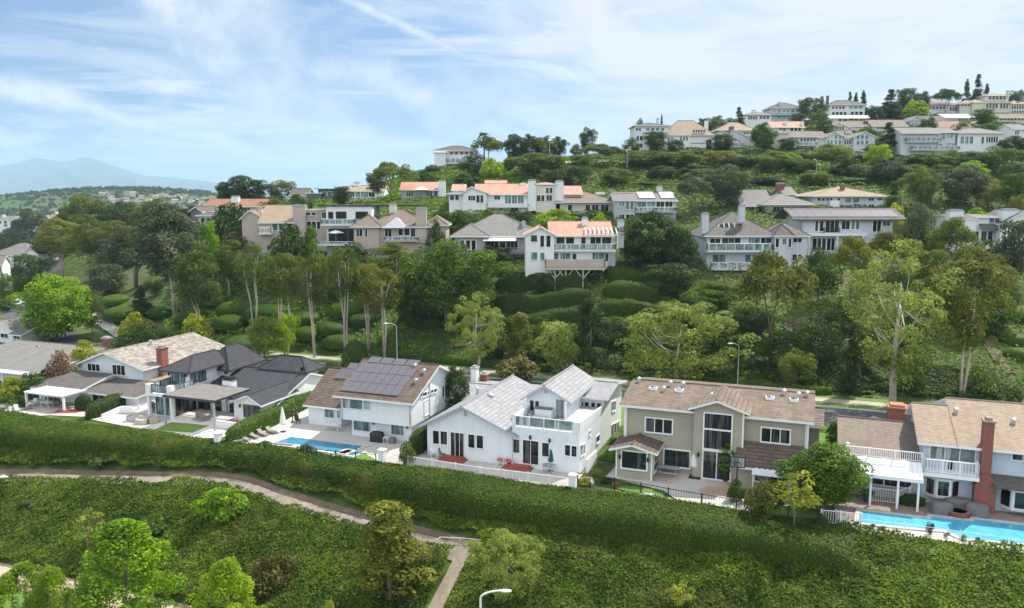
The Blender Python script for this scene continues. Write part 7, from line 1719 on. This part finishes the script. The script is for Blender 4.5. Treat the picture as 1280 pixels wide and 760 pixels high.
grp('trees on the planted upper slope', [
 ('broad','olive',672,225,192,79,'broad olive tree on the ridge slope left'),('round','deep',716,208,206,50,'dark tree above the low taupe roof'),('round','deep',594,236,192,43,'dark round bush on the ridge slope'),('bush','lime',614,228,198,31,'pale yellow-green bush on the ridge slope'),('bush','deep',577,225,217,19,'small dark shrub below the ridge house'),('bush','deep',592,210,221,31,'dark shrub above the red roofs'),('bush','deep',637,238,192,14,'dark clipped bush near the ridge road'),
 ('umb','olive',746,232,180,43,'olive tree beside the pale ridge road'),('umb','grey',765,228,183,36,'grey-green tree right of the ridge road'),('round','olive',806,226,189,55,'olive tree below the flat-roofed white house'),('broad','olive',848,226,189,62,'bushy olive tree below the big tan roof'),('round','deep',874,236,187,31,'dark tree below the shake-roofed house'),('round','gold',904,232,189,43,'golden-olive tree below the grey gabled house'),('round','rust',936,228,195,26,'rusty shrub tree on the upper slope'),('broad','olive',966,224,189,48,'olive tree below the green round tree'),('broad','mid',1002,220,198,48,'green tree left of the slope lamp'),('umb','pale',1042,222,180,53,'light-leaved tree with thin trunk right of the slope lamp'),('round','mid',1076,224,205,34,'small dark-footed tree on the clipped bank'),('round','lime',1098,236,181,29,'lime bush below the dark conifer'),
 ('broad','grey',1112,206,199,53,'grey-leaved tree above the sandy hip roof'),('broad','mid',1162,232,190,60,'wide green tree below the modern stilt house'),('round','deep',1140,236,195,31,'dark bush under the stilts'),('round','mid',1250,222,183,48,'green tree below the low white house'),('round','bright',1215,214,201,43,'bright green tree above the dark oak'),('round','olive',770,206,211,38,'olive shrub tree above the grey deck house'),('bush','deep',785,214,216,31,'dark shrub left of the grey round bush'),('broad','olive',880,204,211,53,'olive tree behind the spreading pale-trunked one'),('round','deep',960,206,221,48,'dark tree left of the palms'),('round','olive',1020,204,213,41,'olive tree behind the sandy hip roof'),('round','mid',1190,236,187,31,'green bush on the bank under the low white house'),('round','mid',1090,214,213,36,'small green tree right of the dark-footed one'),('bush','deep',1060,230,195,29,'dark clipped bush on the bank'),('round','deep',1180,212,205,43,'dark tree behind the dark oak'),('round','olive',1140,212,206,41,'olive tree above the light conical one'),('bush','lime',990,236,191,31,'lime shrub below the cream house'),('round','deep',830,214,207,43,'dark tree above the bright roof panels'),('round','mid',726,222,194,31,'green bush right of the broad olive ridge tree'),('round','deep',1268,210,204,36,'dark tree at the right edge of the upper slope')])
grp('skyline trees', [
 ('umb','olive',611,262,171,40,'rounded olive tree beside the white skyline house'),('broad','deep',645,262,168,30,'dark spreading tree, leftmost of the skyline row'),('broad','deep',664,262,168,32,'dark spreading tree, second in the skyline row'),('broad','olive',682,260,170,28,'dark spreading tree, third in the skyline row'),('broad','deep',697,262,171,24,'dark spreading tree, last in the skyline row'),('round','deep',735,256,159,22,'round dark tree standing alone above the ridge road'),('round','olive',720,258,180,18,'low olive tree at the ridge road bend'),
 ('round','deep',820,254,164,26,'dark tree against the flat-roofed white house'),('broad','mid',955,256,154,32,'round green tree in front of the coral-roofed house'),('cone','grey',924,310,134,18,'thin grey conifer left of the blue-grey hilltop house'),('round','deep',880,300,148,14,'dark tree behind the big tan roof'),('broad','olive',896,302,145,30,'olive skyline tree behind the wide sandy hip-roofed house'),('round','deep',912,300,147,20,'dark tree left of the sandy hip roof ridge'),
 ('round','deep',1016,332,123,34,'dark broad tree right of the blue-grey hilltop house'),('round','mid',1024,300,138,24,'green tree below the dark hilltop tree'),('cone','deep',1062,352,115,11,'small conifer behind the half-timbered house, left'),('cone','deep',1070,352,116,12,'small conifer behind the half-timbered house, middle'),('cone','deep',1079,352,113,13,'small conifer behind the half-timbered house, right'),
 ('cone','deep',1113,322,112,28,'big dark conifer on the hilltop'),('round','deep',1131,330,111,28,'dark round pine right of the big conifer'),('round','deep',1152,345,114,24,'dark pine with open crown on the hilltop'),('bush','lime',1143,318,126,36,'bright hedge bush below the hilltop pines'),('umb','deep',1183,350,111,34,'round oak standing on the hilltop'),('cone','grey',1208,360,99,13,'pale bare conifer on the hilltop'),('cone','deep',1222,362,93,17,'tallest dark pine on the hilltop'),('cone','deep',1233,362,105,14,'shorter dark pine right of the tallest'),('round','deep',1272,360,113,26,'dark trees at the right end of the hilltop'),
 ('cone','deep',1112,262,153,32,'dark bushy conifer left of the modern stilt house'),('round','mid',1232,300,136,28,'light green tree before the pale villa'),('bush','mid',1240,285,152,34,'bright shrub above the low white house'),('round','deep',1265,280,158,26,'dark tree above the right edge house'),('bush','mid',1085,285,158,20,'green shrub beside the dark bushy conifer'),('cone','deep',827,300,143,6,'slim cypress behind the flat-roofed white house'),('round','deep',800,290,148,14,'small round tree behind the flat-roofed white house'),
 ('bush','deep',540,255,206,18,'dark shrub at the left foot of the skyline house'),('bush','deep',530,235,214,26,'dark bush on the left end of the ridge'),('cone','deep',548,215,222,10,'small conifer left of the red roofs')])
grp('trees packed between the upper houses', [
 ('round','deep',905,258,168,26,'dark tree at the left foot of the grey gabled upper house'),('round','deep',985,258,172,24,'dark tree under the cream upper house balcony'),('broad','deep',1100,252,178,34,'dark tree below the dark bushy conifer'),('round','deep',1030,275,150,24,'dark tree behind the twin-gabled upper house'),('round','deep',1160,270,146,26,'dark tree behind the modern stilt house roof'),('round','olive',1205,268,150,26,'olive tree behind the low white upper house'),('broad','deep',1270,252,170,36,'dark tree at the right edge below the grey-roofed edge house'),('round','deep',845,254,174,22,'dark tree at the foot of the big tan-roofed house'),('round','olive',790,256,172,22,'olive tree at the left corner of the flat-roofed white house'),('broad','deep',925,226,196,40,'dark wide tree on the upper slope below the gabled house'),('broad','deep',1060,216,206,40,'dark wide tree above the clipped bank hedge'),('broad','deep',1215,226,196,40,'dark wide tree below the low white upper house'),('round','deep',1000,300,142,20,'dark tree between the blue-grey and half-timbered houses'),('round','deep',1095,310,132,22,'dark tree left of the big hilltop conifer'),('broad','deep',870,214,206,44,'dark tree above the pale-trunked spreading one'),('round','deep',690,206,212,34,'dark tree behind the tall white chimney'),('round','deep',545,206,234,26,'dark tree right of the small terracotta-roofed house')])
palm('slender palm standing on the skyline', 605, 262, None, 163, 2.0, 'deep'); palm('left palm of the pair above the sweeping grey roof', 932, 186, None, 226, 2.6, 'deep'); palm('right palm of the pair above the sweeping grey roof', 948, 184, None, 229, 2.8, 'deep'); palm('small palm in front of the white angular house', 1237, 150, None, 296, 1.6, 'mid')
# ridge hedges
def hw(lab, pts, w_, h, c, s): line_hedge(lab, [aty(px, 200, Y) for px, Y in pts], w_, h, c, 10, .36, s, 'hillside hedges')
hw('long clipped hedge along the top of the planted slope below the upper row', ((985,243),(1030,243),(1080,243),(1118,244)), 3, 2.6, 'hedge', 91)
hw('clipped hedge beneath the low white house of the upper row', ((1195,246),(1240,246),(1280,246)), 3, 3.0, 'hedge', 92)
hw('clipped bank hedge above the sandy hip roof', ((1000,206),(1050,206),(1100,207)), 3, 1.6, 'hedge', 93)
hw('dark hedge in front of the long red-roofed house', ((540,166),(570,165),(595,165)), 2.5, 2.2, 'deep', 94)
hw('hedge below the low taupe-roofed house', ((715,164),(740,164),(758,164)), 2, 1.8, 'deep', 95)
hw('hedge row between the long red-roofed house and the grey hip roof', ((560,158),(600,158),(640,160)), 2.4, 2.2, 'mid', 96)
strip('ridge_road', [(aty(px, 200, Y).x, Y) for px, Y in ((690,240),(712,238),(735,236),(755,232),(775,229))], 7, CONCP, .25)

# shrubby undergrowth on the lower slope (reads as one mass)
rng = np.random.default_rng(55); n = 1500
u = rng.uniform(-45, 40, n); v = rng.uniform(108.5, 121, n); X, Y = u*CT - v*ST, u*ST + v*CT
dens = fbm(X/8, Y/8, 3, 91); ok = (dens > .42) & (X > -12) & (X < 62) & ((X < 14) | (v < 118)); X, Y = X[ok], Y[ok]
P_, N_, S_, TI = [], [], [], []
for x, y, z in zip(X, Y, THs(X, Y)):
    k = 150; d = sph(k, rng); d[:,2] = np.abs(d[:,2]); rr = rng.uniform(.7, 1.5); P_.append(np.array([x,y,z]) + d*np.array([rr,rr,rr*.95])*rng.uniform(.75,1,k)[:,None]); N_.append(d + np.array([0,0,.3])); S_.append(np.full(k, .3)); TI.append(np.clip(rng.normal(.4,.2)+rng.normal(0,.15,k),0,1))
Vv, Q = leaves(np.concatenate(P_), np.concatenate(N_), np.concatenate(S_), rng, .5); tag(linkmesh('undergrowth', npmesh('undergrowth', Vv, Q, LV['deep'], np.concatenate(TI))), kind='stuff')
# ================================================================== lamps, cars, hydrants and other street things
def lamp(label, px, Y, top, arm=1.6, side=-1, z=None, r=.07, m=None):
    X = (px-CX)/F*(Y*CP-(3-CH)*SP); zg = T(X, Y) if z is None else z; X = (px-CX)/F*(Y*CP-(zg+4-CH)*SP); H_ = aty(px, top, Y).z - zg
    e = tag(empty('street_lamp', (X, Y, zg)), label, 'street lamp'); m = m or STEEL
    MB().tube([(0,0,-.1),(0,0,H_-.5)], [r*1.3, r*.8], 8).build('pole', m, e)
    pts = [(side*arm*(1-math.cos(a)), 0, H_-.5+.5*math.sin(a)) for a in np.linspace(0, 1.45, 7)]; MB().tube(pts, r*.7, 6).build('arm', m, e)
    q = pts[-1]; MB().ell((q[0]+side*.25, 0, q[2]-.03), (.38,.16,.09), 10, 6).build('lamp_head', TRIM, e, smooth=True); return e
lamp('grey street lamp on the verge behind the solar panel house', 496, 113, 404, 1.4, -1)
lamp('grey street lamp pole behind the sage roof', 923, 101, 429, 1.0, -1)
lamp('white lamp post on the upper slope beside the olive trees', 784, 222, 187, .5, 1); lamp('white lamp post on the clipped bank of the upper slope', 1021, 212, 199, .5, -1)
lamp('pale pole beside the round dark tree on the ridge', 687, 245, 178, .5, 1)
lamp('white street lamp with curved arm at the bottom edge', 601, 46.5, 738, 1.5, 1, -7.7, .085, TRIM)
lamp('white street lamp head at the left edge above the footpath', -6, 62, 595.5, 1.1, 1, -7.7, .08, TRIM)
def car(label, px, py, rz, colr, z=0.0):
    p = atz(px, py, z); e = tag(empty('parked_car', (p.x, p.y, T(p.x, p.y)+.1), rz), label, 'car', 'cars parked along the valley road')
    prof = [(-2.2,.35),(-2.25,.75),(-1.5,.9),(-.9,1.35),(.7,1.4),(1.4,.95),(2.2,.85),(2.25,.4)]
    MB().prism([(x,-.85,z_) for x, z_ in prof], (0,1.7,0)).build('body', colr, e)
    b = MB().prism([(-.88,-.86,.95),(.72,-.86,.95),(.62,-.86,1.3),(-.75,-.86,1.27)], (0,1.72,0)); b.build('window', GL, e)
    for x in (-1.4, 1.4):
        for y in (-.8, .8): MB().tube([(x,y-.12,.33),(x,y+.12,.33)], .33, 12).build('wheel', BLACK, e)
for i, a in enumerate(((18,372,1.2,TRIM),(27,364,1.2,STEEL),(39,352,1.1,TRIM),(46,346,1.1,BLACK))):
    car(['white car parked nearest along the valley road','silver car parked second along the valley road','white car parked third along the valley road','black car parked farthest along the valley road'][i], *a)
for i, (px, Y) in enumerate(((120,236),(128,232),(150,228))):
    tree('sparse_tree', 'euc', 'olive', px, Y-40, 318+i*3, 24, ['slim pale-trunked eucalyptus in front of the left mass, leftmost of three','slim pale-trunked eucalyptus in front of the left mass, middle of three','slim pale-trunked eucalyptus in front of the left mass, rightmost of three'][i], 'tree', 'slim trunks by the valley road')
# wooded far ground: woods that read as one mass
rng = np.random.default_rng(77); n = 2000
X = np.concatenate([rng.normal(-780, 300, n), rng.uniform(-1100, -250, n)]); Y = np.concatenate([rng.normal(1600, 160, n), rng.uniform(480, 1300, n)])
ok = (np.abs(X) < .68*Y) & (X > -.72*Y); X, Y = X[ok], Y[ok]
P_, N_, S_, TI = [], [], [], []
for x, y, z in zip(X, Y, THs(X, Y)):
    k = 14; d = sph(k, rng); d[:,2] = np.abs(d[:,2]); r_w = rng.uniform(2.2, 4.6); P_.append(np.array([x,y,z]) + d*np.array([r_w,r_w,r_w*1.1])); N_.append(d)
    S_.append(np.full(k, r_w*1.15)); TI.append(np.clip(rng.normal(.25,.12)+rng.normal(0,.12,k),0,1))
Vv, Q = leaves(np.concatenate(P_), np.concatenate(N_), np.concatenate(S_), rng, .35); tag(linkmesh('far_woods', npmesh('far_woods', Vv, Q, LV['deep'], np.concatenate(TI))), kind='stuff')

_h = [slope_pt(*q) for q in ((546,681.5),(550,678),(575,679),(602,681.5))]; _h = [Vector((q.x, q.y, T(q.x, q.y) + .45)) for q in _h]
e = tag(empty('handrail', _h[0] - Vector((0,0,.45))), 'white pipe handrail where the footpath forks above the bank', 'handrail'); MB().tube([p - e.location for p in _h], .03, 6).build('rail', TRIM, e)
for p in _h[1:]: MB().tube([p - e.location - Vector((0,0,.5)), p - e.location], .025, 6).build('post', TRIM, e)
bpy.context.view_layer.update()
